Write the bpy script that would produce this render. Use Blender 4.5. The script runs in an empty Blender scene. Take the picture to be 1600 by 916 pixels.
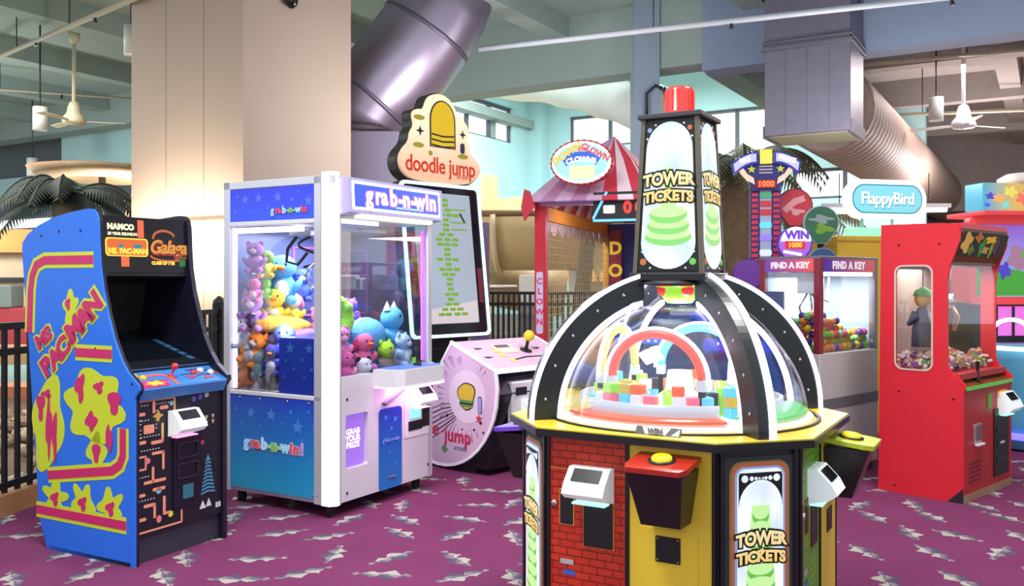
import bpy, bmesh, math, random
from mathutils import Matrix, Vector
from math import sin, cos, pi, radians, sqrt
random.seed(7)
SC = bpy.context.scene
COL = SC.collection

# ------------------------------------------------------------------ camera
cam_d = bpy.data.cameras.new('camera'); cam = bpy.data.objects.new('camera', cam_d); COL.objects.link(cam)
cam.location = (0, 0, 1.45); cam.rotation_euler = (pi / 2, 0, 0)
cam_d.sensor_width = 36; cam_d.lens = 36 * 1400 / 1600; cam_d.shift_y = -18 / 1600
cam_d.clip_start = .05; cam_d.clip_end = 200
SC.camera = cam
# ------------------------------------------------------------------ world, lights, exposure
W = bpy.data.worlds.new('daylight'); SC.world = W; W.use_nodes = True
W.node_tree.nodes['Background'].inputs[0].default_value = (.80, .90, 1, 1)
W.node_tree.nodes['Background'].inputs[1].default_value = 1.15
SC.view_settings.view_transform = 'Standard'; SC.view_settings.look = 'None'
SC.view_settings.exposure = 0.0; SC.view_settings.gamma = 1; SC.view_settings.use_curve_mapping = False
SC.cycles.max_bounces = 7; SC.cycles.diffuse_bounces = 3; SC.cycles.glossy_bounces = 3
SC.cycles.transparent_max_bounces = 16; SC.cycles.transmission_bounces = 4
SC.cycles.caustics_reflective = False; SC.cycles.caustics_refractive = False
SC.cycles.sample_clamp_indirect = 4

def light(name, kind, loc, energy, col=(1, 1, 1), size=1, rot=(0, 0, 0), parent=None, sy=None):
    d = bpy.data.lights.new(name, kind); d.energy = energy; d.color = col
    if kind == 'AREA':
        d.size = size
        if sy: d.shape = 'RECTANGLE'; d.size_y = sy
    else: d.shadow_soft_size = size
    o = bpy.data.objects.new(name, d); o.location = loc; o.rotation_euler = rot; COL.objects.link(o)
    if parent: o.parent = parent
    return o
light('ceiling_lamp_light', 'AREA', (-1.2, 2.6, 5.0), 230, (1, .95, .9), 1.3)
light('ceiling_lamp_light', 'AREA', (2.6, 4.2, 5.0), 210, (1, .95, .92), 1.3)
light('ceiling_lamp_light', 'AREA', (-7.5, 11, 4.6), 330, (1, .97, .88), 2.5)
light('ceiling_lamp_light', 'AREA', (7.5, 13, 4.6), 260, (1, .9, .85), 2.5)
light('ceiling_lamp_light', 'AREA', (1.5, 16.5, 5.9), 900, (.92, .98, 1), 4.5)

light('hall_fill_light', 'POINT', (-5.6, 12.6, 2.3), 300, (.95, 1, .97), .4)  # added point fills that brighten the ceiling; no lamp hangs there
light('hall_fill_light', 'POINT', (-9.5, 14.2, 2.6), 260, (.92, 1, 1), .4)
light('hall_fill_light', 'POINT', (3.6, 9.0, 2.6), 150, (.9, .94, 1), .4)
light('hall_fill_light', 'POINT', (8.2, 15.5, 2.8), 420, (1, .93, .9), .4)
light('hall_fill_light', 'POINT', (-.4, 9.6, 3.0), 170, (.95, .95, 1), .4)

# ------------------------------------------------------------------ materials
def lin(c):
    return tuple(((x / 255) / 12.92 if x / 255 <= .04045 else ((x / 255 + .055) / 1.055) ** 2.4) for x in c) + (1,)
MATS = {}
def mat(name, c, rough=.5, metal=0, emit=0, ec=None, nz=0, ns=8, bump=0, coat=0, spec=.5):
    if name in MATS: return MATS[name]
    m = bpy.data.materials.new(name); m.use_nodes = True; nt = m.node_tree; b = nt.nodes['Principled BSDF']
    b.inputs['Base Color'].default_value = lin(c) if emit < .5 else tuple(v * .3 for v in lin(c)[:3]) + (1,); b.inputs['Roughness'].default_value = rough
    b.inputs['Metallic'].default_value = metal; b.inputs['Specular IOR Level'].default_value = spec
    if coat: b.inputs['Coat Weight'].default_value = coat
    if emit:
        b.inputs['Emission Color'].default_value = lin(ec or c); b.inputs['Emission Strength'].default_value = emit
    if emit >= .5: nz = 0
    if nz or bump:
        tc = nt.nodes.new('ShaderNodeTexCoord'); n = nt.nodes.new('ShaderNodeTexNoise')
        n.inputs['Scale'].default_value = ns; n.inputs['Detail'].default_value = 4
        nt.links.new(tc.outputs['Object'], n.inputs['Vector'])
        if nz:
            mx = nt.nodes.new('ShaderNodeMixRGB'); l = lin(c)
            mx.inputs[1].default_value = tuple(v * (1 - nz) for v in l[:3]) + (1,)
            mx.inputs[2].default_value = tuple(min(1, v * (1 + nz)) for v in l[:3]) + (1,)
            nt.links.new(n.outputs['Fac'], mx.inputs[0]); nt.links.new(mx.outputs[0], b.inputs['Base Color'])
        if bump:
            bp = nt.nodes.new('ShaderNodeBump'); bp.inputs['Strength'].default_value = bump; bp.inputs['Distance'].default_value = .02
            nt.links.new(n.outputs['Fac'], bp.inputs['Height']); nt.links.new(bp.outputs[0], b.inputs['Normal'])
    MATS[name] = m
    return m
def clear(name, tint=(255, 255, 255), refl=.10, rough=.02):
    m = bpy.data.materials.new(name); m.use_nodes = True; nt = m.node_tree; nt.nodes.clear()
    o = nt.nodes.new('ShaderNodeOutputMaterial'); t = nt.nodes.new('ShaderNodeBsdfTransparent'); g = nt.nodes.new('ShaderNodeBsdfGlossy')
    x = nt.nodes.new('ShaderNodeMixShader'); lw = nt.nodes.new('ShaderNodeLayerWeight'); mu = nt.nodes.new('ShaderNodeMath')
    lw.inputs[0].default_value = .35; mu.operation = 'MULTIPLY_ADD'; mu.inputs[1].default_value = .6; mu.inputs[2].default_value = refl
    t.inputs[0].default_value = lin(tint); g.inputs['Roughness'].default_value = rough
    nt.links.new(lw.outputs['Facing'], mu.inputs[0]); nt.links.new(mu.outputs[0], x.inputs[0])
    mu.inputs[1].default_value = .22
    nt.links.new(t.outputs[0], x.inputs[1]); nt.links.new(g.outputs[0], x.inputs[2]); nt.links.new(x.outputs[0], o.inputs[0])
    return m
class NB:                                                           # tiny node-expression builder
    def __init__(s, m): s.nt = m.node_tree
    def n(s, t, **k):
        x = s.nt.nodes.new(t)
        for a, b in k.items(): setattr(x, a, b)
        return x
    def put(s, sock, v):
        if hasattr(v, 'is_linked') or hasattr(v, 'links'): s.nt.links.new(v, sock)
        else: sock.default_value = v
    def m(s, op, *a):
        x = s.n('ShaderNodeMath', operation=op)
        for i, v in enumerate(a): s.put(x.inputs[i], v)
        return x.outputs[0]
    def mix(s, f, a, b):
        x = s.n('ShaderNodeMixRGB'); s.put(x.inputs[0], f); s.put(x.inputs[1], a); s.put(x.inputs[2], b); return x.outputs[0]
def new_mat(name, rough=.6):
    m = bpy.data.materials.new(name); m.use_nodes = True; b = m.node_tree.nodes['Principled BSDF']; b.inputs['Roughness'].default_value = rough
    return m, NB(m), b
def carpet_mat():
    m, B, b = new_mat('plum_leaf_carpet', .95); b.inputs['Specular IOR Level'].default_value = .1
    tc = B.n('ShaderNodeTexCoord').outputs['Object']
    v = B.n('ShaderNodeTexVoronoi', voronoi_dimensions='2D'); v.inputs['Scale'].default_value = 1 / .36; v.inputs['Randomness'].default_value = .42
    B.put(v.inputs['Vector'], tc)
    sub = B.n('ShaderNodeVectorMath', operation='SUBTRACT'); B.put(sub.inputs[0], tc); B.put(sub.inputs[1], v.outputs['Position'])
    sx = B.n('ShaderNodeSeparateXYZ'); B.put(sx.inputs[0], sub.outputs[0]); dx, dy = sx.outputs[0], sx.outputs[1]
    sc = B.n('ShaderNodeSeparateColor'); B.put(sc.inputs[0], v.outputs['Color'])
    a = B.m('MULTIPLY', sc.outputs[0], 12.6); ca, sa = B.m('COSINE', a), B.m('SINE', a)
    nz = B.n('ShaderNodeTexNoise'); nz.inputs['Scale'].default_value = 30; B.put(nz.inputs['Vector'], tc)
    u = B.m('DIVIDE', B.m('ADD', B.m('MULTIPLY', dx, ca), B.m('MULTIPLY', dy, sa)), .165)
    w = B.m('SUBTRACT', B.m('MULTIPLY', dy, ca), B.m('MULTIPLY', dx, sa))
    w = B.m('ADD', w, B.m('MULTIPLY', B.m('SUBTRACT', nz.outputs['Fac'], .5), .05))
    aw = B.m('ABSOLUTE', w)
    saw = B.m('FRACT', B.m('ADD', B.m('MULTIPLY', u, 1.5), B.m('MULTIPLY', aw, 8.0)))
    env = B.m('MAXIMUM', B.m('SUBTRACT', 1.0, B.m('MULTIPLY', u, u)), 0.0)
    env = B.m('MULTIPLY', env, B.m('ADD', .62, B.m('MULTIPLY', u, .30)))
    wid = B.m('MULTIPLY', env, B.m('ADD', .035, B.m('MULTIPLY', saw, .075)))
    mask = B.m('GREATER_THAN', wid, aw)
    up = B.m('MULTIPLY_ADD', w, 22.0, .5)
    upc = B.m('MINIMUM', B.m('MAXIMUM', B.m('ADD', up, B.m('SUBTRACT', B.m('MULTIPLY', saw, .9), .45)), 0.0), 1.0)
    leaf = B.mix(upc, lin((88, 78, 100)), lin((172, 170, 160)))
    vein = B.m('LESS_THAN', aw, .0035)
    leaf = B.mix(vein, leaf, lin((104, 70, 104)))
    n2 = B.n('ShaderNodeTexNoise'); n2.inputs['Scale'].default_value = 420; B.put(n2.inputs['Vector'], tc)
    n3 = B.n('ShaderNodeTexNoise'); n3.inputs['Scale'].default_value = 2.2; B.put(n3.inputs['Vector'], tc)
    base = B.mix(n3.outputs['Fac'], lin((112, 50, 88)), lin((132, 64, 104)))
    base = B.mix(B.m('MULTIPLY', n2.outputs['Fac'], .35), base, lin((88, 38, 70)))
    B.put(b.inputs['Base Color'], B.mix(mask, base, leaf))
    bp = B.n('ShaderNodeBump'); bp.inputs['Strength'].default_value = .4; bp.inputs['Distance'].default_value = .004
    B.put(bp.inputs['Height'], n2.outputs['Fac']); B.put(b.inputs['Normal'], bp.outputs[0])
    return m
def grad_mat(name, c0, c1, z0, z1, emit=0, rough=.35, axis=2):
    m, B, b = new_mat(name, rough)
    tc = B.n('ShaderNodeTexCoord').outputs['Object']; s = B.n('ShaderNodeSeparateXYZ'); B.put(s.inputs[0], tc)
    t = B.m('MINIMUM', B.m('MAXIMUM', B.m('DIVIDE', B.m('SUBTRACT', s.outputs[axis], z0), z1 - z0), 0.0), 1.0)
    nz = B.n('ShaderNodeTexNoise'); nz.inputs['Scale'].default_value = 4; B.put(nz.inputs['Vector'], tc)
    t = B.m('MINIMUM', B.m('MAXIMUM', B.m('ADD', t, B.m('MULTIPLY', B.m('SUBTRACT', nz.outputs['Fac'], .5), .25)), 0.0), 1.0)
    c = B.mix(t, lin(c0), lin(c1)); B.put(b.inputs['Base Color'], c if emit < .5 else B.mix(.7, c, (0, 0, 0, 1)))
    if emit: B.put(b.inputs['Emission Color'], c); b.inputs['Emission Strength'].default_value = emit
    return m
def stone_lit(name, c0, c1, emit, ns=7):
    m, B, b = new_mat(name, .3)
    nz = B.n('ShaderNodeTexNoise'); nz.inputs['Scale'].default_value = ns; nz.inputs['Detail'].default_value = 5; B.put(nz.inputs['Vector'], B.n('ShaderNodeTexCoord').outputs['Object'])
    t = B.m('MINIMUM', B.m('MAXIMUM', B.m('MULTIPLY_ADD', nz.outputs['Fac'], 2.6, -.8), 0.0), 1.0); c = B.mix(t, lin(c0), lin(c1))
    B.put(b.inputs['Base Color'], B.mix(.75, c, (0, 0, 0, 1))); B.put(b.inputs['Emission Color'], c); b.inputs['Emission Strength'].default_value = emit
    return m
def brick_print(name, c1, c2, mortar):
    m, B, b = new_mat(name, .45)
    tc = B.n('ShaderNodeTexCoord').outputs['Object']; s = B.n('ShaderNodeSeparateXYZ'); B.put(s.inputs[0], tc)
    cx = B.n('ShaderNodeCombineXYZ'); B.put(cx.inputs[0], B.m('ADD', s.outputs[0], s.outputs[1])); B.put(cx.inputs[1], s.outputs[2])
    br = B.n('ShaderNodeTexBrick'); br.inputs['Scale'].default_value = 1; br.inputs['Brick Width'].default_value = .062
    br.inputs['Row Height'].default_value = .028; br.inputs['Mortar Size'].default_value = .0035; br.inputs['Mortar Smooth'].default_value = .6
    br.inputs['Color1'].default_value = lin(c1); br.inputs['Color2'].default_value = lin(c2); br.inputs['Mortar'].default_value = lin(mortar)
    B.put(br.inputs['Vector'], cx.outputs[0])
    nz = B.n('ShaderNodeTexNoise'); nz.inputs['Scale'].default_value = 40; B.put(nz.inputs['Vector'], tc)
    B.put(b.inputs['Base Color'], B.mix(B.m('MULTIPLY', nz.outputs['Fac'], .3), br.outputs[0], lin(mortar)))
    return m
def mesh_net(name, c): return mat(name, c, .6)

# ------------------------------------------------------------------ geometry
STUFF_N = set('maze_dots insect_prints panel_screw side_bolt ray_print swoosh_print sign_bulb net rib_bolt plate_screw panel_bolt lens_fluting hanger_wire bezel_print hanger'.split())
class G:
    def __init__(s): s.v = []; s.f = []; s.s = []; s.m = None
    def add(s, v, f, sm=False):
        k = len(s.v)
        if s.m is not None: v = [tuple(s.m @ Vector(p)) for p in v]
        s.v += v; s.f += [tuple(i + k for i in q) for q in f]; s.s += [sm] * len(f); return s
    def box(s, x0, x1, y0, y1, z0, z1, b=0):
        if x1 < x0: x0, x1 = x1, x0
        if y1 < y0: y0, y1 = y1, y0
        if z1 < z0: z0, z1 = z1, z0
        if not b:
            v = [(x, y, z) for z in (z0, z1) for x, y in ((x0, y0), (x1, y0), (x1, y1), (x0, y1))]
            return s.add(v, [(3, 2, 1, 0), (4, 5, 6, 7), (0, 1, 5, 4), (1, 2, 6, 5), (2, 3, 7, 6), (3, 0, 4, 7)])
        b = min(b, (x1 - x0) * .45, (y1 - y0) * .45, (z1 - z0) * .45)
        X, Y, Z = (x0, x1), (y0, y1), (z0, z1); v = []; I = {}
        for i in (0, 1):
            for j in (0, 1):
                for k in (0, 1):
                    p = (X[i], Y[j], Z[k]); d = (b if i == 0 else -b, b if j == 0 else -b, b if k == 0 else -b)
                    for a in range(3):
                        I[i, j, k, a] = len(v); v.append(tuple(p[q] + (0 if q == a else d[q]) for q in range(3)))
        f = []
        for a in range(3):
            for e in (0, 1):
                o = [q for q in range(3) if q != a]; q4 = []
                for (r, t) in ((0, 0), (1, 0), (1, 1), (0, 1)):
                    c = [0, 0, 0]; c[a] = e; c[o[0]] = r; c[o[1]] = t; q4.append(I[c[0], c[1], c[2], a])
                if (e == 0) != (a == 1): q4 = q4[::-1]
                f.append(tuple(q4))
        for a in range(3):
            o = [q for q in range(3) if q != a]
            for r in (0, 1):
                for t in (0, 1):
                    c0 = [0, 0, 0]; c0[o[0]] = r; c0[o[1]] = t; c1 = list(c0); c1[a] = 1
                    f.append((I[(*c0, o[0])], I[(*c1, o[0])], I[(*c1, o[1])], I[(*c0, o[1])]))
        for i in (0, 1):
            for j in (0, 1):
                for k in (0, 1): f.append((I[i, j, k, 0], I[i, j, k, 1], I[i, j, k, 2]))
        return s.add(v, f)
    def prism(s, pts, ax, lo, hi, holes=(), sm=False):
        mp = {'x': lambda a, b, t: (t, a, b), 'y': lambda a, b, t: (a, t, b), 'z': lambda a, b, t: (a, b, t)}[ax]
        loops = [list(pts)] + [list(h) for h in holes]
        if not holes:
            n = len(pts); v = [mp(a, b, lo) for a, b in pts] + [mp(a, b, hi) for a, b in pts]
            k = len(s.v)
            s.add(v, [tuple(range(n)), tuple(range(2 * n - 1, n - 1, -1))])
            s.f += [(k + i, k + (i + 1) % n, k + n + (i + 1) % n, k + n + i) for i in range(n)]; s.s += [sm] * n
            return s
        bm = bmesh.new(); ed = []
        for lp in loops:
            vs = [bm.verts.new((a, b, 0)) for a, b in lp]
            ed += [bm.edges.new((vs[i], vs[(i + 1) % len(vs)])) for i in range(len(vs))]
        bmesh.ops.triangle_fill(bm, use_beauty=True, use_dissolve=False, edges=ed)
        bm.verts.index_update(); fl = [tuple(x.index for x in q.verts) for q in bm.faces]; n = len(bm.verts)
        P = [(x.co.x, x.co.y) for x in bm.verts]; bm.free()
        v = [mp(a, b, lo) for a, b in P] + [mp(a, b, hi) for a, b in P]
        f = fl + [tuple(i + n for i in q[::-1]) for q in fl]; o = 0
        for lp in loops:
            L = len(lp); f += [(o + i, o + (i + 1) % L, n + o + (i + 1) % L, n + o + i) for i in range(L)]; o += L
        return s.add(v, f)
    def tube(s, path, r, n=8, closed=False, cap=True, sm=True):
        P = [Vector(p) for p in path]; m = len(P); R = r if isinstance(r, (list, tuple)) else [r] * m
        T = []
        for i in range(m):
            a = P[(i - 1) % m] if (closed or i) else P[0]; b = P[(i + 1) % m] if (closed or i < m - 1) else P[-1]
            t = b - a; T.append(t.normalized() if t.length > 1e-9 else Vector((0, 0, 1)))
        u = T[0].orthogonal().normalized(); v = []
        for i in range(m):
            u = (u - T[i] * u.dot(T[i])); u = u.normalized() if u.length > 1e-6 else T[i].orthogonal().normalized()
            w = T[i].cross(u)
            for k in range(n):
                a = 2 * pi * (k + .5) / n; v.append(tuple(P[i] + (u * cos(a) + w * sin(a)) * R[i]))
        f = []
        for i in range(m if closed else m - 1):
            for k in range(n):
                a, b = i * n, ((i + 1) % m) * n; f.append((a + k, a + (k + 1) % n, b + (k + 1) % n, b + k))
        k0 = len(s.v); s.add(v, f, sm)
        if cap and not closed:
            s.f += [tuple(k0 + k for k in range(n))[::-1], tuple(k0 + (m - 1) * n + k for k in range(n))]; s.s += [False, False]
        return s
    def lathe(s, prof, c=(0, 0, 0), n=24, a0=0, a1=2 * pi, sm=True):
        full = abs(a1 - a0 - 2 * pi) < 1e-6; k = n if full else n + 1; v = []
        for r, z in prof:
            for i in range(k):
                a = a0 + (a1 - a0) * i / n; v.append((c[0] + r * cos(a), c[1] + r * sin(a), c[2] + z))
        f = []
        for j in range(len(prof) - 1):
            for i in range(n):
                i2 = (i + 1) % k; f.append((j * k + i, j * k + i2, (j + 1) * k + i2, (j + 1) * k + i))
        return s.add(v, f, sm)
    def cyl(s, x, y, z0, z1, r, n=16, r2=None):
        r2 = r if r2 is None else r2
        return s.lathe([(1e-4, z0), (r, z0)], (x, y, 0), n, sm=False).lathe([(r, z0), (r2, z1)], (x, y, 0), n).lathe([(r2, z1), (1e-4, z1)], (x, y, 0), n, sm=False)
    def ell(s, c, r, rot=None, nu=14, nv=9):
        v = []; f = []
        for j in range(nv + 1):
            t = pi * j / nv
            for i in range(nu):
                a = 2 * pi * i / nu; p = Vector((r[0] * sin(t) * cos(a), r[1] * sin(t) * sin(a), r[2] * cos(t)))
                if rot is not None: p = rot @ p
                v.append((c[0] + p.x, c[1] + p.y, c[2] + p.z))
        for j in range(nv):
            for i in range(nu): f.append((j * nu + i, (j + 1) * nu + i, (j + 1) * nu + (i + 1) % nu, j * nu + (i + 1) % nu))
        return s.add(v, f, True)
    def quad(s, a, b, c, d): return s.add([a, b, c, d], [(0, 1, 2, 3)])
    def out(s, name, m, parent=None, label=None):
        me = bpy.data.meshes.new(name); me.from_pydata(s.v, [], s.f); me.polygons.foreach_set('use_smooth', s.s)
        me.update()
        bm = bmesh.new(); bm.from_mesh(me); bmesh.ops.recalc_face_normals(bm, faces=bm.faces); bm.to_mesh(me); bm.free()
        me.materials.append(m); o = bpy.data.objects.new(name, me); COL.objects.link(o)
        if parent is not None: o.parent = parent
        if label: o['label'] = label
        if name in STUFF_N: o['kind'] = 'stuff'
        return o
def each(name, m, parent, polys, ax, lo, hi, M=None):
    for p in polys:
        g = G(); g.m = M; g.prism(p, ax, lo, hi); g.out(name, m, parent)
def tag(o, label, cat, group=None, kind=None):
    if label: o['label'] = label
    if cat: o['category'] = cat
    if group: o['group'] = group
    if kind: o['kind'] = kind
    return o
def thing(name, label, cat, loc=(0, 0, 0), rot=0, group=None):
    o = bpy.data.objects.new(name, None); o.location = loc; o.rotation_euler = (0, 0, radians(rot)); o.empty_display_size = .1
    COL.objects.link(o); return tag(o, label, cat, group)
def struct(o): o['kind'] = 'structure'; return o
def dup(root, loc, rot, label, group=None, scale=None):
    r = root.copy(); COL.objects.link(r); r.location = loc; r.rotation_euler = rot; r['label'] = label
    if group: r['group'] = group
    if scale: r.scale = scale
    for ch in list(root.children):
        c = ch.copy(); COL.objects.link(c); c.parent = r
        for g in ch.children:
            d = g.copy(); COL.objects.link(d); d.parent = c
    return r
def FR(x, y, z, tilt=0): return Matrix.Translation((x, y, z)) @ Matrix.Rotation(tilt, 4, 'X') @ Matrix(((1, 0, 0, 0), (0, 0, -1, 0), (0, 1, 0, 0), (0, 0, 0, 1)))
def LS(x, y, z): return Matrix(((0, 0, -1, x), (-1, 0, 0, y), (0, 1, 0, z), (0, 0, 0, 1)))
def RZ(m, a): return m @ Matrix.Rotation(radians(a), 4, 'Z')
def rrect(cx, cy, w, h, r, n=5):
    p = []
    for (sx, sy, a0) in ((1, 1, 0), (-1, 1, 90), (-1, -1, 180), (1, -1, 270)):
        for i in range(n + 1):
            a = radians(a0 + 90 * i / n); p.append((cx + sx * (w / 2 - r) + r * cos(a), cy + sy * (h / 2 - r) + r * sin(a)))
    return p
def oval(cx, cy, rx, ry, n=28, a0=0, a1=360):
    k = n if a1 - a0 >= 360 else n + 1
    return [(cx + rx * cos(radians(a0 + (a1 - a0) * i / n)), cy + ry * sin(radians(a0 + (a1 - a0) * i / n))) for i in range(k)]
def star(cx, cy, r1, r2, n=5, ph=90):
    return [(cx + (r1 if i % 2 == 0 else r2) * cos(radians(ph + 180 * i / n)), cy + (r1 if i % 2 == 0 else r2) * sin(radians(ph + 180 * i / n))) for i in range(2 * n)]
def blob(cx, cy, rx, ry, lobes, amp, ph=0, n=48, rot=0):
    p = []
    for i in range(n):
        a = 2 * pi * i / n; k = 1 + amp * sin(lobes * a + ph) + amp * .4 * sin((lobes + 2) * a + 2.1 * ph)
        x, y = rx * k * cos(a), ry * k * sin(a); c, s = cos(rot), sin(rot); p.append((cx + x * c - y * s, cy + x * s + y * c))
    return p
def ribbon(path, w):
    L = []; R = []
    for i, p in enumerate(path):
        a = Vector(path[max(0, i - 1)]); b = Vector(path[min(len(path) - 1, i + 1)]); q = Vector(p)
        d1 = (q - a).normalized() if i else (b - q).normalized(); d2 = (b - q).normalized() if i < len(path) - 1 else d1
        nrm = (Vector((-d1.y, d1.x)) + Vector((-d2.y, d2.x))); nrm.normalize(); k = w / 2 / max(.35, nrm.dot(Vector((-d1.y, d1.x))))
        L.append(tuple(q + nrm * k)); R.append(tuple(q - nrm * k))
    return L + R[::-1]
TXT = {}
def txt(name, s, m, parent, M, size, ext=.001, off=0, sp=1, shear=0, sx=1, warp=None, align='CENTER', label=None):
    c = bpy.data.curves.new('lettering', 'FONT'); c.body = s; c.size = size; c.extrude = ext; c.offset = off; c.align_x = align; c.align_y = 'CENTER'
    c.resolution_u = 3; c.space_character = sp; c.shear = shear
    t = bpy.data.objects.new('lettering', c); me = bpy.data.meshes.new_from_object(t); bpy.data.objects.remove(t)
    for v in me.vertices:
        x, y, z = v.co; x *= sx
        if warp: x, y = warp(x, y)
        v.co = M @ Vector((x, y, z))
    me.name = name; me.materials.clear(); me.materials.append(m); me.update()
    o = bpy.data.objects.new(name, me); COL.objects.link(o)
    if parent is not None: o.parent = parent
    if label: o['label'] = label
    return o
# shared materials
BLACK = mat('black_laminate', (22, 22, 26), .45, nz=.1); DARK = mat('dark_plastic', (34, 34, 40), .4)
WHITE = mat('white_powder_coat', (226, 224, 228), .35, nz=.03); CHROME = mat('chrome', (210, 212, 216), .18, 1)
ALU = mat('aluminium_extrusion', (214, 214, 222), .3, .35); RUBBER = mat('black_rubber', (18, 18, 18), .8)
LEDW = mat('white_led_strip', (255, 255, 255), emit=3.2, ec=(240, 238, 255)); LEDP = mat('violet_white_led_strip', (255, 255, 255), emit=2.4, ec=(244, 222, 255))
LEDC = mat('cyan_white_led_strip', (255, 255, 255), emit=2.2, ec=(205, 248, 252)); LEDPK = mat('pink_led_strip', (255, 255, 255), emit=2.2, ec=(255, 180, 245))
LEDV = mat('purple_neon_strip', (230, 120, 255), emit=1.6, ec=(214, 120, 255))
SCREEN = mat('dark_screen_glass', (14, 18, 24), .25, spec=.25); GLASS = clear('clear_glass', (246, 248, 250), .05)
ACRYL = clear('clear_acrylic', (250, 250, 255), .03); READER = mat('white_reader_shell', (236, 240, 240), .3, emit=.25, ec=(225, 245, 245))
def reader(par, x, z, w=.15, y=0, led=(120, 255, 200), M=None, mn=''):
    """illuminated card reader on a front panel, wedge shell with sloping screen"""
    g = G(); g.m = M; h = w * .78
    prof = [(y, z - h / 2), (y - .075, z - h / 2 + .02), (y - .105, z - h * .18), (y - .085, z + h * .1), (y - .035, z + h / 2), (y, z + h / 2)]
    g.prism(prof, 'x', x - w / 2, x + w / 2)
    r = g.out('card_reader', READER, par, 'glowing white card reader with a small dark screen')
    a = Vector((y - .085, z + h * .1)); b = Vector((y - .035, z + h / 2)); n = Vector((-(b - a).y, (b - a).x)).normalized()
    if n.x > 0: n = -n
    p0 = a + (b - a) * .12 + n * .002; p1 = a + (b - a) * .88 + n * .002
    g = G(); g.m = M; q = w * .34; e = n * .003
    v = [(x - q, *p0), (x + q, *p0), (x + q, *p1), (x - q, *p1)]; v2 = [(c[0], c[1] + e.x, c[2] + e.y) for c in v]
    g.add(v + v2, [(0, 1, 2, 3), (7, 6, 5, 4), (0, 1, 5, 4), (1, 2, 6, 5), (2, 3, 7, 6), (3, 0, 4, 7)]); g.out('reader_screen', SCREEN, r)
    g = G(); g.m = M; g.box(x - w * .4, x + w * .4, y - .05, y - .005, z - h / 2 - .007, z - h / 2 - .001)
    g.out('reader_light', mat('reader_glow_%d_%d_%d' % led, led, emit=1.8), r)
    return r
# ================================================================== the setting
g_ = Vector((.515, .857)); h_ = Vector((-.857, .515))               # the building's grid
def gp(a, p, z): q = g_ * a + h_ * p; return (q.x, q.y, z)
def gbox(G_, a0, a1, p0, p1, z0, z1):
    v = [gp(a, p, z) for z in (z0, z1) for a, p in ((a0, p0), (a1, p0), (a1, p1), (a0, p1))]
    return G_.add(v, [(3, 2, 1, 0), (4, 5, 6, 7), (0, 1, 5, 4), (1, 2, 6, 5), (2, 3, 7, 6), (3, 0, 4, 7)])
FX = lambda y: -3.15 + (y - 5.45) * .142                            # the fence line on the left
o = G().prism([(FX(-3), -3), (12, -3), (12, 13.2), (-1.2, 13.2), (-1.5, 10.2), (FX(8.7), 8.7)], 'z', -.05, 0).out('floor', carpet_mat()); struct(o)
DECK = mat('tan_pool_deck', (176, 150, 118), .9, nz=.25, ns=1.5)
o = G().box(-30, 30, -4, 34, -.3, -.06).out('floor_deck', DECK); struct(o)
CEIL = mat('painted_concrete_ceiling', (150, 166, 160), .9, nz=.12, ns=1.2); BEAM = mat('pale_blue_tinted_beam', (136, 152, 178), .85, nz=.08, ns=1.5)  # beam colour: pale blue paint with the purple-blue LED tint put in
BROWN = mat('brown_grey_ceiling_paint', (150, 140, 138), .9, nz=.12)
TEAL = mat('pale_aqua_wall_paint', (178, 216, 218), .85, nz=.06, ns=.8)
TEALC = mat('pale_aqua_ceiling_paint', (196, 226, 224), .85, nz=.05)
c = G(); gbox(c, 4.5, 11.6, -14, 24, 5.2, 5.4); o = c.out('ceiling', CEIL); struct(o)
c = G(); gbox(c, 11.6, 32, 10.9, 24, 5.2, 5.4); o = c.out('ceiling_left_hall', CEIL); struct(o)
c = G(); gbox(c, 11.6, 32, -16, 4, 5.2, 5.4); o = c.out('ceiling_right_hall', BROWN); struct(o)
c = G(); gbox(c, 11.6, 24, 3.9, 11, 6.6, 6.8); o = c.out('ceiling_atrium', TEALC); struct(o)
for i, p in enumerate((-8, -5.2, -2.4, .4, 3.2, 6, 8.8, 11.4, 13.9, 16.4, 18.9, 21.4)):
    c = G(); gbox(c, 4.8, 11.3, p - .16, p + .16, 4.9, 5.2); o = c.out('trim_joist', CEIL); struct(o)
for i, p in enumerate((13.9, 16.4, 18.9, 21.4)):
    c = G(); gbox(c, 11.6, 30, p - .16, p + .16, 4.9, 5.2); o = c.out('trim_joist', CEIL); struct(o)
for i, p in enumerate((-11, -8, -5.2, -2.4, .6)):
    c = G(); gbox(c, 11.9, 30, p - .16, p + .16, 4.85, 5.2); o = c.out('trim_joist', BROWN); struct(o)
for a in (14.4, 17.6, 21): 
    c = G(); gbox(c, a, a + .3, 11.2, 24, 4.75, 5.2); o = c.out('trim_cross_beam', CEIL); struct(o)
for a in (14.6, 18, 22):
    c = G(); gbox(c, a, a + .3, -14, 3.4, 4.7, 5.2); o = c.out('trim_cross_beam', BROWN); struct(o)
c = G(); gbox(c, 11.3, 11.75, 3.9, 11.2, 4.3, 5.2); o = c.out('trim_main_beam', CEIL); struct(o)
c = G(); gbox(c, 11.3, 11.75, -14, 3.9, 4.2, 5.2); o = c.out('trim_main_beam_right', BEAM); struct(o)
c = G(); gbox(c, 11.3, 11.75, 11.2, 24, 4.6, 5.2); o = c.out('trim_main_beam_left', CEIL); struct(o)
c = G(); gbox(c, 11.75, 24, 3.6, 4.0, 4.25, 6.8); o = c.out('trim_atrium_edge_beam', mat('grey_green_beam_paint', (132, 152, 150), .9, nz=.1)); struct(o)
c = G(); gbox(c, 11.75, 15.5, 10.9, 11.2, 4.6, 6.8); o = c.out('trim_atrium_left_beam', TEAL); struct(o)
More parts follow.
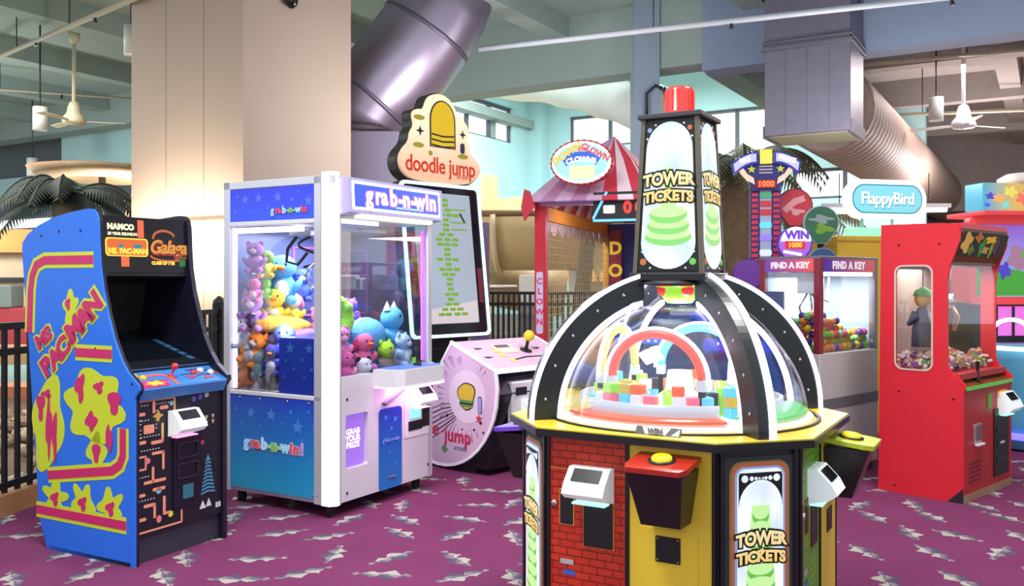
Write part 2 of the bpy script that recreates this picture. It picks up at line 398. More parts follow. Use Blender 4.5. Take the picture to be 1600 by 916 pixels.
# concrete post under the main beam
c = G(); q = gp(11.35, 4.72, 0); c.box(q[0] - .17, q[0] + .17, q[1] - .2, q[1] + .2, 0, 5.2); o = c.out('trim_concrete_post', mat('bluish_concrete', (140, 156, 172), .85, nz=.1, ns=2)); struct(o)
# atrium walls with clerestory windows; a = along, opening cut as separate wall strips
WINM = mat('bright_daylight_pane', (250, 255, 255), .3, emit=1.5, ec=(244, 252, 255)); FRAME = mat('dark_bronze_window_frame', (84, 92, 100), .6)
def wall(name, fn, L, zt, wins):
    """fn(t, d, z): t along the wall, d into it. wins = (t0, t1, z0, z1, mullions)"""
    def bx(G_, t0, t1, d0, d1, z0, z1):
        v = [fn(t, d, z) for z in (z0, z1) for t, d in ((t0, d0), (t1, d0), (t1, d1), (t0, d1))]
        G_.add(v, [(3, 2, 1, 0), (4, 5, 6, 7), (0, 1, 5, 4), (1, 2, 6, 5), (2, 3, 7, 6), (3, 0, 4, 7)])
    G1 = G(); t = 0
    for (t0, t1, z0, z1, n) in wins:
        bx(G1, t, t0, 0, .3, 0, zt); bx(G1, t0, t1, 0, .3, 0, z0); bx(G1, t0, t1, 0, .3, z1, zt); t = t1
    bx(G1, t, L, 0, .3, 0, zt); struct(G1.out(name, TEAL))
    for (t0, t1, z0, z1, n) in wins:
        wn = thing('window_1', None, None, fn(t0, .2, z0)); wn['kind'] = 'structure'; iv = Matrix.Translation(-Vector(fn(t0, .2, z0)))
        for k in range(n):
            e0 = t0 + (t1 - t0) * k / n; e1 = t0 + (t1 - t0) * (k + 1) / n
            p = G(); p.m = iv; bx(p, e0 + .04, e1 - .04, .2, .24, z0 + .05, z1 - .05); p.out('pane', WINM, wn)
            m = G(); m.m = iv; bx(m, e0 - .04, e0 + .04, .12, .26, z0, z1); m.out('mullion', FRAME, wn)
        m = G(); m.m = iv; bx(m, t1 - .04, t1 + .04, .12, .26, z0, z1); bx(m, t0, t1, .12, .26, z0, z0 + .06); bx(m, t0, t1, .12, .26, z1 - .06, z1); m.out('window_frame', FRAME, wn)
cA = 19.6; cP = 11.05
wall('wall_left', lambda t, d, z: gp(cA - t, cP + d, z), 8, 6.6, [(1.1, 6.6, 4.75, 5.6, 6)])
wall('wall_back', lambda t, d, z: gp(cA + d, cP - t, z), 8.9, 6.6, [(.9, 3.0, 4.7, 5.5, 2), (4.2, 5.9, 4.2, 5.3, 2), (6.3, 8.4, 3.2, 3.85, 2)])
# deep sill bands along the atrium walls
c = G(); gbox(c, cA - 7.8, cA - .05, cP - .12, cP, 3.2, 3.35); struct(c.out('trim_wall_band', TEAL))
c = G(); gbox(c, cA - .4, cA + .35, cP - .35, cP + .1, 0, 6.6); struct(c.out('trim_corner_pilaster', TEAL))
# far wall of the left hall
def fl(t, z, d=0): q = Vector((-3.5, 16)) + h_ * t + g_ * d; return (q.x, q.y, z)
def fbox(G_, t0, t1, d0, d1, z0, z1):
    v = [fl(t, z, d) for z in (z0, z1) for t, d in ((t0, d0), (t1, d0), (t1, d1), (t0, d1))]
    return G_.add(v, [(3, 2, 1, 0), (4, 5, 6, 7), (0, 1, 5, 4), (1, 2, 6, 5), (2, 3, 7, 6), (3, 0, 4, 7)])
DK = mat('blue_grey_wall', (104, 114, 120), .9, nz=.1)  # dark blue-grey wall colour of the left hall
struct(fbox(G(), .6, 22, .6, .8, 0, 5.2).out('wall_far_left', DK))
struct(fbox(G(), 2, 7.6, .0, .55, 3.9, 5.0).out('trim_blue_soffit', TEAL)); struct(fbox(G(), 6.9, 7.6, .0, .55, 0, 3.9).out('trim_blue_jamb', TEAL))
struct(fbox(G(), 8.4, 20, .2, .55, 3.35, 3.9).out('trim_blue_band', TEAL))
wn = thing('window_2', None, None, fl(8, 2.6, .3)); wn['kind'] = 'structure'; iv = Matrix.Translation(-Vector(fl(8, 2.6, .3)))
for k in range(8):
    p = G(); p.m = iv; fbox(p, 7.9 + k * 1.4, 9.2 + k * 1.4, .3, .36, 2.72, 2.92); p.out('pane', WINM, wn)
p = G(); p.m = iv; fbox(p, 7.8, 19.2, .36, .6, 2.66, 2.98); p.out('window_frame', FRAME, wn)
struct(fbox(G(), 2, 20, -.8, .2, 0, .5).out('trim_planter_kerb', DECK))
# right side: far wall of the right hall
struct(G().box(5, 22, 24.8, 25.1, 0, 5.4).out('wall_far_right', mat('dim_brown_grey_wall', (92, 90, 96), .9, nz=.1)))
struct(G().box(5, 22, 22.2, 22.6, 3.2, 5.4).out('trim_far_header', BROWN))

# square cream column wrapped in panels, with a warm light tube
CREAM = mat('cream_painted_panel', (172, 152, 136), .75, nz=.04, ns=1.5)
A = Vector((-2.64, 8.8)); R_ = A + g_ * 1.58; L_ = A + h_ * 1.72; Bk = R_ + h_ * 1.72
c = G(); c.prism([tuple(A), tuple(R_), tuple(Bk), tuple(L_)], 'z', 0, 5.2); col = c.out('trim_square_column', CREAM); struct(col)
c = G()
for t in (.57, 1.15):
    q = A + h_ * t - g_ * .004; c.add([(q.x, q.y, 0), (q.x + h_.x * .008, q.y + h_.y * .008, 0), (q.x + h_.x * .008, q.y + h_.y * .008, 5.2), (q.x, q.y, 5.2)], [(0, 1, 2, 3)])
c.out('panel_joint', mat('panel_joint_line', (160, 141, 125), .8), col)  # faint joint lines, slightly darker than the panels
lamp = thing('wall_lamp', 'warm white light tube on the cream column behind the claw machine', 'lamp', (0, 0, 0))
a0 = A + h_ * .12 - g_ * .09; a1 = A + h_ * 1.62 - g_ * .09
G().tube([(a0.x, a0.y, 2.02), (a1.x, a1.y, 2.02)], .022, 8).out('lamp_tube', mat('warm_lamp_tube', (255, 250, 235), emit=9, ec=(255, 236, 200)), lamp)
mt = A + h_ * .87 - g_ * .03
c = G()
for t in (.3, 1.4):
    b0 = A + h_ * t; b1 = b0 - g_ * .09; c.tube([(b0.x, b0.y, 2.02), (b1.x, b1.y, 2.02)], .012, 6)
c.out('lamp_bracket', WHITE, lamp)
lo = A + h_ * .8 - g_ * .42
light('wall_lamp_light', 'AREA', (lo.x, lo.y, 1.75), 75, (1, .86, .66), 1.5, (radians(108), 0, math.atan2(g_.y, g_.x) - pi / 2), sy=.12)

# ------------------------------------------------------------------ ducts, pipes, fans
GALV = mat('galvanised_duct_metal', (158, 146, 164), .40, .85, nz=.1, ns=3); GALVD = mat('duct_seam', (112, 106, 120), .5, .7)
d = thing('air_duct', 'broad silver sheet metal duct elbow beside the cream column', 'duct', (-1.2, 11.3, 3))
pth = [(.44, 0, 2.19), (.30, 0, 1.88), (.12, 0, 1.58), (-.10, 0, 1.28), (-.34, 0, 1.0), (-.57, 0, .76), (-.72, 0, .56), (-.78, 0, .36)]
G().tube(pth, [.58, .60, .61, .61, .60, .58, .55, .52], 28).out('elbow', GALV, d)
for i in (2, 5):
    a = Vector(pth[i]); b = (Vector(pth[i + 1]) - Vector(pth[i - 1])).normalized() * .025
    G().tube([a - b, a + b], .622 if i < 4 else .594, 24).out('seam_band', GALVD, d)
G().lathe([(.50, 0), (.55, 0), (.55, .09), (.50, .09)], (-.78, 0, .28), 24).out('collar', mat('dark_brown_collar', (60, 48, 52), .6), d)
bx = thing('duct_casing', 'mauve grey flat casing under the silver duct elbow', 'casing', (-1.72, 11.1, 0))
G().box(-.45, .36, -.35, .5, 0, 3.26, .01).out('casing', mat('mauve_grey_casing', (132, 122, 140), .5, .4, nz=.08), bx)
G().box(-.46, .37, -.358, .51, 2.25, 2.28).out('seam', GALVD, bx)
# rectangular drop duct and the round run on the right
d = thing('box_duct', 'large grey rectangular metal duct hanging above the tower game', 'duct', (2.93, 10.4, 3.13), math.degrees(math.atan2(-.515, .857)))
RIB = mat('brushed_grey_duct', (116, 111, 126), .42, .6, nz=.12, ns=9)
G().box(0, .95, 0, .8, 0, 2.05, .006).out('duct_body', RIB, d)
c = G(); c.box(-.03, .98, -.03, .83, .98, 1.03, .005); c.box(-.02, .97, -.02, .82, 1.06, 1.09, .004); c.out('flange', GALVD, d)
for x in (.24, .48, .72): G().box(x - .004, x + .004, -.006, 0, .01, .97).out('standing_seam', RIB, d)
G().box(.04, .91, .04, .76, -.012, 0, .002).out('bottom_grille', mat('olive_grille', (150, 146, 120), .5, .4), d)
G().box(-.02, .0, .0, .8, -.02, .12).out('hanger_rail', GALVD, d); G().box(.95, .97, .0, .8, -.02, .12).out('hanger_rail', GALVD, d)
d = thing('spiral_duct', 'ribbed tan grey round duct running into the distance at right', 'duct', (4.0, 11.4, 3.66))
TAN = mat('tan_grey_spiral_duct', (136, 116, 108), .62, .15, nz=.1)
P0 = Vector((0, 0, 0)); pth = []; rr = []
for i in range(226):
    q = g_ * (i * .08); pth.append((q.x, q.y, 0)); rr.append(.575 if i % 3 else .54)
G().tube(pth, rr, 22).out('ribbed_shell', TAN, d)
for i in range(26):
    q = g_ * (1.2 + i * .24); s_ = Vector((h_.x, h_.y, 0)); ctr = Vector((q.x, q.y, 0)) + s_ * (.565 * cos(radians(18))) + Vector((0, 0, .565 * sin(radians(18))))
    G().ell(ctr, (.03, .05, .03), None, 8, 5).out('vent_hole', mat('vent_hole_dark', (24, 22, 24), .9), d)
q = g_ * 18; G().tube([(q.x, q.y, 0), (q.x + g_.x * .05, q.y + g_.y * .05, 0)], .6, 22).out('end_cap', TAN, d)
# white fabric duct in the atrium
d = thing('fabric_duct', 'white fabric air duct with a row of dark holes by the clerestory', 'duct', (1.0, 14, 4.4))
CL = mat('white_duct_fabric', (226, 230, 224), .8, nz=.05)
key = [(-3.2, 18.4, 5.6), (-1.34, 17, 5.36), (-.11, 16, 5.08), (.75, 15, 4.77), (1.3, 14, 4.42), (1.79, 13.2, 4.08), (2.3, 12.6, 3.78)]
pth = []
for i in range(len(key) - 1):
    for k in range(6):
        p = Vector(key[i]).lerp(Vector(key[i + 1]), k / 6); pth.append(tuple(p - Vector((1.0, 14, 4.4))))
rr = [.36 + .018 * sin(i * 1.05) for i in range(len(pth))]
G().tube(pth, rr, 20).out('duct_sleeve', CL, d)
for i in range(13, 36):
    for k in (0, .5):
        p = Vector(pth[i]).lerp(Vector(pth[min(i + 1, 35)]), k); G().ell(p + Vector((-.09, -.215, .305)), (.026, .03, .03), None, 8, 5).out('vent_hole', mat('vent_hole_dark', (24, 22, 24), .9), d)
c = G()
for i in range(4, 36, 4): p = Vector(pth[i]); c.tube([p + Vector((0, 0, .3)), (p.x, p.y, 2.2)], .008, 5)
c.out('hanger_wire', DARK, d)
# sprinkler pipes
PIPE = mat('painted_pipe', (200, 206, 214), .5); PIPE2 = mat('dull_tan_pipe', (170, 160, 140), .6)
def pipe(pts, r, m, label):
    t = thing('ceiling_pipe', label, 'pipe', pts[0]); o_ = Vector(pts[0]); P = [tuple(Vector(p) - o_) for p in pts]
    G().tube(P, r, 8).out('pipe_run', m, t)
    v = Vector(P[-1]); n = max(2, int(v.length / 1.8))
    for i in range(1, n): q = v * (i / n); G().tube([(q.x, q.y, q.z), (q.x, q.y, 5.2 - pts[0][2])], .008, 5).out('hanger', DARK, t)
    for i in range(1, n): q = v * ((i + .4) / n); G().lathe([(.012, .02), (.018, -.06), (.03, -.08), (.002, -.085)], (q.x, q.y, q.z), 8).out('sprinkler_head', DARK, t)
pipe([(-.4, 10.985, 4.3), (5.6, 8.45, 4.3)], .032, PIPE, 'pale sprinkler pipe crossing in front of the grey box duct')
pipe([(-8.5, 14.2, 4.85), (-3.9, 9.4, 4.45)], .035, PIPE2, 'tan sprinkler pipe sloping across the ceiling at far left')
pipe([(-11, 14.5, 4.75), (-4.4, 17.2, 4.75)], .02, PIPE2, 'thin pipe below the joists over the left hall')
pipe([(4.6, 13.0, 4.55), (9.9, 11.6, 4.75)], .03, PIPE2, 'pipe under the brown ceiling behind the box duct')
pipe([(5.3, 15.6, 4.3), (12.5, 15.2, 4.5)], .03, PIPE2, 'farther pipe above the ceiling fan at right')
def fan(loc, zt, label, m):
    t = thing('ceiling_fan', label, 'fan', loc); h = zt - loc[2]
    G().tube([(0, 0, .2), (0, 0, h)], .028, 8).out('down_rod', m, t)
    G().lathe([(.03, h - .02), (.09, h - .02), (.07, h - .16), (.03, h - .2)], (0, 0, 0), 14).out('ceiling_canopy', m, t)
    G().lathe([(.002, .3), (.06, .28), (.09, .2), (.10, .12), (.15, .06), (.17, 0), (.15, -.04), (.002, -.06)], (0, 0, 0), 18).out('motor', m, t)
    for k in range(3):
        c = G(); c.m = Matrix.Rotation(radians(18 + 120 * k), 4, 'Z') @ Matrix.Rotation(radians(10), 4, 'X')
        c.prism([(.14, -.03), (.4, -.055), (.72, -.06), (.75, 0), (.72, .06), (.4, .055), (.14, .03)], 'z', -.005, .005); c.out('blade', m, t)
fan((-6.55, 13.4, 3.85), 5.2, 'cream ceiling fan hanging over the left hall', mat('cream_fan', (206, 196, 168), .5))
fan((6.55, 13.0, 3.72), 5.2, 'white ceiling fan hanging at upper right', mat('white_fan', (224, 222, 230), .5))
def downlight(loc, label, zt=5.2, r=.1, m=None):
    t = thing('cylinder_downlight', label, 'lamp', loc); m = m or mat('grey_lamp_can', (196, 196, 192), .5)
    G().lathe([(.001, .34), (r, .34), (r, 0), (r - .012, 0), (r - .012, .04)], (0, 0, 0), 18).out('lamp_can', m, t)
    G().cyl(0, 0, .03, .05, r - .014, 16).out('lamp_lens', mat('lamp_lens_glow', (255, 250, 235), emit=2.4), t)
    G().tube([(0, 0, .34), (0, 0, zt - loc[2])], .012, 6).out('stem', DARK, t)
downlight((-6.9, 13.1, 3.66), 'grey cylinder downlight left of the cream ceiling fan')
downlight((-4.42, 10.4, 4.08), 'small cylinder downlight beside the top of the cream column', r=.08)
downlight((-9.1, 17, 3.45), 'farthest cylinder downlight, low over the left hall', r=.1)
downlight((6.2, 13.1, 3.8), 'cylinder downlight left of the white ceiling fan')

# ------------------------------------------------------------------ fences
IRON = mat('black_iron', (26, 26, 32), .45, .3)
def fence(P, Q, zb, zt, gap, th, label, posts, mid=.16):
    P = Vector(P); Q = Vector(Q); L = (Q - P).length; ang = math.degrees(math.atan2(Q.y - P.y, Q.x - P.x))
    t = thing('iron_fence', label, 'fence', (P.x, P.y, zb), ang); H = zt - zb
    for z in (H - .02, H - mid - .02, .05): G().box(0, L, -.022, .022, z - .022, z + .022).out('rail', IRON, t)
    src = None; n = int(L / gap)
    for i in range(n):
        if src is None: src = G().box(-th / 2, th / 2, -th / 2, th / 2, .0, H - .03).out('baluster', IRON, t); o = src
        else: o = src.copy(); COL.objects.link(o); o.parent = t
        o.location.x = (i + .5) * gap
    for x in posts:
        c = G(); c.box(x - .045, x + .045, -.045, .045, -.0, H + .05); c.lathe([(.06, H + .05), (.06, H + .08), (.02, H + .12), (.001, H + .125)], (x, 0, 0), 8); c.out('post', IRON, t)
fence((FX(3.9) - .04, 3.9), (FX(8.6) - .04, 8.6), .13, 1.19, .118, .026, 'black iron fence along the rubble bank behind the blue cabinet', [0.05, 2.3, 4.6])
fence((-1.1, 13.5), (2.6, 12.3), .03, 1.30, .082, .03, 'black iron fence behind the clown booth', [.75, 2.6])
WOOD = mat('orange_brown_timber', (172, 122, 78), .7, nz=.2, ns=6)
k = thing('timber_kerb', 'brown timber kerb under the iron fence at left', 'kerb', (0, 0, 0))
G().prism([(FX(3.8) - .12, 3.8), (FX(8.7) - .12, 8.7), (FX(8.7) + .02, 8.7), (FX(3.8) + .02, 3.8)], 'z', 0, .13).out('beam', WOOD, k)
# rubble bank, ledge and pool beyond the fence
bank = G().add([(FX(3.6) - .12, 3.6, .02), (FX(8.7) - .12, 8.7, .02), (-4.4, 8.9, .34), (-7.5, 8.2, .34), (-6.5, 3.6, .3), (FX(3.6) - .12, 3.6, -.06), (FX(8.7) - .12, 8.7, -.06), (-4.4, 8.9, -.06), (-7.5, 8.2, -.06), (-6.5, 3.6, -.06)],
    [(0, 1, 2, 3, 4), (5, 6, 1, 0), (6, 7, 2, 1), (7, 8, 3, 2), (8, 9, 4, 3), (9, 5, 0, 4)]).out('trim_rubble_bank', mat('gravel_soil', (128, 104, 82), .95, nz=.4, ns=14)); struct(bank)
rk = []
for i, cc in enumerate(((182, 154, 122), (150, 128, 104), (204, 180, 150))):
    c = G(); n0 = len(c.v); c.ell((0, 0, 0), (.085, .06, .045), None, 8, 5)
    c.v = [(x * random.uniform(.8, 1.2), y * random.uniform(.8, 1.2), z * random.uniform(.8, 1.2)) for x, y, z in c.v]; c.s = [False] * len(c.s)
    rk.append(c.out('rock', mat('rubble_stone_%s' % 'abc'[i], cc, .9, nz=.3, ns=20), bank)); rk[-1].location = (-3.5 - i * .2, 5.9 + i * .3, .1)
for i in range(150):
    t = random.uniform(0, 1); y = random.uniform(5.2, 8.5); x0 = FX(y) - .18; x = x0 - t * 1.6
    o = rk[i % 3].copy(); COL.objects.link(o); o.parent = bank; o.location = (x, y, .07 + .17 * t); s = random.uniform(.6, 1.5); o.scale = (s, s, s)
    o.rotation_euler = (random.uniform(-.4, .4), random.uniform(-.4, .4), random.uniform(0, 6.3))
struct(G().box(-14, -3.6, 8.75, 9.15, 0, .42).out('trim_terracotta_ledge', mat('terracotta_coping', (190, 118, 76), .8, nz=.2)))
WATER = mat('pool_water', (110, 176, 186), .08, nz=.15, ns=3)
struct(G().box(-14, -3.4, 9.15, 12.4, -.05, .3).out('floor_pool_water', WATER))
struct(G().box(-16, -4, 12.4, 12.8, 0, .55).out('trim_pool_far_edge', WOOD))
# lodge in the far left with an orange fascia
b = thing('poolside_hut', 'beige hut with an orange fascia beyond the pool at far left', 'building', (-9.6, 15.4, 0), 12)
G().box(-2.2, 1.9, 0, 1.6, 0, 1.95).out('hut_wall', mat('beige_stucco', (176, 156, 128), .9, nz=.1), b)
G().box(-2.4, 2.1, -.2, 1.8, 1.95, 2.35).out('fascia', mat('orange_fascia', (196, 132, 70), .8, nz=.15), b)
for x in (-1.6, -.2, 1.3): G().box(x - .04, x + .04, -.06, .0, 0, 1.95).out('post', DARK, b)
G().box(-2.3, 2.0, -.1, 0, 1.45, 1.52).out('rail', DARK, b)
b = thing('maroon_counter', 'maroon box counter in front of the poolside hut', 'counter', (-7.6, 13.4, 0), 12)
G().box(-1.5, .5, 0, .7, 0, 1.05, .01).out('counter_body', mat('maroon_panel', (150, 48, 58), .7), b)
G().box(-1.4, .1, -.02, .6, 1.05, 1.4, .02).out('grey_cover', mat('grey_cover', (104, 112, 110), .7), b)

# ------------------------------------------------------------------ plants, canopies
def palm(loc, h, n, L, label, dark, seed, lean=.0):
    random.seed(seed); t = thing('palm_tree', label, 'tree', loc)
    tr = mat('palm_trunk', (108, 92, 74), .95, nz=.4, ns=18, bump=.8)
    G().tube([(0, 0, 0), (lean * .4, 0, h * .4), (lean, 0, h)], [.16, .13, .12], 9).out('trunk', tr, t)
    G().ell((lean, 0, h), (.2, .2, .28), None, 10, 7).out('crown_shaft', tr, t)
    if not dark and h > 2.9: G().lathe([(.17, h * .35), (.34, h * .5), (.42, h * .75), (.34, h * .95), (.15, h + .1)], (0, 0, 0), 11, sm=False).out('dead_frond_skirt', mat('dead_fronds', (112, 90, 66), .95, nz=.5, ns=9, bump=1), t)
    m = mat('palm_frond_%s' % ('dark' if dark else 'dry'), (32, 42, 36) if dark else (92, 92, 66), .8, nz=.3, ns=5)
    for i in range(n):
        a = 2 * pi * i / n + random.uniform(-.2, .2); up = random.uniform(.1, 1.0); c = G(); pts = []
        for k in range(13):
            s = k / 12; r = L * s * (1 - .12 * s); z = h + .15 + L * (up * s - (.55 + up * .55) * s * s)
            pts.append(Vector((lean + r * cos(a), r * sin(a), z)))
        c.tube(pts, [.022 * (1 - .07 * k) for k in range(13)], 4)
        for k in range(1, 13):
            d_ = (pts[k] - pts[k - 1]).normalized(); sd = d_.cross(Vector((0, 0, 1))).normalized(); ll = L * .34 * (1 - (k / 12) ** 2 * .75)
            for s in (-1, 1):
                for q in (.0, .5):
                    b0 = pts[k - 1].lerp(pts[k], q); tip = b0 + sd * s * ll * .8 + d_ * ll * .45 + Vector((0, 0, -ll * .5)); w = d_ * .03
                    c.add([tuple(b0 - w), tuple(b0 + w), tuple(tip)], [(0, 1, 2)])
        c.out('frond', m, t)
palm((-5.75, 11.6, 0), 2.4, 21, 1.1, 'dark palm behind the blue cabinet at left', True, 3)
palm((3.5, 13.6, 0), 3.0, 26, 1.45, 'dry leaved palm behind the blue tower sign', False, 8)
palm((5.2, 16.5, 0), 2.5, 14, 1.7, 'shaggy palm behind the balloon shaped signs', False, 11)
palm((1.0, 14.5, 0), 2.75, 11, .85, 'palm seen through the net of the clown booth', False, 15, .3)
t = thing('shade_canopy', 'tan dish shaped shade canopy behind the blue cabinet', 'canopy', (-5.9, 12.9, 0))
G().tube([(0, 0, 0), (0, 0, 2.95)], .05, 8).out('pole', DARK, t)
G().lathe([(.02, 3.16), (.25, 3.1), (.6, 2.95), (.86, 2.98), (.98, 3.06), (.86, 2.95), (.6, 2.9), (.02, 3.05)], (0, 0, 0), 22).out('canopy_fabric', mat('tan_canopy', (150, 120, 88), .8, nz=.15), t)
t = thing('timber_awning', 'brown sloping timber awning right of the tan shade canopy', 'awning', (-4.9, 13.4, 2.9))
c = G(); c.m = Matrix.Rotation(radians(-14), 4, 'Y')
for i in range(5):
    c.v = []; c.f = []; c.s = []; c.box(-1.1, .9, i * .26, i * .26 + .23, -.02, .03); c.out('board', mat('brown_awning', (128, 96, 74), .8, nz=.2), t)
c = G()
for y in (.1, 1.2): c.tube([(-.9, y, -.25), (-.9, y, -2.9)], .05, 6); c.tube([(.8, y, .1), (.8, y, -2.9)], .05, 6)
c.out('awning_post', mat('brown_awning', (128, 96, 74)), t)
# tan water slide flume and surroundings
TANF = mat('tan_fibreglass_flume', (206, 178, 130), .45, nz=.08, ns=2)
s = thing('water_slide', 'broad tan open flume of a water slide behind the upright screen', 'slide', (-.75, 16.3, 2.05), -8)
pr = [(.85 * cos(radians(a)), .95 * sin(radians(a)) + .55) for a in range(180, 361, 15)]
pr2 = [(.8 * cos(radians(a)), .9 * sin(radians(a)) + .55) for a in range(360, 179, -15)]
G().prism(pr + pr2, 'x', -.6, 3.0, sm=True).out('flume', TANF, s)
for x in (.55, 2.3):
    q = [(x, .9 * cos(radians(a)), 1.0 * sin(radians(a)) + .55) for a in range(180, 361, 12)]
    G().tube(q, .05, 8).out('joint_flange', mat('pale_flange', (222, 200, 160), .5), s)
G().tube([(-.6, -.85, .57), (3.0, -.85, .57)], .06, 8).out('rim', mat('dark_flume_rim', (122, 90, 62), .6), s); G().tube([(-.6, .85, .57), (3.0, .85, .57)], .06, 8).out('rim', TANF, s)
for x in (-.4, 1.9): G().tube([(x, 0, -.4), (x, 0, -2.0)], .12, 10).out('support_post', mat('pale_post', (214, 208, 198), .7), s)
s = thing('slide_return', 'lower tan flume curving under the open slide', 'slide', (.5, 17.7, .75), 0)
pth = [(-1.1, .1, .75), (0, 0, .55), (.5, .05, .5)]
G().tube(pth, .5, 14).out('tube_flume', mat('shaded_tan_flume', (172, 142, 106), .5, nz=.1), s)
G().tube([(.2, 0, .1), (.2, 0, -.75)], .12, 8).out('support_post', TANF, s)
s = thing('tan_parapet', 'tan sloping stair parapet above the water slide', 'parapet', (.1, 18.9, 0.15), 0)
G().prism([(-.75, 3.55), (-.4, 3.55), (-.4, 3.05), (2.6, 3.3), (2.6, 2.2), (-.75, 2.2)], 'y', 0, .2).out('parapet_panel', TANF, s)
G().box(-.75, -.5, -.1, .2, 0, 3.5).out('post', TANF, s); G().box(2.2, 2.5, -.0, .2, 0, 3.2).out('post', TANF, s)
s = thing('paved_ramp', 'grey block paved slope behind the far iron fence', 'ramp', (.1, 14.0, 0))
G().prism([(0, .0), (1.2, .9), (1.2, 0)], 'x', -.9, .55).out('ramp_surface', mat('grey_block_paving', (132, 126, 116), .9, nz=.3, ns=12), s)
for i in range(4): G().box(-.9, .55, .15 + i * .27, .19 + i * .27, .10 + i * .2025, .17 + i * .2025).out('kerb_course', mat('pale_course', (168, 160, 146), .9), s)
s = thing('white_post', 'white square post standing by the clown booth fence', 'post', (.24, 13.6, 0))
G().box(-.13, .13, -.13, .13, 0, 1.55, .01).out('post_shaft', mat('white_post', (220, 214, 200), .7), s)
s = thing('round_table', 'pale round table beside the upright screen', 'table', (-.36, 12.3, 0))
G().lathe([(.001, 1.33), (.42, 1.36), (.44, 1.38), (.42, 1.4), (.001, 1.4)], (0, 0, 0), 24).out('table_top', mat('pale_table', (220, 214, 196), .5), s)
G().tube([(0, 0, 0), (0, 0, 1.34)], .05, 10).out('pedestal', CHROME, s); G().cyl(0, 0, 0, .03, .26, 18).out('base', DARK, s)
s = thing('pool_cafe', 'tan pavilion with an orange balcony seen through the booth net', 'building', (2.3, 18.2, 0), -8)
G().box(-1.1, 1.0, .3, .6, 0, 2.2).out('pavilion_wall', mat('pale_grey_tile', (196, 196, 186), .8), s)
G().box(-1.2, 1.0, 0, .3, 1.45, 2.0).out('balcony', mat('orange_balcony', (214, 160, 96), .7), s)
for x in (-1.0, -.55, -.1, .35, .8): G().box(x - .025, x + .025, -.03, 0, 1.45, 2.0).out('balcony_bar', mat('brown_bar', (120, 78, 48), .7), s)
G().box(-.15, .15, .02, .3, 0, 1.45).out('red_pillar', mat('red_pillar', (190, 50, 56), .6), s)
G().box(.2, .9, .1, .3, .1, 1.0).out('brick_infill', mat('brick_infill', (150, 92, 70), .8), s)
s = thing('bare_trunk', 'pale leaning tree trunk behind the right half of the booth net', 'tree', (1.80, 14.0, 0))
G().tube([(0, 0, 0), (.03, 0, 1.2), (-.05, .1, 2.3), (.06, .1, 3.0)], [.2, .17, .15, .1], 9).out('trunk', mat('pale_bark', (190, 170, 126), .95, nz=.35, ns=14, bump=.6), s)

t = thing('security_camera', 'small dark dome camera high on the right face of the cream column', 'camera', (-2.28, 9.26, 4.33))
G().lathe([(.001, .06), (.07, .06), (.07, .02), (.06, -.02), (.03, -.05), (.001, -.06)], (0, 0, 0), 16).out('camera_dome', mat('smoked_dome', (24, 24, 28), .15), t); G().tube([(0, 0, .06), (-.06, .09, .16)], .02, 6).out('camera_arm', DARK, t)
t = thing('tube_lamp', 'glowing white tube lamp behind the cyan pill shaped sign', 'lamp', (4.55, 13.0, 2.47))
G().tube([(0, 0, 0), (1.75, 0, .03)], .045, 8).out('lamp_tube', mat('white_tube_glow', (255, 255, 245), emit=2.2), t); G().box(-.05, 1.8, -.05, .05, .05, .11).out('lamp_housing', WHITE, t)
for x in (.2, 1.5): G().tube([(x, 0, .1), (x, 0, .55)], .008, 5).out('hanger', DARK, t)
t = thing('mauve_pillar', 'slim mauve pillar board right behind the upright screen', 'pillar', (-.29, 9.0, 0))
G().box(-.12, .06, 0, .12, 0, 2.05, .006).out('board', mat('mauve_board', (134, 112, 146), .6), t); G().box(-.14, .08, -.02, .14, 0, .1).out('foot', DARK, t)
t = thing('paper_slip', 'white paper slip on the carpet by the rear caster of the claw machine', 'paper', (-1.80, 5.98, .002), 12)
G().box(-.06, .06, -.035, .035, 0, .003).out('slip', mat('white_paper', (230, 226, 224), .8), t)
# ================================================================== blue twin-game cabinet at left
BLUE = mat('royal_blue_side_panel', (36, 116, 232), .38, nz=.06); YG = mat('yellow_green_print', (206, 222, 46), .45); MAG = mat('magenta_print', (206, 38, 108), .45)
ORG = mat('orange_print', (222, 96, 84), .45); YEL = mat('yellow_print', (238, 206, 60), .45); PCH = mat('salmon_maze_print', (232, 150, 122), .45)
pc = thing('arcade_cabinet', 'blue upright arcade cabinet with magenta lettering on its side, at far left', 'arcade machine', (-1.909, 4.53, 0), 61.5)
side = [(0, 0), (.0, .86), (-.035, .90), (-.03, .925), (.05, .985), (.10, 1.05), (.155, 1.15), (.2, 1.27), (.24, 1.4), (.265, 1.53), (.275, 1.66), (.28, 1.77), (.295, 1.81), (.325, 1.83), (.36, 1.833),
        (.5, 1.82), (.65, 1.795), (.78, 1.755), (.87, 1.71), (.915, 1.665), (.92, 1.63), (.86, 1.1), (.80, .5), (.765, .16), (.70, 0)]
side = [(y, z) for y, z in side]
EDGE = mat('dark_edge_moulding', (22, 22, 40), .4)
G().prism(side, 'x', 0, .012).out('side_panel', BLUE, pc, 'royal blue printed side panel')
G().prism(side, 'x', .012, .03).out('side_core', EDGE, pc)
G().prism(side, 'x', .588, .618).out('side_panel', EDGE, pc, 'dark inner and right hand side panel')
def band(path, w, nm='printed_band', c1=YG, c2=MAG, w2=.55):
    o_ = G().prism(ribbon(path, w), 'x', -.0015, 0).out(nm, c1, pc, 'magenta band outlined in yellow'); G().prism(ribbon(path, w * w2), 'x', -.003, -.0015).out('band_core', c2, o_)
band([(.315, 1.565), (.72, 1.565), (.79, 1.54), (.825, 1.48), (.84, 1.40), (.85, 1.17)], .085)
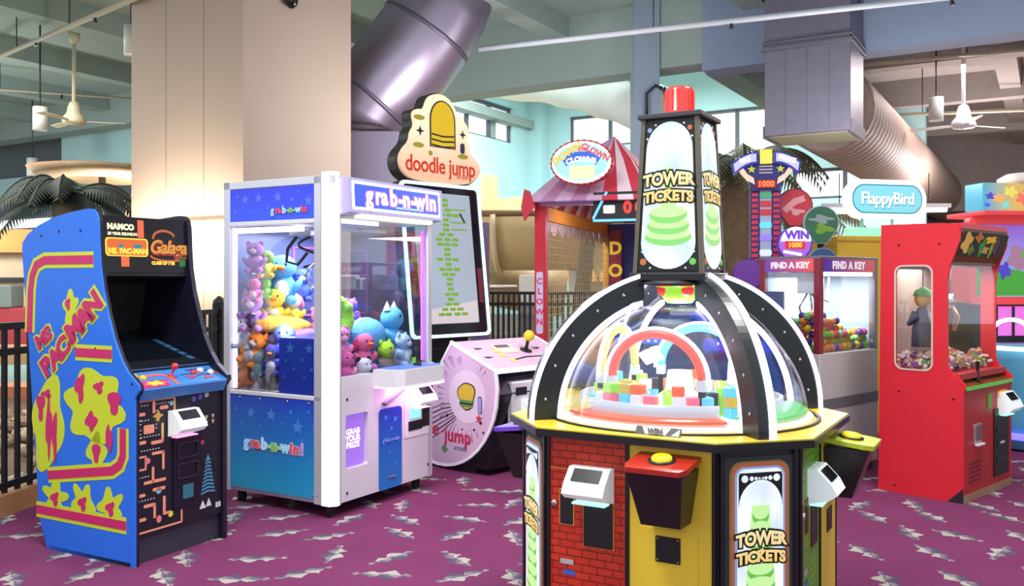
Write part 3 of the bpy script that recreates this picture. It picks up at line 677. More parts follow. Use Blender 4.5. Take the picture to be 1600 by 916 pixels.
band([(.17, 1.075), (.46, 1.075)], .085); band([(.69, .40), (.17, .475), (.11, .51), (.085, .56), (.085, .70)], .085)
band([(.79, .205), (.06, .205)], .085)
def side_txt(ch, y, z, size, rot, sx=1.15):
    o_ = txt('lettering_outline', ch, YG, pc, RZ(LS(-.001, y, z), rot), size, .0008, size * .14, sx=sx); txt('lettering', ch, MAG, o_, RZ(LS(-.0035, y, z), rot), size, .0008, size * .055, sx=sx)
for ch, y, z, sz, rt in (('M', .745, 1.125, .105, 30), ('S', .685, 1.165, .105, 30), ('P', .70, .985, .135, 40), ('A', .625, 1.035, .135, 40), ('C', .56, 1.095, .135, 40), ('-', .505, 1.135, .12, 40), ('M', .465, 1.195, .15, 42), ('A', .385, 1.255, .15, 42), ('N', .315, 1.325, .15, 42)): side_txt(ch, y, z, sz, rt)
def emblem(cy, cz, ry, rz, lobes, amp, ph, inner, rot=0):
    o_ = G().prism(blob(cy, cz, ry, rz, lobes, amp, ph, rot=rot), 'x', -.002, 0).out('splash_print', YG, pc, 'abstract yellow green splash with magenta patches')
    c = G()
    for (a, b, p, q, l, am, f) in inner: c.prism(blob(a, b, p, q, l, am, f, 24), 'x', -.004, -.002)
    c.out('splash_patches', MAG, o_)
emblem(.50, 1.31, .055, .09, 5, .2, .4, [(.52, 1.33, .02, .03, 3, .2, 1)])
emblem(.69, .68, .125, .255, 4, .12, .7, [(.75, .77, .03, .07, 3, .3, 0), (.68, .66, .025, .15, 4, .2, 2), (.63, .62, .02, .13, 3, .2, 1), (.70, .84, .04, .02, 3, .3, 2)], .12)
emblem(.31, .80, .215, .19, 6, .13, .2, [(.42, .89, .035, .07, 3, .3, 1), (.15, .83, .045, .06, 3, .2, 0), (.33, .72, .045, .045, 4, .2, 2), (.27, .90, .035, .03, 3, .3, 1), (.19, .64, .02, .08, 2, .3, 1)])
emblem(.29, .56, .07, .09, 4, .2, 1.5, [(.29, .56, .03, .05, 3, .2, 0)])
for cy in (.63, .40, .18): emblem(cy, .285, .085, .085, 5, .28, cy * 9, [(cy, .28, .03, .035, 3, .3, 1)])
c = G()
for y, z in ((.42, 1.72), (.6, 1.72), (.75, 1.7), (.3, 1.1), (.02, .93)): c.ell((0, y, z), (.004, .008, .008), None, 8, 5)
c.out('side_bolt', EDGE, pc)
IN = (.03, .588)
G().prism([(.36, 1.80), (.50, 1.79), (.89, 1.68), (.80, .5), (.70, .04), (.66, .04), (.76, .6), (.82, 1.6), (.5, 1.74), (.36, 1.77)], 'x', *IN).out('rear_shell', BLACK, pc)
# marquee: black glass sloping slightly
ma = Vector((.305, 1.80)); mb = Vector((.285, 1.50))
G().prism([(.30, 1.80), (.285, 1.50), (.33, 1.49), (.34, 1.80)], 'x', *IN).out('marquee', mat('marquee_black_print', (20, 20, 24), .25), pc, 'black marquee with orange and yellow print')
MQ = FR(.03, .2835, 1.50, -.05)
def mq(pts, m, nm, d=.002, par=None):
    g = G(); g.m = MQ; g.prism(pts, 'z', 0.0005, d); return g.out(nm, m, par or pc)
GLY = mat('lit_yellow_print', (240, 196, 70), .4, emit=.35); GLO = mat('lit_orange_print', (232, 96, 60), .4, emit=.3); GLG = mat('lit_cream_print', (226, 222, 180), .4, emit=.3)
mq(rrect(.155, .135, .27, .10, .02), GLY, 'marquee_plaque'); mq(rrect(.155, .135, .25, .085, .015), mat('deep_orange_print', (200, 96, 40), .4, emit=.2), 'plaque_inset', .003)
mq([(.225, .19), (.265, .19), (.265, .285), (.225, .285)], GLO, 'marquee_stripe'); mq([(.115, .03), (.165, .03), (.165, .085), (.115, .085)], GLO, 'marquee_stripe')
mq([(.19, .15), (.25, .15), (.235, .125), (.2, .125)], mat('teal_print', (40, 130, 150), .4), 'plaque_patch', .0035); mq([(.10, .15), (.13, .15), (.125, .12), (.105, .12)], mat('teal_print', (40, 130, 150)), 'plaque_patch', .0035)
txt('lettering', 'MS. PAC-MAN', GLY, pc, MQ @ Matrix.Translation((.158, .112, .004)), .040, .0006, .003)
txt('lettering', 'NAMCO', GLG, pc, MQ @ Matrix.Translation((.118, .242, .002)), .042, .0008, .003, 1.1)
txt('lettering', '20 YEAR REUNION', GLG, pc, MQ @ Matrix.Translation((.128, .205, .002)), .022, .0008, .001)
arc_ = lambda k: (lambda x, y: (x, y + k * x * x))
txt('lettering_shadow', 'Galaga', mat('dark_red_print', (150, 52, 36), .4, emit=.15), pc, MQ @ Matrix.Translation((.43, .135, .001)), .105, .0006, .008, .92, .25)
txt('lettering', 'Galaga', mat('amber_print', (244, 176, 70), .4, emit=.5), pc, MQ @ Matrix.Translation((.425, .14, .003)), .105, .0006, .002, .92, .25)
mq(ribbon([(.40 + .075 * cos(radians(a)), .19 + .045 * sin(radians(a))) for a in range(20, 200, 15)], .014), mat('rust_print', (170, 84, 50), .4, emit=.2), 'swirl')
mq(ribbon([(.43 + .13 * cos(radians(a)), .10 + .035 * sin(radians(a))) for a in range(190, 350, 15)], .012), mat('rust_print', (170, 84, 50)), 'swirl')
txt('lettering', 'CLASS OF 1981', GLY, pc, MQ @ Matrix.Translation((.39, .052, .002)), .024, .0008, .002)
mq([(.5, .035), (.545, .035), (.545, .09), (.5, .09)], mat('green_sticker', (40, 110, 60), .5), 'sticker')
G().prism([(.33, 1.5), (.29, 1.5), (.29, 1.48), (.62, 1.44), (.66, 1.5)], 'x', *IN).out('marquee_soffit', BLACK, pc)
# monitor well
G().prism([(.62, 1.46), (.65, 1.46), (.74, 1.12), (.71, 1.10)], 'x', *IN).out('monitor_back', mat('matt_black', (16, 16, 20), .7), pc)
G().prism([(.10, .985), (.70, 1.16), (.71, 1.13), (.11, .955)], 'x', *IN).out('monitor_bezel', mat('bezel_black', (24, 26, 32), .35), pc, 'dark bezel glass around the monitor')
T_ = math.atan2(1.16 - .985, .6)
BZ = Matrix.Translation((.309, .4, 1.0735)) @ Matrix.Rotation(T_, 4, 'X')
g = G(); g.m = BZ; g.prism(rrect(0, .02, .40, .40, .03), 'z', 0, .004); g.out('monitor_screen', SCREEN, pc)
g = G(); g.m = BZ
for i, (x, y) in enumerate(((.232, -.2), (.234, -.13), (.236, -.06), (.238, .0), (.24, .06), (.242, .1))): g.box(x - .016, x + .016, y - .022, y + .022, 0, .004)
g.out('bezel_print', mat('bezel_blue_print', (52, 104, 150), .4), pc)
G().prism([(.71, 1.12), (.62, 1.46), (.66, 1.52), (.79, 1.5), (.78, 1.05)], 'x', *IN).out('monitor_shroud', BLACK, pc)
# control panel: sloped deck then front apron
CPB = mat('control_deck_blue', (54, 122, 196), .4, nz=.2, ns=14)
cp = G().prism([(.11, .99), (.10, .965), (-.03, .905), (-.034, .895), (-.005, .84), (.02, .84), (.14, .93)], 'x', *IN).out('control_panel', CPB, pc, 'blue printed control deck')
th = math.atan2(.06, .13); CPM = Matrix.Translation((.03, -.03, .9055)) @ Matrix.Rotation(th, 4, 'X')
def cpd(pts, m, nm, d=.002, lo=0):
    g = G(); g.m = CPM; g.prism(pts, 'z', lo, d); return g.out(nm, m, pc)
cpd(ribbon([(.0, .115), (.19, .115), (.225, .09), (.225, .0)], .022), ORG, 'deck_band'); cpd([(.0, .0), (.17, .0), (.19, .06), (.0, .07)], MAG, 'deck_panel')
cpd(blob(.10, .035, .05, .02, 6, .3, 1, 30), mat('yellow_print', (238, 206, 60)), 'deck_emblem', .003)
for (x, y) in ((.36, .06), (.46, .04), (.43, .1), (.53, .08)): cpd(blob(x, y, .035, .014, 3, .35, x * 20, 24), mat('deck_red_print', (150, 60, 80), .45), 'deck_fleck'); cpd(ribbon([(x - .06, y + .028), (x - .02, y + .034), (x + .03, y + .026)], .005), BLACK, 'deck_swoosh')
FRM = FR(.03, -.006, .845, -.43)
st = G(); st.m = CPM; st.lathe([(.022, 0), (.022, .004), (.006, .006), (.006, .05)], (.24, .085, 0), 12); st.ell((.24, .085, .062), (.019, .019, .019)); st.out('joystick', mat('red_ball', (214, 50, 56), .25), pc, 'red ball top joystick')
for x, y, m, nm in ((.40, .10, mat('red_button', (190, 50, 70), .3), 'button'), (.46, .115, mat('white_button', (220, 222, 228), .3), 'button'), (.51, .085, mat('white_button', (220, 222, 228)), 'button'), (.03, .12, mat('yellow_button', (226, 190, 60), .3), 'button'), (.07, .10, mat('yellow_button', (226, 190, 60)), 'button')):
    g = G(); g.m = CPM; g.lathe([(.019, 0), (.019, .006), (.013, .008), (.013, .014), (.001, .016)], (x, y, 0), 14); g.out(nm, m, pc)
g = G(); g.m = FR(.03, -.0335, .896, -.0)
# front panel and printed maze
FB = mat('front_black_print', (22, 20, 34), .4, nz=.2, ns=3)
G().box(*IN, .012, .04, .145, .85).out('front_panel', FB, pc, 'black front panel with a printed salmon maze')
G().box(*IN, .035, .06, 0, .145).out('kick_plate', mat('charcoal_kick_plate', (52, 50, 66), .5), pc)
def fr(m, nm, polys, d=.0015, lab=None):
    g = G(); g.m = FR(.03, .0115, .145)
    for p in polys: g.prism(p, 'z', 0, d)
    return g.out(nm, m, pc, lab)
B_ = lambda x0, y0, x1, y1, r=.008: rrect((x0 + x1) / 2, (y0 + y1) / 2, abs(x1 - x0), abs(y1 - y0), min(r, abs(x1 - x0) * .45, abs(y1 - y0) * .45), 3)
maze = [B_(0, .685, .235, .694), B_(.225, .58, .236, .69), B_(.09, .62, .106, .69), B_(.135, .635, .19, .655), B_(.0, .615, .045, .632), B_(.035, .52, .10, .565), B_(.0, .47, .05, .487),
        B_(.08, .46, .16, .478), B_(.145, .46, .16, .565), B_(.0, .40, .05, .41), B_(.042, .34, .052, .41), B_(.0, .335, .052, .345), B_(.085, .405, .165, .42), B_(.15, .32, .165, .42), B_(.035, .26, .175, .276),
        B_(.085, .26, .10, .345), B_(.09, .215, .17, .232), B_(.0, .20, .045, .216), B_(.035, .14, .11, .157), B_(.095, .075, .11, .157), B_(.155, .09, .172, .18), B_(.155, .08, .2, .094), B_(.0, .075, .05, .092), B_(0, .012, .28, .022), B_(.272, .012, .283, .085)]
each('maze_bar', PCH, pc, maze, 'z', 0, .0015, FR(.03, .0115, .145))
dots = []
for (x0, x1, y) in ((.0, .08, .667), (.115, .22, .667), (.005, .08, .59), (.0, .15, .505), (.0, .16, .435), (.005, .09, .30), (.005, .12, .18)):
    n = int((x1 - x0) / .018)
    dots += [B_(x0 + i * .018, y - .0025, x0 + i * .018 + .007, y + .0035, .002) for i in range(n)]
for y in (.54, .56, .58, .61, .63): dots += [B_(.11, y, .117, y + .006, .002), B_(.012, y - .04, .019, y - .034, .002)]
fr(mat('white_print', (214, 214, 214), .5), 'maze_dots', dots)
fr(mat('dull_gold_print', (204, 156, 70), .5), 'maze_token', [star(.125, .605, .035, .016, 4)]); fr(mat('pale_yellow_bar', (216, 214, 110), .5), 'maze_bar', [B_(.148, .485, .158, .555)])
fr(mat('pale_blue_print', (110, 180, 196), .5), 'maze_token', [oval(.128, .215, .018, .018, 12), oval(.21, .66, .013, .013, 12)]); fr(mat('yellow_print', (238, 206, 60)), 'maze_token', [star(.205, .075, .02, .012, 6)]); fr(mat('pink_print', (224, 120, 130), .5), 'maze_token', [oval(.06, .38, .016, .016, 10), oval(.13, .065, .016, .02, 10)])
# coin area
g = G(); g.m = FR(.03, .0115, .145); g.prism(rrect(.31, .305, .185, .43, .015), 'z', 0, .006); cd = g.out('coin_door', mat('coin_door_black', (26, 22, 38), .35, .2), pc)
g = G(); g.m = FR(.03, .005, .145)
for y in (.40, .29): g.prism(rrect(.315, y, .14, .085, .012), 'z', 0, .006, [rrect(.315, y, .125, .07, .01)])
g.out('slot_frame', mat('slot_frame_dark', (48, 40, 60), .4), cd)
g = G(); g.m = FR(.03, .005, .145); g.prism(rrect(.315, .175, .07, .075, .006), 'z', 0, .004); g.out('coin_return', mat('teal_slot', (50, 110, 130), .35), cd)
reader(pc, .30, .70, .175, .005, (255, 150, 210))
fr(mat('purple_print', (80, 70, 150), .5), 'badge', [oval(.36, .665, .016, .016, 14), oval(.405, .672, .016, .016, 14)]); fr(mat('grey_print', (150, 166, 170), .5), 'badge', [oval(.45, .68, .016, .016, 14)])
gl = []
for y in (.55, .52):
    for x in (.40, .45, .495): gl += [B_(x - .008, y + x * .05 - .02, x + .008, y + x * .05 - .008, .003), B_(x - .004, y + x * .05 - .03, x + .004, y + x * .05 - .018, .002)]
fr(mat('pale_bronze_print', (196, 168, 150), .5), 'insect_prints', gl); fr(mat('red_print', (206, 60, 80), .5), 'insect_prints', [star(.40, .60, .014, .007, 4), star(.42, .42, .016, .009, 5)])
each('ship_print', mat('teal_blue_print', (70, 140, 180), .5), pc, [ribbon([(.46 - w_, z_ - .004), (.46, z_ + .006), (.46 + w_, z_ - .004)], .010) for w_, z_ in ((.02, .30), (.022, .28), (.026, .26), (.03, .24), (.034, .22), (.038, .20), (.042, .18), (.046, .16), (.05, .14))] + [star(.46, .325, .025, .010, 3)], 'z', 0, .0015, FR(.03, .0115, .145))
each('ship_print', mat('pale_grey_print', (214, 214, 220), .5), pc, [[(.40, .055), (.445, .055), (.4225, .10)], [(.445, .06), (.485, .06), (.465, .105)], B_(.515, .04, .53, .07, .003), B_(.535, .04, .55, .07, .003)], 'z', 0, .0015, FR(.03, .0115, .145))
for x in (.0, .56): G().box(x, x + .055, .03, .68, -.0, .02).out('base_skid', RUBBER, pc)

# ================================================================== claw machine
gr = thing('claw_machine', 'white claw machine with blue star panels, full of plush toys', 'claw machine', (-1.086, 5.43, 0), 59.5)
GW, GD, GH, GB = 1.03, .95, 2.10, .08
STARB = grad_mat('blue_star_print', (40, 160, 208), (38, 68, 196), .15, .72); STARH = grad_mat('indigo_star_print', (52, 84, 224), (48, 58, 208), 1.82, 2.06, emit=.25)
STARL = mat('faint_star_print', (74, 138, 226), .4); STARL2 = mat('faint_star_print_indigo', (84, 104, 232), .4, emit=.2)
G().box(.02, GW - .0, .02, GD - .0, GB, GB + .05, .004).out('base_tray', ALU, gr)
LED0 = G().prism([(.0, .10), (.0, .075), (.052, .0), (.075, .0), (.09, .04), (.05, .09)], 'z', GB, GH).out('corner_post', ALU, gr)
G().prism([(-.004, .088), (-.004, .030), (.028, -.004), (.055, -.004), (.056, .004), (.004, .088)], 'z', GB + .0, GH + .02).out('corner_led', LEDP, gr, 'tall glowing violet white corner strip')
for (x, y) in ((0, GD - .06), (GW - .05, GD - .06), (GW - .05, 0)): G().box(x, x + .05, y, y + .06, GB, GH, .004).out('frame_post', ALU, gr)
G().box(0, .05, .085, .155, GB, GH - .0, .003).out('side_stile', ALU, gr)
G().box(.0, GW, 0.0, GD, GH - .05, GH, .004).out('top_cap', ALU, gr)
G().box(0, .05, .155, GD - .06, 1.81, 1.838, .003).out('side_rail', WHITE, gr); G().box(0, .05, .1, GD - .06, .715, .742, .003).out('side_rail', WHITE, gr)
STRS = []
def stars(m, par):
    for p, ax, lo, hi in STRS: G().prism(p, ax, lo, hi).out('star_print', m, par)
    STRS.clear()
hp = G().box(.004, .03, .155, GD - .06, 1.835, 2.05).out('header_panel', STARH, gr, 'indigo header panel with faint stars')
c = G(); random.seed(4)
for (y, z, r) in ((.75, 1.98, .035), (.63, 1.985, .035), (.46, 1.985, .04), (.34, 1.965, .02), (.2, 1.95, .04), (.84, 1.9, .02), (.7, 1.9, .015), (.55, 1.92, .018), (.4, 1.9, .012), (.82, 2.0, .015), (.28, 2.01, .012)): STRS.append((star(y, z, r, r * .45), 'x', .002, .004))
stars(STARL2, hp)
GNW = ((255, 150, 170), (236, 70, 80), (120, 180, 240), (130, 220, 130), (250, 220, 90))
def gnw(M, size, mats, par, glow=None, tail=''):
    letters = 'grab-n-win' + tail; xs = [v * 1.0 for v in (0, .60, .98, 1.56, 2.15, 2.46, 3.04, 3.34, 4.12, 4.41, 5.0)]
    tot = 5.0 if not tail else 5.25
    o_ = None
    for i, ch in enumerate(letters):
        x = (xs[i] - tot / 2) * size; b = .0; s2 = size
        if glow: q = txt('letter_halo', ch, glow, par, M @ Matrix.Translation((x, 0, 0)), s2, .001, size * .085, align='LEFT')
        txt('letter', ch, mats[i % len(mats)], par, M @ Matrix.Translation((x, 0, .003)), s2, .001, size * .034, align='LEFT')
PAL = [mat('letter_print_%d' % i, k, .4, emit=.3) for i, k in enumerate(((150, 200, 235), (222, 66, 80), (224, 70, 84), (170, 210, 235), (140, 200, 120), (130, 190, 60), (140, 200, 120), (150, 205, 235), (222, 66, 80), (222, 66, 80), (190, 120, 200)))]
HALO = mat('pale_letter_halo', (196, 214, 240), .4); HALOD = mat('dark_letter_halo', (40, 44, 120), .4)
gnw(LS(.0015, .36, 1.90), .063, PAL, hp, mat('violet_letter_halo', (100, 80, 190), .4, emit=.2))
lp = G().box(.004, .04, .10, GD - .06, GB + .03, .716).out('lower_side_panel', STARB, gr, 'blue to cyan lower side panel with stars')
c = G()
for (y, z, r) in ((.70, .60, .04), (.52, .60, .045), (.29, .54, .05), (.14, .55, .04), (.78, .53, .015), (.62, .52, .014), (.42, .55, .014), (.35, .63, .02), (.2, .64, .014), (.83, .62, .014), (.6, .46, .013), (.25, .46, .015), (.13, .43, .02), (.4, .42, .012), (.5, .36, .014), (.2, .33, .014), (.75, .43, .012), (.32, .27, .01), (.65, .3, .01)): STRS.append((star(y, z, r, r * .45), 'x', .002, .004))
stars(STARL, lp); gnw(RZ(LS(.0015, .50, .405), -1), .098, PAL, lp, HALO, '!')
c = G()
for y in (.8, .62, .38, .2): c.ell((.003, y, .695), (.004, .009, .009), None, 8, 5)
for y, z in ((.13, .13), (.16, .13)): c.ell((.003, y, z), (.004, .012, .006), None, 8, 5)
c.out('panel_screw', CHROME, gr)
G().box(.012, .018, .155, GD - .06, .742, 1.81).out('side_glass', GLASS, gr, 'clear side window')
# interior
INW = mat('mirror_back_panel', (86, 100, 150), .3, nz=.15, ns=2)
G().box(.05, GW - .05, GD - .03, GD - .01, .742, 1.84).out('back_panel', INW, gr); G().box(.03, GW - .03, .03, GD - .03, .70, .742).out('toy_floor', WHITE, gr); G().box(.04, GW - .04, .03, GD - .03, 1.84, 1.87).out('inner_ceiling', WHITE, gr)
G().box(GW - .022, GW - .016, .06, GD - .06, .742, 1.84).out('right_glass', GLASS, gr); G().box(GW - .03, GW - .002, .06, GD - .06, GB, .742).out('right_lower_panel', WHITE, gr); G().box(GW - .03, GW - .002, .06, GD - .06, 1.84, 2.05).out('right_header', WHITE, gr)
G().box(.06, GW - .06, GD - .012, GD - .0, GB, 2.05).out('rear_cover', DARK, gr)
G().box(.024, .044, GD - .085, GD - .065, .75, 1.8).out('inner_led', LEDP, gr); G().box(.075, .09, .035, .05, .90, 1.72).out('inner_led', LEDW, gr); G().box(.06, .5, .05, .075, 1.815, 1.835).out('inner_led', LEDW, gr); G().box(.03, .05, .28, .88, 1.765, 1.80).out('inner_led', LEDW, gr)
for (x0, x1, z0, z1) in ((.83, .842, 1.0, 1.7), (.60, .612, 1.2, 1.7), (.60, .842, 1.69, 1.70), (.60, .842, 1.2, 1.21)): G().box(x0, x1, GD - .045, GD - .035, z0, z1).out('neon_line', LEDV, gr)
G().box(GW - .075, GW - .06, .03, .045, .9, 1.8).out('inner_led', LEDV, gr)
for z in (1.5, 1.235): G().tube([(.06, GD - .2, z), (.62, GD - .2, z)], .006, 6).out('rack_bar', CHROME, gr)
for z in (1.455, 1.19): G().box(.06, .62, GD - .17, GD - .03, z - .008, z).out('rack_shelf', ACRYL, gr)
cb = G().box(.03, .30, .155, .48, .742, 1.095, .003).out('prize_chute', STARB, gr, 'blue starry prize chute box inside the side window')
c = G()
for (y, z, r) in ((.38, 1.03, .04), (.22, 1.03, .035), (.28, .96, .015), (.42, .95, .012), (.2, .9, .018), (.35, .9, .014), (.26, .85, .012), (.44, .85, .012)): STRS.append((star(y, z, r, r * .45), 'x', .0275, .03))
stars(STARL, cb)
# claw on its gantry
G().box(.05, GW - .06, .36, .42, 1.79, 1.82, .003).out('gantry_rail', CHROME, gr)
G().box(.12, .30, .30, .48, 1.74, 1.80, .004).out('claw_carriage', mat('carriage_grey', (150, 156, 172), .4, .3), gr)
cbp = [(.19 + .06 * cos(a_ * .9) * (a_ / 9), .36 + .10 * sin(a_ * .75), 1.74 - .022 * a_) for a_ in range(10)]
G().tube(cbp, .009, 6).out('coiled_cable', RUBBER, gr); G().tube([(.15, .44, 1.74), (.13, .5, 1.66), (.15, .53, 1.58), (.2, .48, 1.56), (.21, .4, 1.64)], .011, 6).out('cable_loop', RUBBER, gr)
cw = G().lathe([(.001, .0), (.03, .0), (.045, -.03), (.045, -.09), (.02, -.11), (.001, -.11)], (.2, .28, 1.66), 14).out('claw_head', DARK, gr); G().tube([(.2, .28, 1.74), (.2, .28, 1.65)], .008, 6).out('claw_cord', DARK, gr)
for k in range(3):
    a_ = radians(30 + 120 * k); G().tube([(.2 + r_ * cos(a_), .28 + r_ * sin(a_), z_) for r_, z_ in ((.03, 1.57), (.085, 1.53), (.095, 1.47), (.06, 1.41), (.035, 1.40))], .007, 6).out('claw_prong', CHROME, cw)
# front: marquee, glass, deck, doors
mq_ = G().prism([(0, 1.86), (-.085, 1.875), (-.075, 2.085), (0, 2.085)], 'x', .055, GW + .01).out('marquee', mat('lilac_marquee_box', (186, 176, 224), .35, .1), gr, 'lilac lit marquee box')
GM = FR(.055, -.083, 1.88, -.047)
def gmq(p, m, nm, d0, d1, par=mq_):
    g = G(); g.m = GM; g.prism(p, 'z', d0, d1); return g.out(nm, m, par)
gmq(rrect(.49, .1, .92, .175, .006), LEDW, 'marquee_glow_edge', .0, .004); gmq(rrect(.49, .1, .885, .142, .006), mat('lit_marquee_blue', (70, 100, 240), .3, emit=.9), 'marquee_face', .004, .006)
GLW = mat('lit_letter_white', (255, 246, 252), .3, emit=1.4); GLH = mat('lit_letter_halo', (206, 120, 214), .3, emit=.8)
gnw(GM @ Matrix.Translation((.53, .105, .008)), .152, [GLW], mq_, GLH)
gmq(rrect(.60, .048, .30, .012, .004), mat('lit_pale_caption', (190, 230, 250), emit=.9), 'marquee_caption_bar', .0065, .009)
G().box(.20, GW - .08, -.06, .0, 1.845, 1.868).out('marquee_down_light', mat('warm_white_led', (255, 255, 225), emit=1.6, ec=(250, 255, 215)), gr)
G().box(.09, GW - .05, .012, .018, .86, 1.86).out('front_glass', GLASS, gr, 'clear front window')
FPW = mat('white_front_panel', (214, 208, 218), .3, nz=.03)
fp = G().prism([(.078, GB + .01), (GW, GB + .01), (GW, .86), (.4, .86), (.078, .86)], 'y', .0, .04, [rrect(.225, .455, .215, .335, .02)]).out('front_panel', FPW, gr, 'white lower front panel')
pd = G().box(.112, .338, .035, .05, .28, .63).out('prize_door', mat('purple_lit_flap', (176, 134, 236), .2, emit=.75, ec=(168, 120, 240)), gr, 'purple glowing prize flap')
PDT = mat('prize_door_letter', (250, 220, 255), emit=1.5)
for i, s_ in enumerate(('GRAB', 'YOUR', 'PRIZE')): txt('lettering', s_, PDT, pd, FR(.225, .034, .505 - i * .042), .05, .0008, .002)
cp_ = G().prism(rrect(.555, .355, .235, .53, .03), 'y', -.008, .0).out('coin_panel', grad_mat('blue_coin_panel', (34, 120, 200), (44, 60, 160), .1, .6), gr, 'blue starry coin panel'); c = G()
for (x, z, r) in ((.5, .56, .02), (.6, .54, .025), (.56, .48, .015), (.5, .42, .012), (.62, .4, .012), (.54, .33, .012), (.6, .25, .01)): STRS.append((star(x, z, r, r * .45), 'y', -.01, -.008))
stars(STARL, cp_); gnw(FR(.555, -.0095, .41), .036, [mat('faint_letter', (120, 150, 220), .4)], cp_); G().box(.53, .6, -.016, -.008, .155, .17, .003).out('coin_lock', CHROME, cp_)
dk = G().prism([(.38, .0), (.40, -.16), (.46, -.20), (.88, -.20), (.93, -.17), (.95, .0)], 'z', .775, .885).out('control_deck', WHITE, gr, 'white protruding control deck')
G().prism([(.41, -.0), (.42, -.15), (.47, -.185), (.87, -.185), (.915, -.16), (.93, .0)], 'z', .885, .889).out('deck_top', mat('deck_blue', (84, 118, 206), .3, nz=.1), dk)
G().prism([(.39, -.0), (.405, -.165), (.46, -.205), (.88, -.205), (.935, -.172), (.945, .0)], 'z', .762, .776).out('deck_light', LEDPK, dk)
g = G(); g.lathe([(.03, .889), (.03, .9), (.012, .91), (.009, .95), (.014, .97), (.016, 1.01), (.001, 1.015)], (.72, -.10, 0), 12); g.out('joystick', RUBBER, gr)
G().cyl(.85, -.12, .889, .9, .02, 14).out('button', mat('pale_button', (190, 210, 240), .3, emit=.5), gr)
G().prism([(.47, .66), (.69, .74), (.69, .725), (.49, .64)], 'y', -.03, 0).out('deck_bracket', mat('grey_bracket', (130, 128, 140), .5), gr)
G().prism(rrect(.845, .52, .27, .26, .01), 'y', -.006, 0).out('bill_plate', WHITE, gr)
G().box(.90, .985, -.012, -.006, .445, .60, .004).out('bill_slot', BLACK, gr); G().box(.745, .90, -.013, -.006, .435, .50, .004).out('bill_slot', BLACK, gr)
G().box(.765, .88, -.014, -.006, .515, .59, .004).out('slot_lamp', mat('cyan_slot_lamp', (140, 240, 240), emit=1.1), gr)
reader(gr, .86, .66, .18, -.006, (255, 190, 230))
c = G()
for x, z in ((.13, .72), (.13, .14), (.98, .73), (.98, .17)): c.ell((x, -.001, z), (.01, .005, .01), None, 8, 5)
c.out('panel_screw', DARK, gr); G().tube([(.995, -.006, .70), (.995, -.025, .70), (.995, -.025, .78), (.995, -.006, .78)], .006, 6).out('door_handle', mat('handle_grey', (120, 116, 130), .4, .5), gr)
for (x, y) in ((.06, .07), (GW - .1, .07), (.07, GD - .1), (GW - .1, GD - .1)):
    c = G(); c.prism(oval(x, .032, .032, .032, 16), 'y', y - .012, y + .012); c.box(x - .02, x + .02, y - .02, y + .02, .05, GB); c.out('caster', RUBBER, gr)
light('claw_machine_light', 'AREA', (.5, .45, 1.78), 34, (.86, .82, 1), .6, parent=gr)
light('claw_machine_glow', 'POINT', (.12, .5, 1.15), 3, (1, .86, 1), .05, parent=gr)
light('under_glow', 'AREA', (.66, -.12, .755), 2.2, (1, .5, .95), .3, parent=gr)

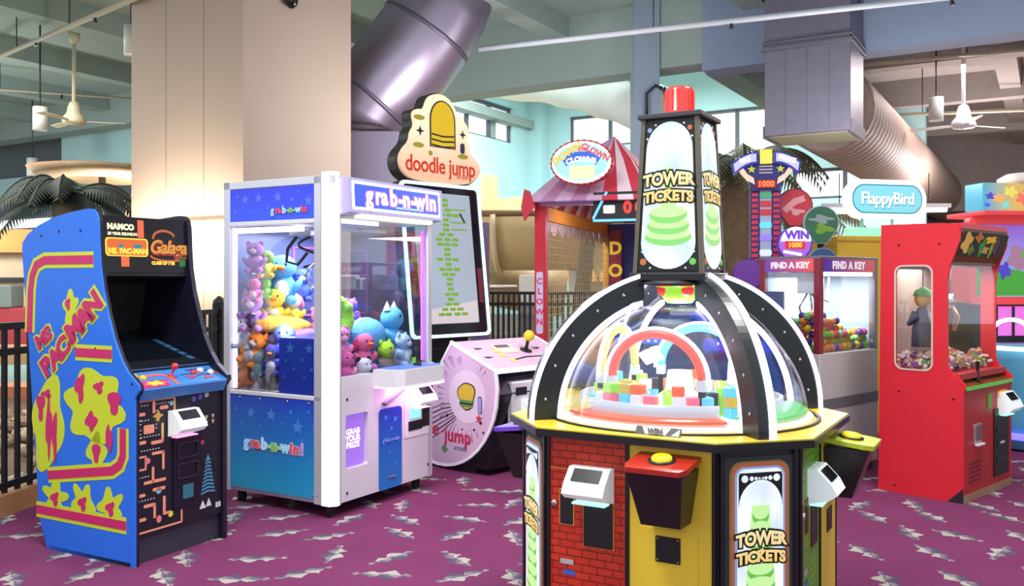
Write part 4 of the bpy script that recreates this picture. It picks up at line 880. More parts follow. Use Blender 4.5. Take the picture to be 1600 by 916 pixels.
# ---- plush toys
def fab(c): return mat('plush_%d_%d_%d' % c, c, .95, nz=.18, ns=45, bump=.5)
def plush(name, label, loc, s, yaw, body, ear='round', belly=None, head=None, earc=None, pitch=0, roll=0, muzzle=None, arms=True, cat='plush toy'):
    """loc in the claw machine's frame, toy faces -y before yaw"""
    M0 = gr.matrix_basis if False else Matrix.Translation(gr.location) @ Matrix.Rotation(gr.rotation_euler.z, 4, 'Z')
    t = thing(name, label, cat, M0 @ Vector(loc), 0, 'plush toys in the claw machine'); t.rotation_mode = 'XYZ'
    t.rotation_euler = (radians(pitch), radians(roll), gr.rotation_euler.z + radians(yaw))
    s *= 1.22; k_ = 1.1 if muzzle == 'trunk' else .82
    t.location = M0 @ Vector((max(loc[0], .02 + k_ * s), max(loc[1], .03 + .82 * s), loc[2]))
    bm = fab(body); hm = fab(head or body); em = fab(earc or body); lm = fab(belly or body)
    c = G(); c.ell((0, 0, 0), (.62 * s, .55 * s, .68 * s))
    for x in (-1, 1): c.ell((x * .42 * s, -.42 * s, -.5 * s), (.24 * s, .36 * s, .22 * s), None, 10, 7)
    c.out('body', bm, t)
    if arms:
        for x in (-1, 1): G().ell((x * .64 * s, -.2 * s, .12 * s), (.18 * s, .24 * s, .36 * s), Matrix.Rotation(x * .6, 3, 'Y'), 10, 7).out('arm', bm, t)
    s0 = s
    hd = G().ell((0, -.12 * s, .98 * s), (.62 * s, .54 * s, .54 * s)).out('head', hm, t)
    if belly: G().ell((0, -.22 * s, -.02 * s), (.42 * s, .40 * s, .5 * s), None, 12, 8).out('belly', lm, t)
    for x in (-1, 1):
        if ear == 'round': G().ell((x * .46 * s, -.05 * s, 1.42 * s), (.2 * s, .1 * s, .2 * s), None, 10, 6).out('ear', em, hd)
        elif ear == 'long': G().ell((x * .3 * s, 0, 1.8 * s), (.14 * s, .08 * s, .5 * s), Matrix.Rotation(x * .2, 3, 'Y'), 10, 8).out('ear', em, hd)
        elif ear == 'flop': G().ell((x * .62 * s, -.05 * s, .9 * s), (.14 * s, .2 * s, .42 * s), Matrix.Rotation(-x * .25, 3, 'Y'), 10, 8).out('ear', em, hd)
        elif ear == 'big': G().ell((x * .72 * s, 0, 1.05 * s), (.42 * s, .1 * s, .42 * s), None, 12, 8).out('ear', em, hd)
        elif ear == 'point': G().lathe([(.2 * s, 0), (.12 * s, .2 * s), (.001, .42 * s)], (x * .4 * s, -.05 * s, 1.36 * s), 8).out('ear', em, hd)
        G().ell((x * .2 * s, -.62 * s, 1.1 * s), (.06 * s, .04 * s, .07 * s), None, 8, 6).out('eye', mat('toy_eye', (14, 14, 18), .15), hd)
    if muzzle == 'beak': G().ell((0, -.74 * s, .92 * s), (.2 * s, .22 * s, .1 * s), None, 10, 6).out('beak', fab((240, 120, 40)), hd)
    elif muzzle == 'trunk': G().tube([(0, -.6 * s, .95 * s), (0, -.85 * s, .7 * s), (0, -.9 * s, .35 * s), (.05 * s, -1.0 * s, .1 * s)], [.17 * s, .15 * s, .12 * s, .1 * s], 10).out('trunk', hm, hd)
    elif muzzle: G().ell((0, -.56 * s, .86 * s), (.26 * s, .2 * s, .19 * s), None, 12, 7).out('muzzle', fab(muzzle), hd)
    return t
VIO = (176, 120, 200)
P_ = plush
P_('plush_monkey', 'mauve plush monkey at the top left of the toy rack', (.10, .76, 1.57), .075, -60, (170, 110, 190), 'round', muzzle=(230, 190, 220))
P_('plush_turtle', 'yellow plush turtle with a green head hung on the toy rack', (.20, .76, 1.53), .068, -50, (224, 200, 70), None, head=(120, 160, 70), belly=(206, 220, 90))
P_('plush_penguin', 'big sky blue plush penguin with a white belly', (.345, .76, 1.40), .125, -50, (92, 170, 224), None, belly=(240, 240, 246), muzzle='beak')
P_('plush_bear', 'dark blue plush bear at the right end of the toy rack', (.53, .76, 1.38), .085, -45, (64, 92, 190), 'round', muzzle=(170, 190, 240))
P_('plush_bunny', 'pink plush rabbit sitting low on the left of the rack', (.10, .77, 1.36), .06, -60, (222, 110, 170), 'long', belly=(240, 200, 220))
P_('plush_frog', 'lime green plush frog under the yellow turtle', (.20, .77, 1.375), .05, -50, (130, 196, 70), 'round')
P_('plush_dog', 'lilac plush dog with a white muzzle below the rack', (.09, .80, 1.20), .095, -60, (186, 130, 204), 'point', muzzle=(236, 220, 240), belly=(90, 60, 120))
P_('plush_duck', 'yellow plush duck with an orange beak in the middle row', (.275, .76, 1.225), .095, -50, (244, 208, 70), None, muzzle='beak', belly=(236, 228, 200))
P_('plush_chick', 'white faced yellow plush chick right of the duck', (.43, .76, 1.21), .09, -45, (244, 206, 76), 'flop', head=(240, 236, 230), earc=(236, 120, 160))
def cushion(name, label, loc, r, yaw, c, roll=0, c2=None, seam=True):
    M0 = Matrix.Translation(gr.location) @ Matrix.Rotation(gr.rotation_euler.z, 4, 'Z')
    t = thing(name, label, 'plush toy', M0 @ Vector(loc), 0, 'plush toys in the claw machine'); t.rotation_euler = (0, radians(roll), gr.rotation_euler.z + radians(yaw))
    G().ell((0, 0, 0), r, None, 18, 12).out('stuffed_body', fab(c), t)
    if seam: G().tube([((r[0] * 1.0) * cos(a_), 0, (r[2] * 1.0) * sin(a_)) for a_ in [k * pi / 12 for k in range(24)]], r[0] * .03, 5, closed=True).out('seam', fab(c2 or c), t)
    return t
cushion('plush_banana', 'long orange yellow plush loaf lying across the pile', (.22, .66, 1.165), (.20, .07, .055), -48, (240, 184, 70), 4)
P_('plush_seal', 'pale grey plush seal leaning on the left window post', (.095, .85, 1.07), .085, -70, (196, 206, 226), None, muzzle=(226, 230, 240), roll=8)
cushion('plush_snake', 'lavender spotted plush roll under the orange loaf', (.28, .60, 1.085), (.17, .075, .06), -48, (170, 130, 214), -6, (130, 90, 190))
P_('plush_fox', 'bright orange plush fox sprawled by the side window', (.11, .80, .965), .085, -75, (246, 130, 36), 'point', muzzle=(206, 210, 226), roll=25, belly=(206, 200, 220))
P_('plush_cat', 'red orange plush cat behind the orange fox', (.22, .75, 1.0), .06, -60, (236, 90, 50), 'point')
P_('plush_whale', 'periwinkle plush whale behind the prize chute', (.20, .60, .99), .095, -50, (110, 140, 226), None, belly=(200, 210, 240))
P_('plush_dragon', 'teal plush dragon on the lower left of the pile', (.12, .745, .875), .06, -70, (70, 150, 170), 'point')
P_('plush_penguin', 'navy blue plush penguin touching the prize chute', (.12, .62, .90), .075, -65, (52, 60, 160), None, belly=(226, 226, 240), muzzle='beak')
P_('plush_bear', 'brown plush bear in the lower left corner of the side window', (.12, .855, .82), .085, -80, (176, 96, 56), 'round', muzzle=(210, 150, 110), roll=-10)
P_('plush_elephant', 'grey plush elephant at the bottom of the side window', (.12, .64, .775), .105, -70, (116, 116, 128), 'big', muzzle='trunk')
P_('plush_bunny', 'pale lilac plush rabbit lying at the foot of the side window', (.14, .80, .755), .06, -80, (206, 180, 230), 'flop')
P_('plush_pig', 'pink plush pig beside the stile of the side window', (.42, .50, 1.14), .07, -45, (244, 130, 170), 'round', muzzle=(250, 170, 200))
P_('plush_frog', 'mint green plush frog behind the side window stile', (.38, .40, 1.05), .075, -40, (150, 226, 130), 'round')
def torus(name, label, loc, R, r, yaw, tilt, c):
    M0 = Matrix.Translation(gr.location) @ Matrix.Rotation(gr.rotation_euler.z, 4, 'Z')
    t = thing(name, label, 'plush toy', M0 @ Vector(loc), 0, 'plush toys in the claw machine'); t.rotation_euler = (radians(tilt), 0, gr.rotation_euler.z + radians(yaw))
    G().tube([(R * cos(k * pi / 14), 0, R * sin(k * pi / 14)) for k in range(28)], r, 12, closed=True).out('stuffed_ring', fab(c), t)
    G().ell((R * .9, -.02, R * .5), (r * .8, r * 1.1, r * .8), None, 10, 7).out('tail_end', fab(c), t); return t
torus('plush_snake', 'neon green plush ring snake left in the front window', (.33, .28, 1.22), .10, .05, -10, -10, (160, 240, 80))
P_('plush_whale', 'light blue plush whale below the neon green ring', (.40, .36, 1.09), .12, -20, (110, 176, 240), None, belly=(220, 236, 250))
cushion('plush_ball', 'large round sky blue plush ball in the front window', (.62, .28, 1.07), (.165, .15, .125), 0, (96, 168, 232), -22, (200, 226, 250))
P_('plush_shark', 'aqua blue plush shark with a white hat at the right of the window', (.88, .26, 1.04), .125, 15, (84, 176, 220), 'point', belly=(226, 240, 250), head=(96, 186, 226), earc=(240, 240, 246))
P_('plush_bear', 'pale blue plush bear behind the joystick', (.86, .14, .93), .085, 10, (170, 196, 230), 'round', belly=(222, 228, 244), muzzle=(226, 230, 240))
P_('plush_pig', 'upper pink plush pig at the left of the front window', (.25, .17, 1.0), .085, -15, (244, 140, 190), 'round', muzzle=(250, 190, 220))
P_('plush_bunny', 'lower hot pink plush rabbit by the white front panel', (.25, .13, .86), .08, -10, (246, 110, 180), 'flop')
P_('plush_flamingo', 'pink plush flamingo in the middle of the front window', (.46, .15, .94), .09, -10, (240, 116, 160), 'flop', muzzle='beak', earc=(220, 50, 100))
P_('plush_leopard', 'spotted tan plush leopard wearing a neon green hood', (.67, .14, .88), .09, 5, (150, 130, 110), 'round', head=(176, 240, 50), earc=(176, 240, 50), muzzle=(160, 140, 120))
P_('plush_panda', 'white and black plush panda behind the control deck', (.41, .10, .815), .075, -10, (226, 228, 238), 'round', earc=(24, 24, 34), muzzle=(236, 236, 240))
P_('plush_whale', 'dark blue plush whale under the pink flamingo', (.53, .18, .81), .085, 0, (50, 90, 170), None)
P_('plush_bear', 'violet plush bear at the back of the front window', (.74, .50, 1.2), .07, 0, (140, 100, 220), 'round')
P_('plush_crab', 'small red plush crab next to the neon green ring', (.47, .45, 1.23), .05, -15, (230, 70, 90), 'round')
P_('plush_frog', 'small lime plush frog at the right edge of the front window', (.93, .09, .815), .055, 20, (150, 230, 70), 'round', belly=(230, 80, 90))
P_('plush_bunny', 'blue plush rabbit filling the middle of the toy pile', (.60, .55, .98), .14, -10, (120, 150, 230), 'flop')
P_('plush_bear', 'rose plush bear at the back right of the toy pile', (.85, .60, .98), .13, 0, (226, 130, 170), 'round')
P_('plush_bear', 'cream plush bear deep in the toy pile beside the prize chute', (.45, .62, .92), .12, -20, (230, 214, 190), 'round')
# ================================================================== tower ticket game (centre)
tw = thing('ticket_tower_game', 'domed ticket game with a lit tower and red beacon, in front', 'arcade machine', (.70, 3.74, 0), -30)
TY = mat('yellow_laminate', (228, 196, 52), .35, nz=.05); TBK = mat('black_t_moulding', (18, 18, 22), .35)
def octo(w, h): return [(-h, -w), (h, -w), (w, -h), (w, h), (h, w), (-h, w), (-w, h), (-w, -h)]
G().prism(octo(.55, .335), 'z', .02, .868).out('cabinet_body', mat('black_stone_print', (30, 32, 38), .5, nz=.4, ns=12), tw)
G().prism(octo(.615, .350), 'z', .868, .895).out('table_edge', TBK, tw); G().prism(octo(.61, .345), 'z', .895, .90).out('table_top', TY, tw, 'yellow octagonal table top')
G().prism(octo(.50, .30), 'z', 0, .03).out('plinth', RUBBER, tw)
RED = brick_print('red_brick_print', (214, 56, 24), (196, 44, 18), (120, 24, 10)); GRN = brick_print('green_brick_print', (120, 176, 26), (98, 156, 20), (74, 120, 16))
PUR = brick_print('purple_brick_print', (110, 80, 220), (90, 60, 196), (60, 40, 140)); BLB = brick_print('blue_brick_print', (50, 120, 220), (40, 100, 200), (24, 60, 140))
SLAB = mat('charcoal_slab_print', (44, 48, 54), .5, nz=.35, ns=22)
CGOLD = grad_mat('gold_letter', (255, 206, 96), (255, 244, 190), .45, .62, emit=.75); INK = mat('ink_black', (16, 14, 12), .4)
SKYW = stone_lit('backlit_pale_stone', (196, 218, 242), (250, 254, 255), .93); CGOLD2 = grad_mat('gold_letter_tower', (255, 206, 96), (255, 244, 190), 1.74, 1.92, emit=.75); TGR = mat('backlit_tower_green', (110, 196, 84), .3, emit=.8); TGL = mat('backlit_pale_green', (196, 240, 160), .3, emit=.9)
LILAC = mat('backlit_blue_border', (150, 176, 232), .3, emit=.6); BRD = mat('brown_border_print', (186, 104, 60), .4, emit=.15); OLV = mat('olive_border_print', (120, 130, 70), .4)
def face(k, y): return Matrix.Rotation(radians(90 * k), 4, 'Z') @ FR(0, y, 0)
def corner(k, d): return Matrix.Rotation(radians(45 + 90 * k), 4, 'Z') @ FR(0, d, 0)
def sgn(M, pts, m, nm, par, d0, d1, holes=()):
    g = G(); g.m = M; g.prism(pts, 'z', d0, d1, holes); return g.out(nm, m, par)
def logo(M, par, cx, cy, s, d=.004, gold=None):
    ar = lambda x, y: (x, y + .10 * s * (1 - (x / (.55 * s)) ** 2) * .5 + y * .25 * (1 - abs(x) / (.6 * s)))
    ar2 = lambda x, y: (x, y + .06 * s * (1 - (x / (.6 * s)) ** 2))
    for nm, m, off, dd in (('logo_outline', INK, .045 * s, 0), ('logo_letters', gold or CGOLD, .012 * s, .0015)):
        txt(nm, 'TOWER', m, par, M @ Matrix.Translation((cx, cy + .17 * s, d + dd)), .30 * s, .0006, off, .96, warp=ar)
        txt(nm, 'of', m, par, M @ Matrix.Translation((cx, cy + .0 * s, d + dd)), .09 * s, .0006, off * .5)
        txt(nm, 'TICKETS', m, par, M @ Matrix.Translation((cx, cy - .18 * s, d + dd)), .29 * s, .0006, off, .92, warp=ar2)
def tower_pic(M, par, cx, cy, w, h, n, d, mats=(TGR, TGL)):
    sgn(M, [(cx - w * .5, cy - h * .04), (cx + w * .5, cy - h * .04), (cx + w * .2, cy + h * .92), (cx - w * .2, cy + h * .92)], TGL, 'tower_print_body', par, d - .0004, d)
    for i in range(n):
        t = i / (n - 1); ww = w * (1 - .62 * t); y = cy + h * t * .86
        sgn(M, oval(cx, y, ww / 2, h / n * .62, 20), mats[0], 'tower_print', par, d, d + .0008); sgn(M, oval(cx, y + h / n * .2, ww / 2 * .92, h / n * .42, 20), mats[1], 'tower_print_top', par, d + .0008, d + .0016)
# corner sign panels
for k in range(4):
    M = corner(k, -(.55 + .335) / sqrt(2)); hw = .215 / sqrt(2)
    p = sgn(M, rrect(0, .44, .30, .80, .004), SLAB, 'corner_slab', tw, 0, .006)
    sgn(M, rrect(0, .43, .235, .79, .045), OLV, 'sign_border', p, .006, .009); sgn(M, rrect(0, .43, .225, .78, .042), BRD, 'sign_border', p, .009, .011); sgn(M, rrect(0, .43, .195, .75, .034), LILAC, 'sign_border', p, .011, .013); sgn(M, rrect(0, .43, .178, .735, .028), SKYW, 'lit_sign_face', p, .013, .015)
    top = .795
    sp = [(-.08, top - .01), (.08, top - .01), (.085, top - .02), (.085, top - .13)] + [(.085 * cos(radians(a)), top - .13 + .095 * sin(radians(a))) for a in range(10, 171, 12)] + [(-.085, top - .13), (-.085, top - .02)]
    sgn(M, sp, INK, 'sign_spandrel', p, .015, .0165)
    sgn(M, ribbon([(.083 * cos(radians(a)), top - .135 + .088 * sin(radians(a))) for a in range(15, 166, 10)], .006), SKYW, 'arch_line', p, .0165, .0175)
    for x, r in ((-.062, .013), (-.035, .008), (-.018, .006), (-.005, .004), (.008, .004), (.02, .006), (.037, .008), (.062, .013)): sgn(M, oval(x, top - .03, r, r, 12), SKYW, 'spandrel_dot', p, .0165, .0175)
    tower_pic(M, p, 0, .10, .17, .62, 12, .0155); logo(M, p, 0, .515, .185, .019)
    for s in (-1, 1): sgn(M, [(s * .135, .02), (s * .152, .02), (s * .152, .865), (s * .135, .865)], TBK, 'edge_moulding', tw, .0, .012)
# player faces
for k, (br, nm) in enumerate(((RED, 'red brick printed door'), (GRN, 'green brick printed door'), (BLB, 'blue brick printed door'), (PUR, 'purple brick printed door'))):
    M = face(k, -.55); X0, X1, XM = -.315, .315, .005
    dpn = sgn(M, [(X0, .05), (XM - .012, .05), (XM - .012, .86), (X0, .86)], br, 'brick_door', tw, 0, .012); dpn['label'] = nm
    sgn(M, [(XM - .012, .05), (XM + .004, .05), (XM + .004, .86), (XM - .012, .86)], TBK, 'divider_moulding', tw, 0, .018)
    sgn(M, [(X0 - .014, .05), (X0, .05), (X0, .86), (X0 - .014, .86)], TBK, 'edge_moulding', tw, 0, .018); sgn(M, [(X1, .05), (X1 + .014, .05), (X1 + .014, .86), (X1, .86)], TBK, 'edge_moulding', tw, 0, .018)
    yp = sgn(M, [(XM + .004, .05), (X1, .05), (X1, .86), (XM + .004, .86)], TY, 'yellow_panel', tw, 0, .014)
    sgn(M, [(XM + .05, .06), (X1 - .05, .06), (X1 - .05, .57), (XM + .05, .57)], TY, 'service_door', yp, .014, .018)
    sgn(M, rrect(.157, .50, .092, .092, .003), mat('black_plate', (26, 26, 28), .45, .2), 'service_plate', yp, .018, .022)
    c = G(); c.m = M
    for sx in (-1, 1):
        for sz in (-1, 1): c.ell((.157 + sx * .038, .50 + sz * .038, .023), (.004, .004, .003), None, 6, 4)
    c.out('plate_screw', mat('brass_screw', (190, 150, 70), .4, .7), yp)
    TR = mat('amber_trim_line', (230, 150, 40), .4)
    sgn(M, [(X0, .742), (XM - .012, .742), (XM - .012, .745), (X0, .745)], TR, 'door_gap_line', dpn, .012, .0135)
    sgn(M, rrect(-.245, .60, .062, .135, .003), TR, 'slot_trim', dpn, .012, .014); sgn(M, rrect(-.245, .60, .054, .127, .003), BLACK, 'ticket_slot', dpn, .014, .016)
    sgn(M, rrect(-.115, .55, .125, .175, .003), TR, 'slot_trim', dpn, .012, .014); sgn(M, rrect(-.115, .55, .117, .168, .003), BLACK, 'bill_acceptor', dpn, .014, .018)
    g = G(); g.m = M; g.lathe([(.013, .012), (.013, .02), (.008, .022), (.001, .022)], (-.297, .61, 0), 12); g.out('door_lock', CHROME, dpn)
    sgn(M, rrect(-.245, .395, .055, .018, .003), mat('grey_label', (176, 170, 170), .5), 'sticker', dpn, .012, .0135); sgn(M, rrect(-.235, .355, .05, .016, .003), mat('blue_label', (50, 100, 190), .5), 'sticker', dpn, .012, .0135)
    reader(tw, -.135, .70, .165, -.562, (150, 250, 235), Matrix.Rotation(radians(90 * k), 4, 'Z'))
    # button pod: tapered black bin with coloured lid and big button
    lid = mat('pod_lid_%d' % k, ((176, 44, 30), (176, 190, 40), (40, 90, 190), (110, 70, 200))[k], .3, nz=.1)
    g = G(); g.m = Matrix.Rotation(radians(90 * k), 4, 'Z'); cx = .165
    v = []
    for (hw2, y0, y1, z) in ((.075, -.552, -.665, .605), (.105, -.552, -.735, .80)): v += [(cx - hw2, y0, z), (cx + hw2, y0, z), (cx + hw2 * .96, y1, z), (cx - hw2 * .96, y1, z)]
    g.add(v, [(3, 2, 1, 0), (4, 5, 6, 7), (0, 1, 5, 4), (1, 2, 6, 5), (2, 3, 7, 6), (3, 0, 4, 7)])
    pod = g.out('button_pod', mat('pod_black', (24, 22, 24), .3), tw, 'black tapered pod with a big yellow button')
    g = G(); g.m = Matrix.Rotation(radians(90 * k), 4, 'Z') @ Matrix.Translation((cx, -.55, .824)) @ Matrix.Rotation(radians(-7), 4, 'X').inverted()
    g.prism([(-.112, 0), (.112, 0), (.112, -.165), (.095, -.2), (-.095, -.2), (-.112, -.165)], 'z', 0, .018); g.out('pod_lid', lid, pod)
    g = G(); g.m = Matrix.Rotation(radians(90 * k), 4, 'Z') @ Matrix.Translation((cx, -.55, .824)) @ Matrix.Rotation(radians(-7), 4, 'X').inverted()
    g.lathe([(.048, .018), (.048, .024), (.001, .024)], (0, -.10, 0), 18); g.out('button_ring', BLACK, pod)
    g = G(); g.m = Matrix.Rotation(radians(90 * k), 4, 'Z') @ Matrix.Translation((cx, -.55, .824)) @ Matrix.Rotation(radians(-7), 4, 'X').inverted()
    g.lathe([(.036, .022), (.036, .032), (.03, .038), (.001, .039)], (0, -.10, 0), 20); g.out('big_button', mat('yellow_dome_button', (248, 206, 30), .25, emit=.3), pod)
# playfield under the dome
PF = mat('lit_playfield', (250, 240, 214), .35, emit=.35, nz=.12, ns=6)
G().lathe([(.001, .905), (.50, .905), (.53, .9), (.53, .915), (.50, .925), (.34, .93), (.001, .93)], (0, 0, 0), 48).out('playfield', PF, tw)
G().lathe([(.545, .9), (.56, .9), (.56, .906), (.545, .906)], (0, 0, 0), 48).out('dome_seal', BLACK, tw)
QC = ((250, 110, 60), (120, 236, 120), (90, 170, 250), (246, 226, 120))
for k in range(4):
    cc = QC[k]
    G().lathe([(.36, .93), (.50, .93), (.51, .936), (.50, .942), (.36, .942)], (0, 0, 0), 14, radians(-135 + 90 * k + 6), radians(-45 + 90 * k - 6)).out('lane_arc', mat('lit_lane_%d' % k, cc, .3, emit=.7), tw)
    G().lathe([(.40, .942), (.415, .942), (.415, .985), (.40, .985)], (0, 0, 0), 14, radians(-130 + 90 * k), radians(-50 + 90 * k)).out('lane_wall', mat('frosted_wall', (236, 246, 250), .2, emit=.55), tw)
    # arch over each lane, standing tangentially
    a = radians(-90 + 90 * k); n = Vector((cos(a), sin(a), 0)); t_ = Vector((-sin(a), cos(a), 0)); ctr = n * .275
    q = [tuple(ctr + t_ * (.185 * cos(radians(b))) + Vector((0, 0, 1.07 + .175 * sin(radians(b))))) for b in range(0, 181, 9)]
    ac = mat('arch_light_%d' % k, ((244, 92, 70), (190, 250, 250), (120, 226, 250), (250, 216, 130))[k], .25, emit=1.0)
    G().tube(q, .019, 8).out('light_arch', ac, tw); q2 = [tuple(Vector(p) + n * .02) for p in q]
    G().tube([tuple(ctr + t_ * (.212 * cos(radians(b))) + Vector((0, 0, 1.06 + .205 * sin(radians(b))))) for b in range(0, 181, 9)], .009, 6).out('arch_glow_edge', LEDW, tw)
    for s in (-1, 1):
        f0 = ctr + t_ * (s * .185); G().box(f0.x - .018, f0.x + .018, f0.y - .018, f0.y + .018, 1.03, 1.075, .003).out('arch_socket', mat('frosted_wall', (236, 246, 250)), tw); G().box(f0.x - .012, f0.x + .012, f0.y - .012, f0.y + .012, .93, 1.03, .002).out('arch_post', DARK, tw)
BC = [mat('acrylic_block_%d' % i, c_, .2, emit=e_) for i, (c_, e_) in enumerate((((246, 96, 50), .45), ((92, 190, 240), .45), ((150, 230, 70), .45), ((250, 250, 250), .7), ((246, 214, 90), .5), ((240, 110, 130), .4)))]
random.seed(21)
for k in range(4):
    for i in range(9):
        a = radians(-128 + 90 * k + i * 9.4); st = random.choice((1, 2, 2, 3)); r = .325 + .035 * random.choice((0, 1))
        for j in range(st):
            w = .024; g = G(); g.m = Matrix.Rotation(a, 4, 'Z') @ Matrix.Translation((r, 0, .931 + j * .04)); g.box(-w, w, -w, w, 0, .038, .004)
            g.out('ticket_block', BC[(i * 2 + j * 3 + k) % 6], tw)
    for i in range(4):
        a = radians(-120 + 90 * k + i * 20); g = G(); g.lathe([(.026, .93), (.030, 1.02), (.0295, 1.02), (.0255, .932)], (.23 * cos(a), .23 * sin(a), 0), 14); g.out('clear_cup', BC[(i + k) % 5], tw)
    a = radians(-45 + 90 * k)
    for j in range(2): g = G(); g.m = Matrix.Rotation(a, 4, 'Z'); g.box(.26, .30, -.02 + j * .05, .02 + j * .05, .93, 1.02 + .02 * j, .003); g.out('bottle_marker', BC[2] if j else DARK, tw)
G().lathe([(.001, .93), (.10, .93), (.10, .97), (.06, 1.0), (.05, 1.08), (.001, 1.08)], (0, 0, 0), 20).out('hub', BC[3], tw)
G().lathe([(.001, 1.36), (.05, 1.36), (.085, 1.40), (.085, 1.42), (.10, 1.43)], (0, 0, 0), 20).out('hub_lamp_green', BC[2], tw)
for s in (-1, 1): G().ell((s * .045, -.05, 1.415), (.035, .03, .028), None, 12, 8).out('hub_lamp_red', mat('red_lamp', (240, 60, 60), emit=.8), tw)
# win badge on the table
g = G(); g.m = Matrix.Translation((.115, -.565, .9)) @ Matrix.Rotation(radians(55), 4, 'X')
g.prism([(-.085, 0), (.085, 0), (.085, .034), (-.085, .034)], 'z', -.004, 0); wb = g.out('win_badge', INK, tw, 'small black badge reading WIN')
g = G(); g.m = Matrix.Translation((.115, -.5655, .9005)) @ Matrix.Rotation(radians(55), 4, 'X'); g.prism([(-.062, .031), (.046, .031), (.030, .003), (-.046, .003)], 'z', 0, .001); g.prism([(.052, .003), (.08, .003), (.08, .03)], 'z', 0, .001); g.out('badge_print', mat('badge_white', (226, 226, 230), .4), wb)
txt('lettering', 'WIN', INK, wb, Matrix.Translation((.107, -.567, .9150)) @ Matrix.Rotation(radians(55), 4, 'X'), .027, .0004, .0022)
# dome: four black ribs with LED edges, clear shell
def ellarc(a, b, r0, n=26):
    t1 = math.acos(r0 / a); return [(a * cos(t1 * i / n), .9 + b * sin(t1 * i / n)) for i in range(n + 1)]
for k in range(4):
    R4 = Matrix.Rotation(radians(45 + 90 * k - 90), 4, 'Z')
    po = ellarc(.655, .60, .17); pi_ = ellarc(.545, .505, .17); hw_ = .016 if k == 0 else .026
    g = G(); g.m = R4; g.prism(po + pi_[::-1], 'y', -hw_, .026); rib = g.out('dome_rib', mat('black_rib', (26, 30, 34), .28, nz=.1), tw, 'curved black dome rib')
    rw = .60 if k == 0 else .643
    for s in (1,):
        lo_ = ellarc(.661, .606, .17); li = ellarc(rw, rw - .053, .17)
        g = G(); g.m = R4; g.prism(lo_ + li[::-1], 'y', s * .0265, s * (.052 if k == 0 else .034)); g.out('rib_led', LEDW, rib)
    if k == 1:
        g = G(); g.m = R4; g.prism(lo_ + li[::-1], 'y', -.0325, -.0265); g.out('rib_led', LEDW, rib)
    lo_ = ellarc(.535, .495, .17); li = ellarc(.515, .477, .17)
    g = G(); g.m = R4; g.prism(lo_ + li[::-1], 'y', -.010, .010); g.out('inner_led', LEDW, rib)
    c = G(); c.m = R4
    for t in (.15, .4, .65, .9, 1.12):
        for s in (-1, 1): c.ell((.60 * cos(t), -hw_ if s < 0 else .026, .9 + .55 * sin(t)), (.006, .003, .006), None, 8, 5)
    c.out('rib_bolt', CHROME, rib)
    sh = [(r, z) for r, z in ellarc(.512, .474, .17, 14)] + [(r, z) for r, z in ellarc(.507, .469, .17, 14)][::-1]
    a0 = radians(-45 + 90 * k + 3.2); a1 = radians(45 + 90 * k - 3.2)
    G().lathe(sh + sh[:1], (0, 0, 0), 14, a0, a1).out('dome_shell', ACRYL, tw, 'clear acrylic dome panel')
G().box(-.16, .16, -.16, .16, 1.452, 1.485, .004).out('tower_base', TBK, tw); G().lathe([(.001, 1.435), (.2, 1.435), (.17, 1.455), (.001, 1.455)], (0, 0, 0), 28).out('dome_crown', BLACK, tw)
# lit tower
H0, H1, W0, W1 = 1.485, 2.115, .146, .118
G().add([(s * w, t * w, z) for w, z in ((W0 - .006, H0), (W1 - .006, H1)) for s, t in ((-1, -1), (1, -1), (1, 1), (-1, 1))], [(3, 2, 1, 0), (4, 5, 6, 7), (0, 1, 5, 4), (1, 2, 6, 5), (2, 3, 7, 6), (3, 0, 4, 7)]).out('tower_body', TBK, tw)
BRZ = mat('bronze_corner_angle', (104, 98, 84), .4, .5)
for sx, sy in ((-1, -1), (1, -1), (1, 1), (-1, 1)):
    v = []
    for w, z in ((W0, H0), (W1, H1)):
        for dx, dy in ((0, 0), (-.018, 0), (-.018, -.018), (0, -.018)): v.append((sx * (w + .003 + dx), sy * (w + .003 + dy), z))
    G().add(v, [(3, 2, 1, 0), (4, 5, 6, 7), (0, 1, 5, 4), (1, 2, 6, 5), (2, 3, 7, 6), (3, 0, 4, 7)]).out('corner_angle', BRZ, tw)
tl = math.atan2(W0 - W1, H1 - H0)
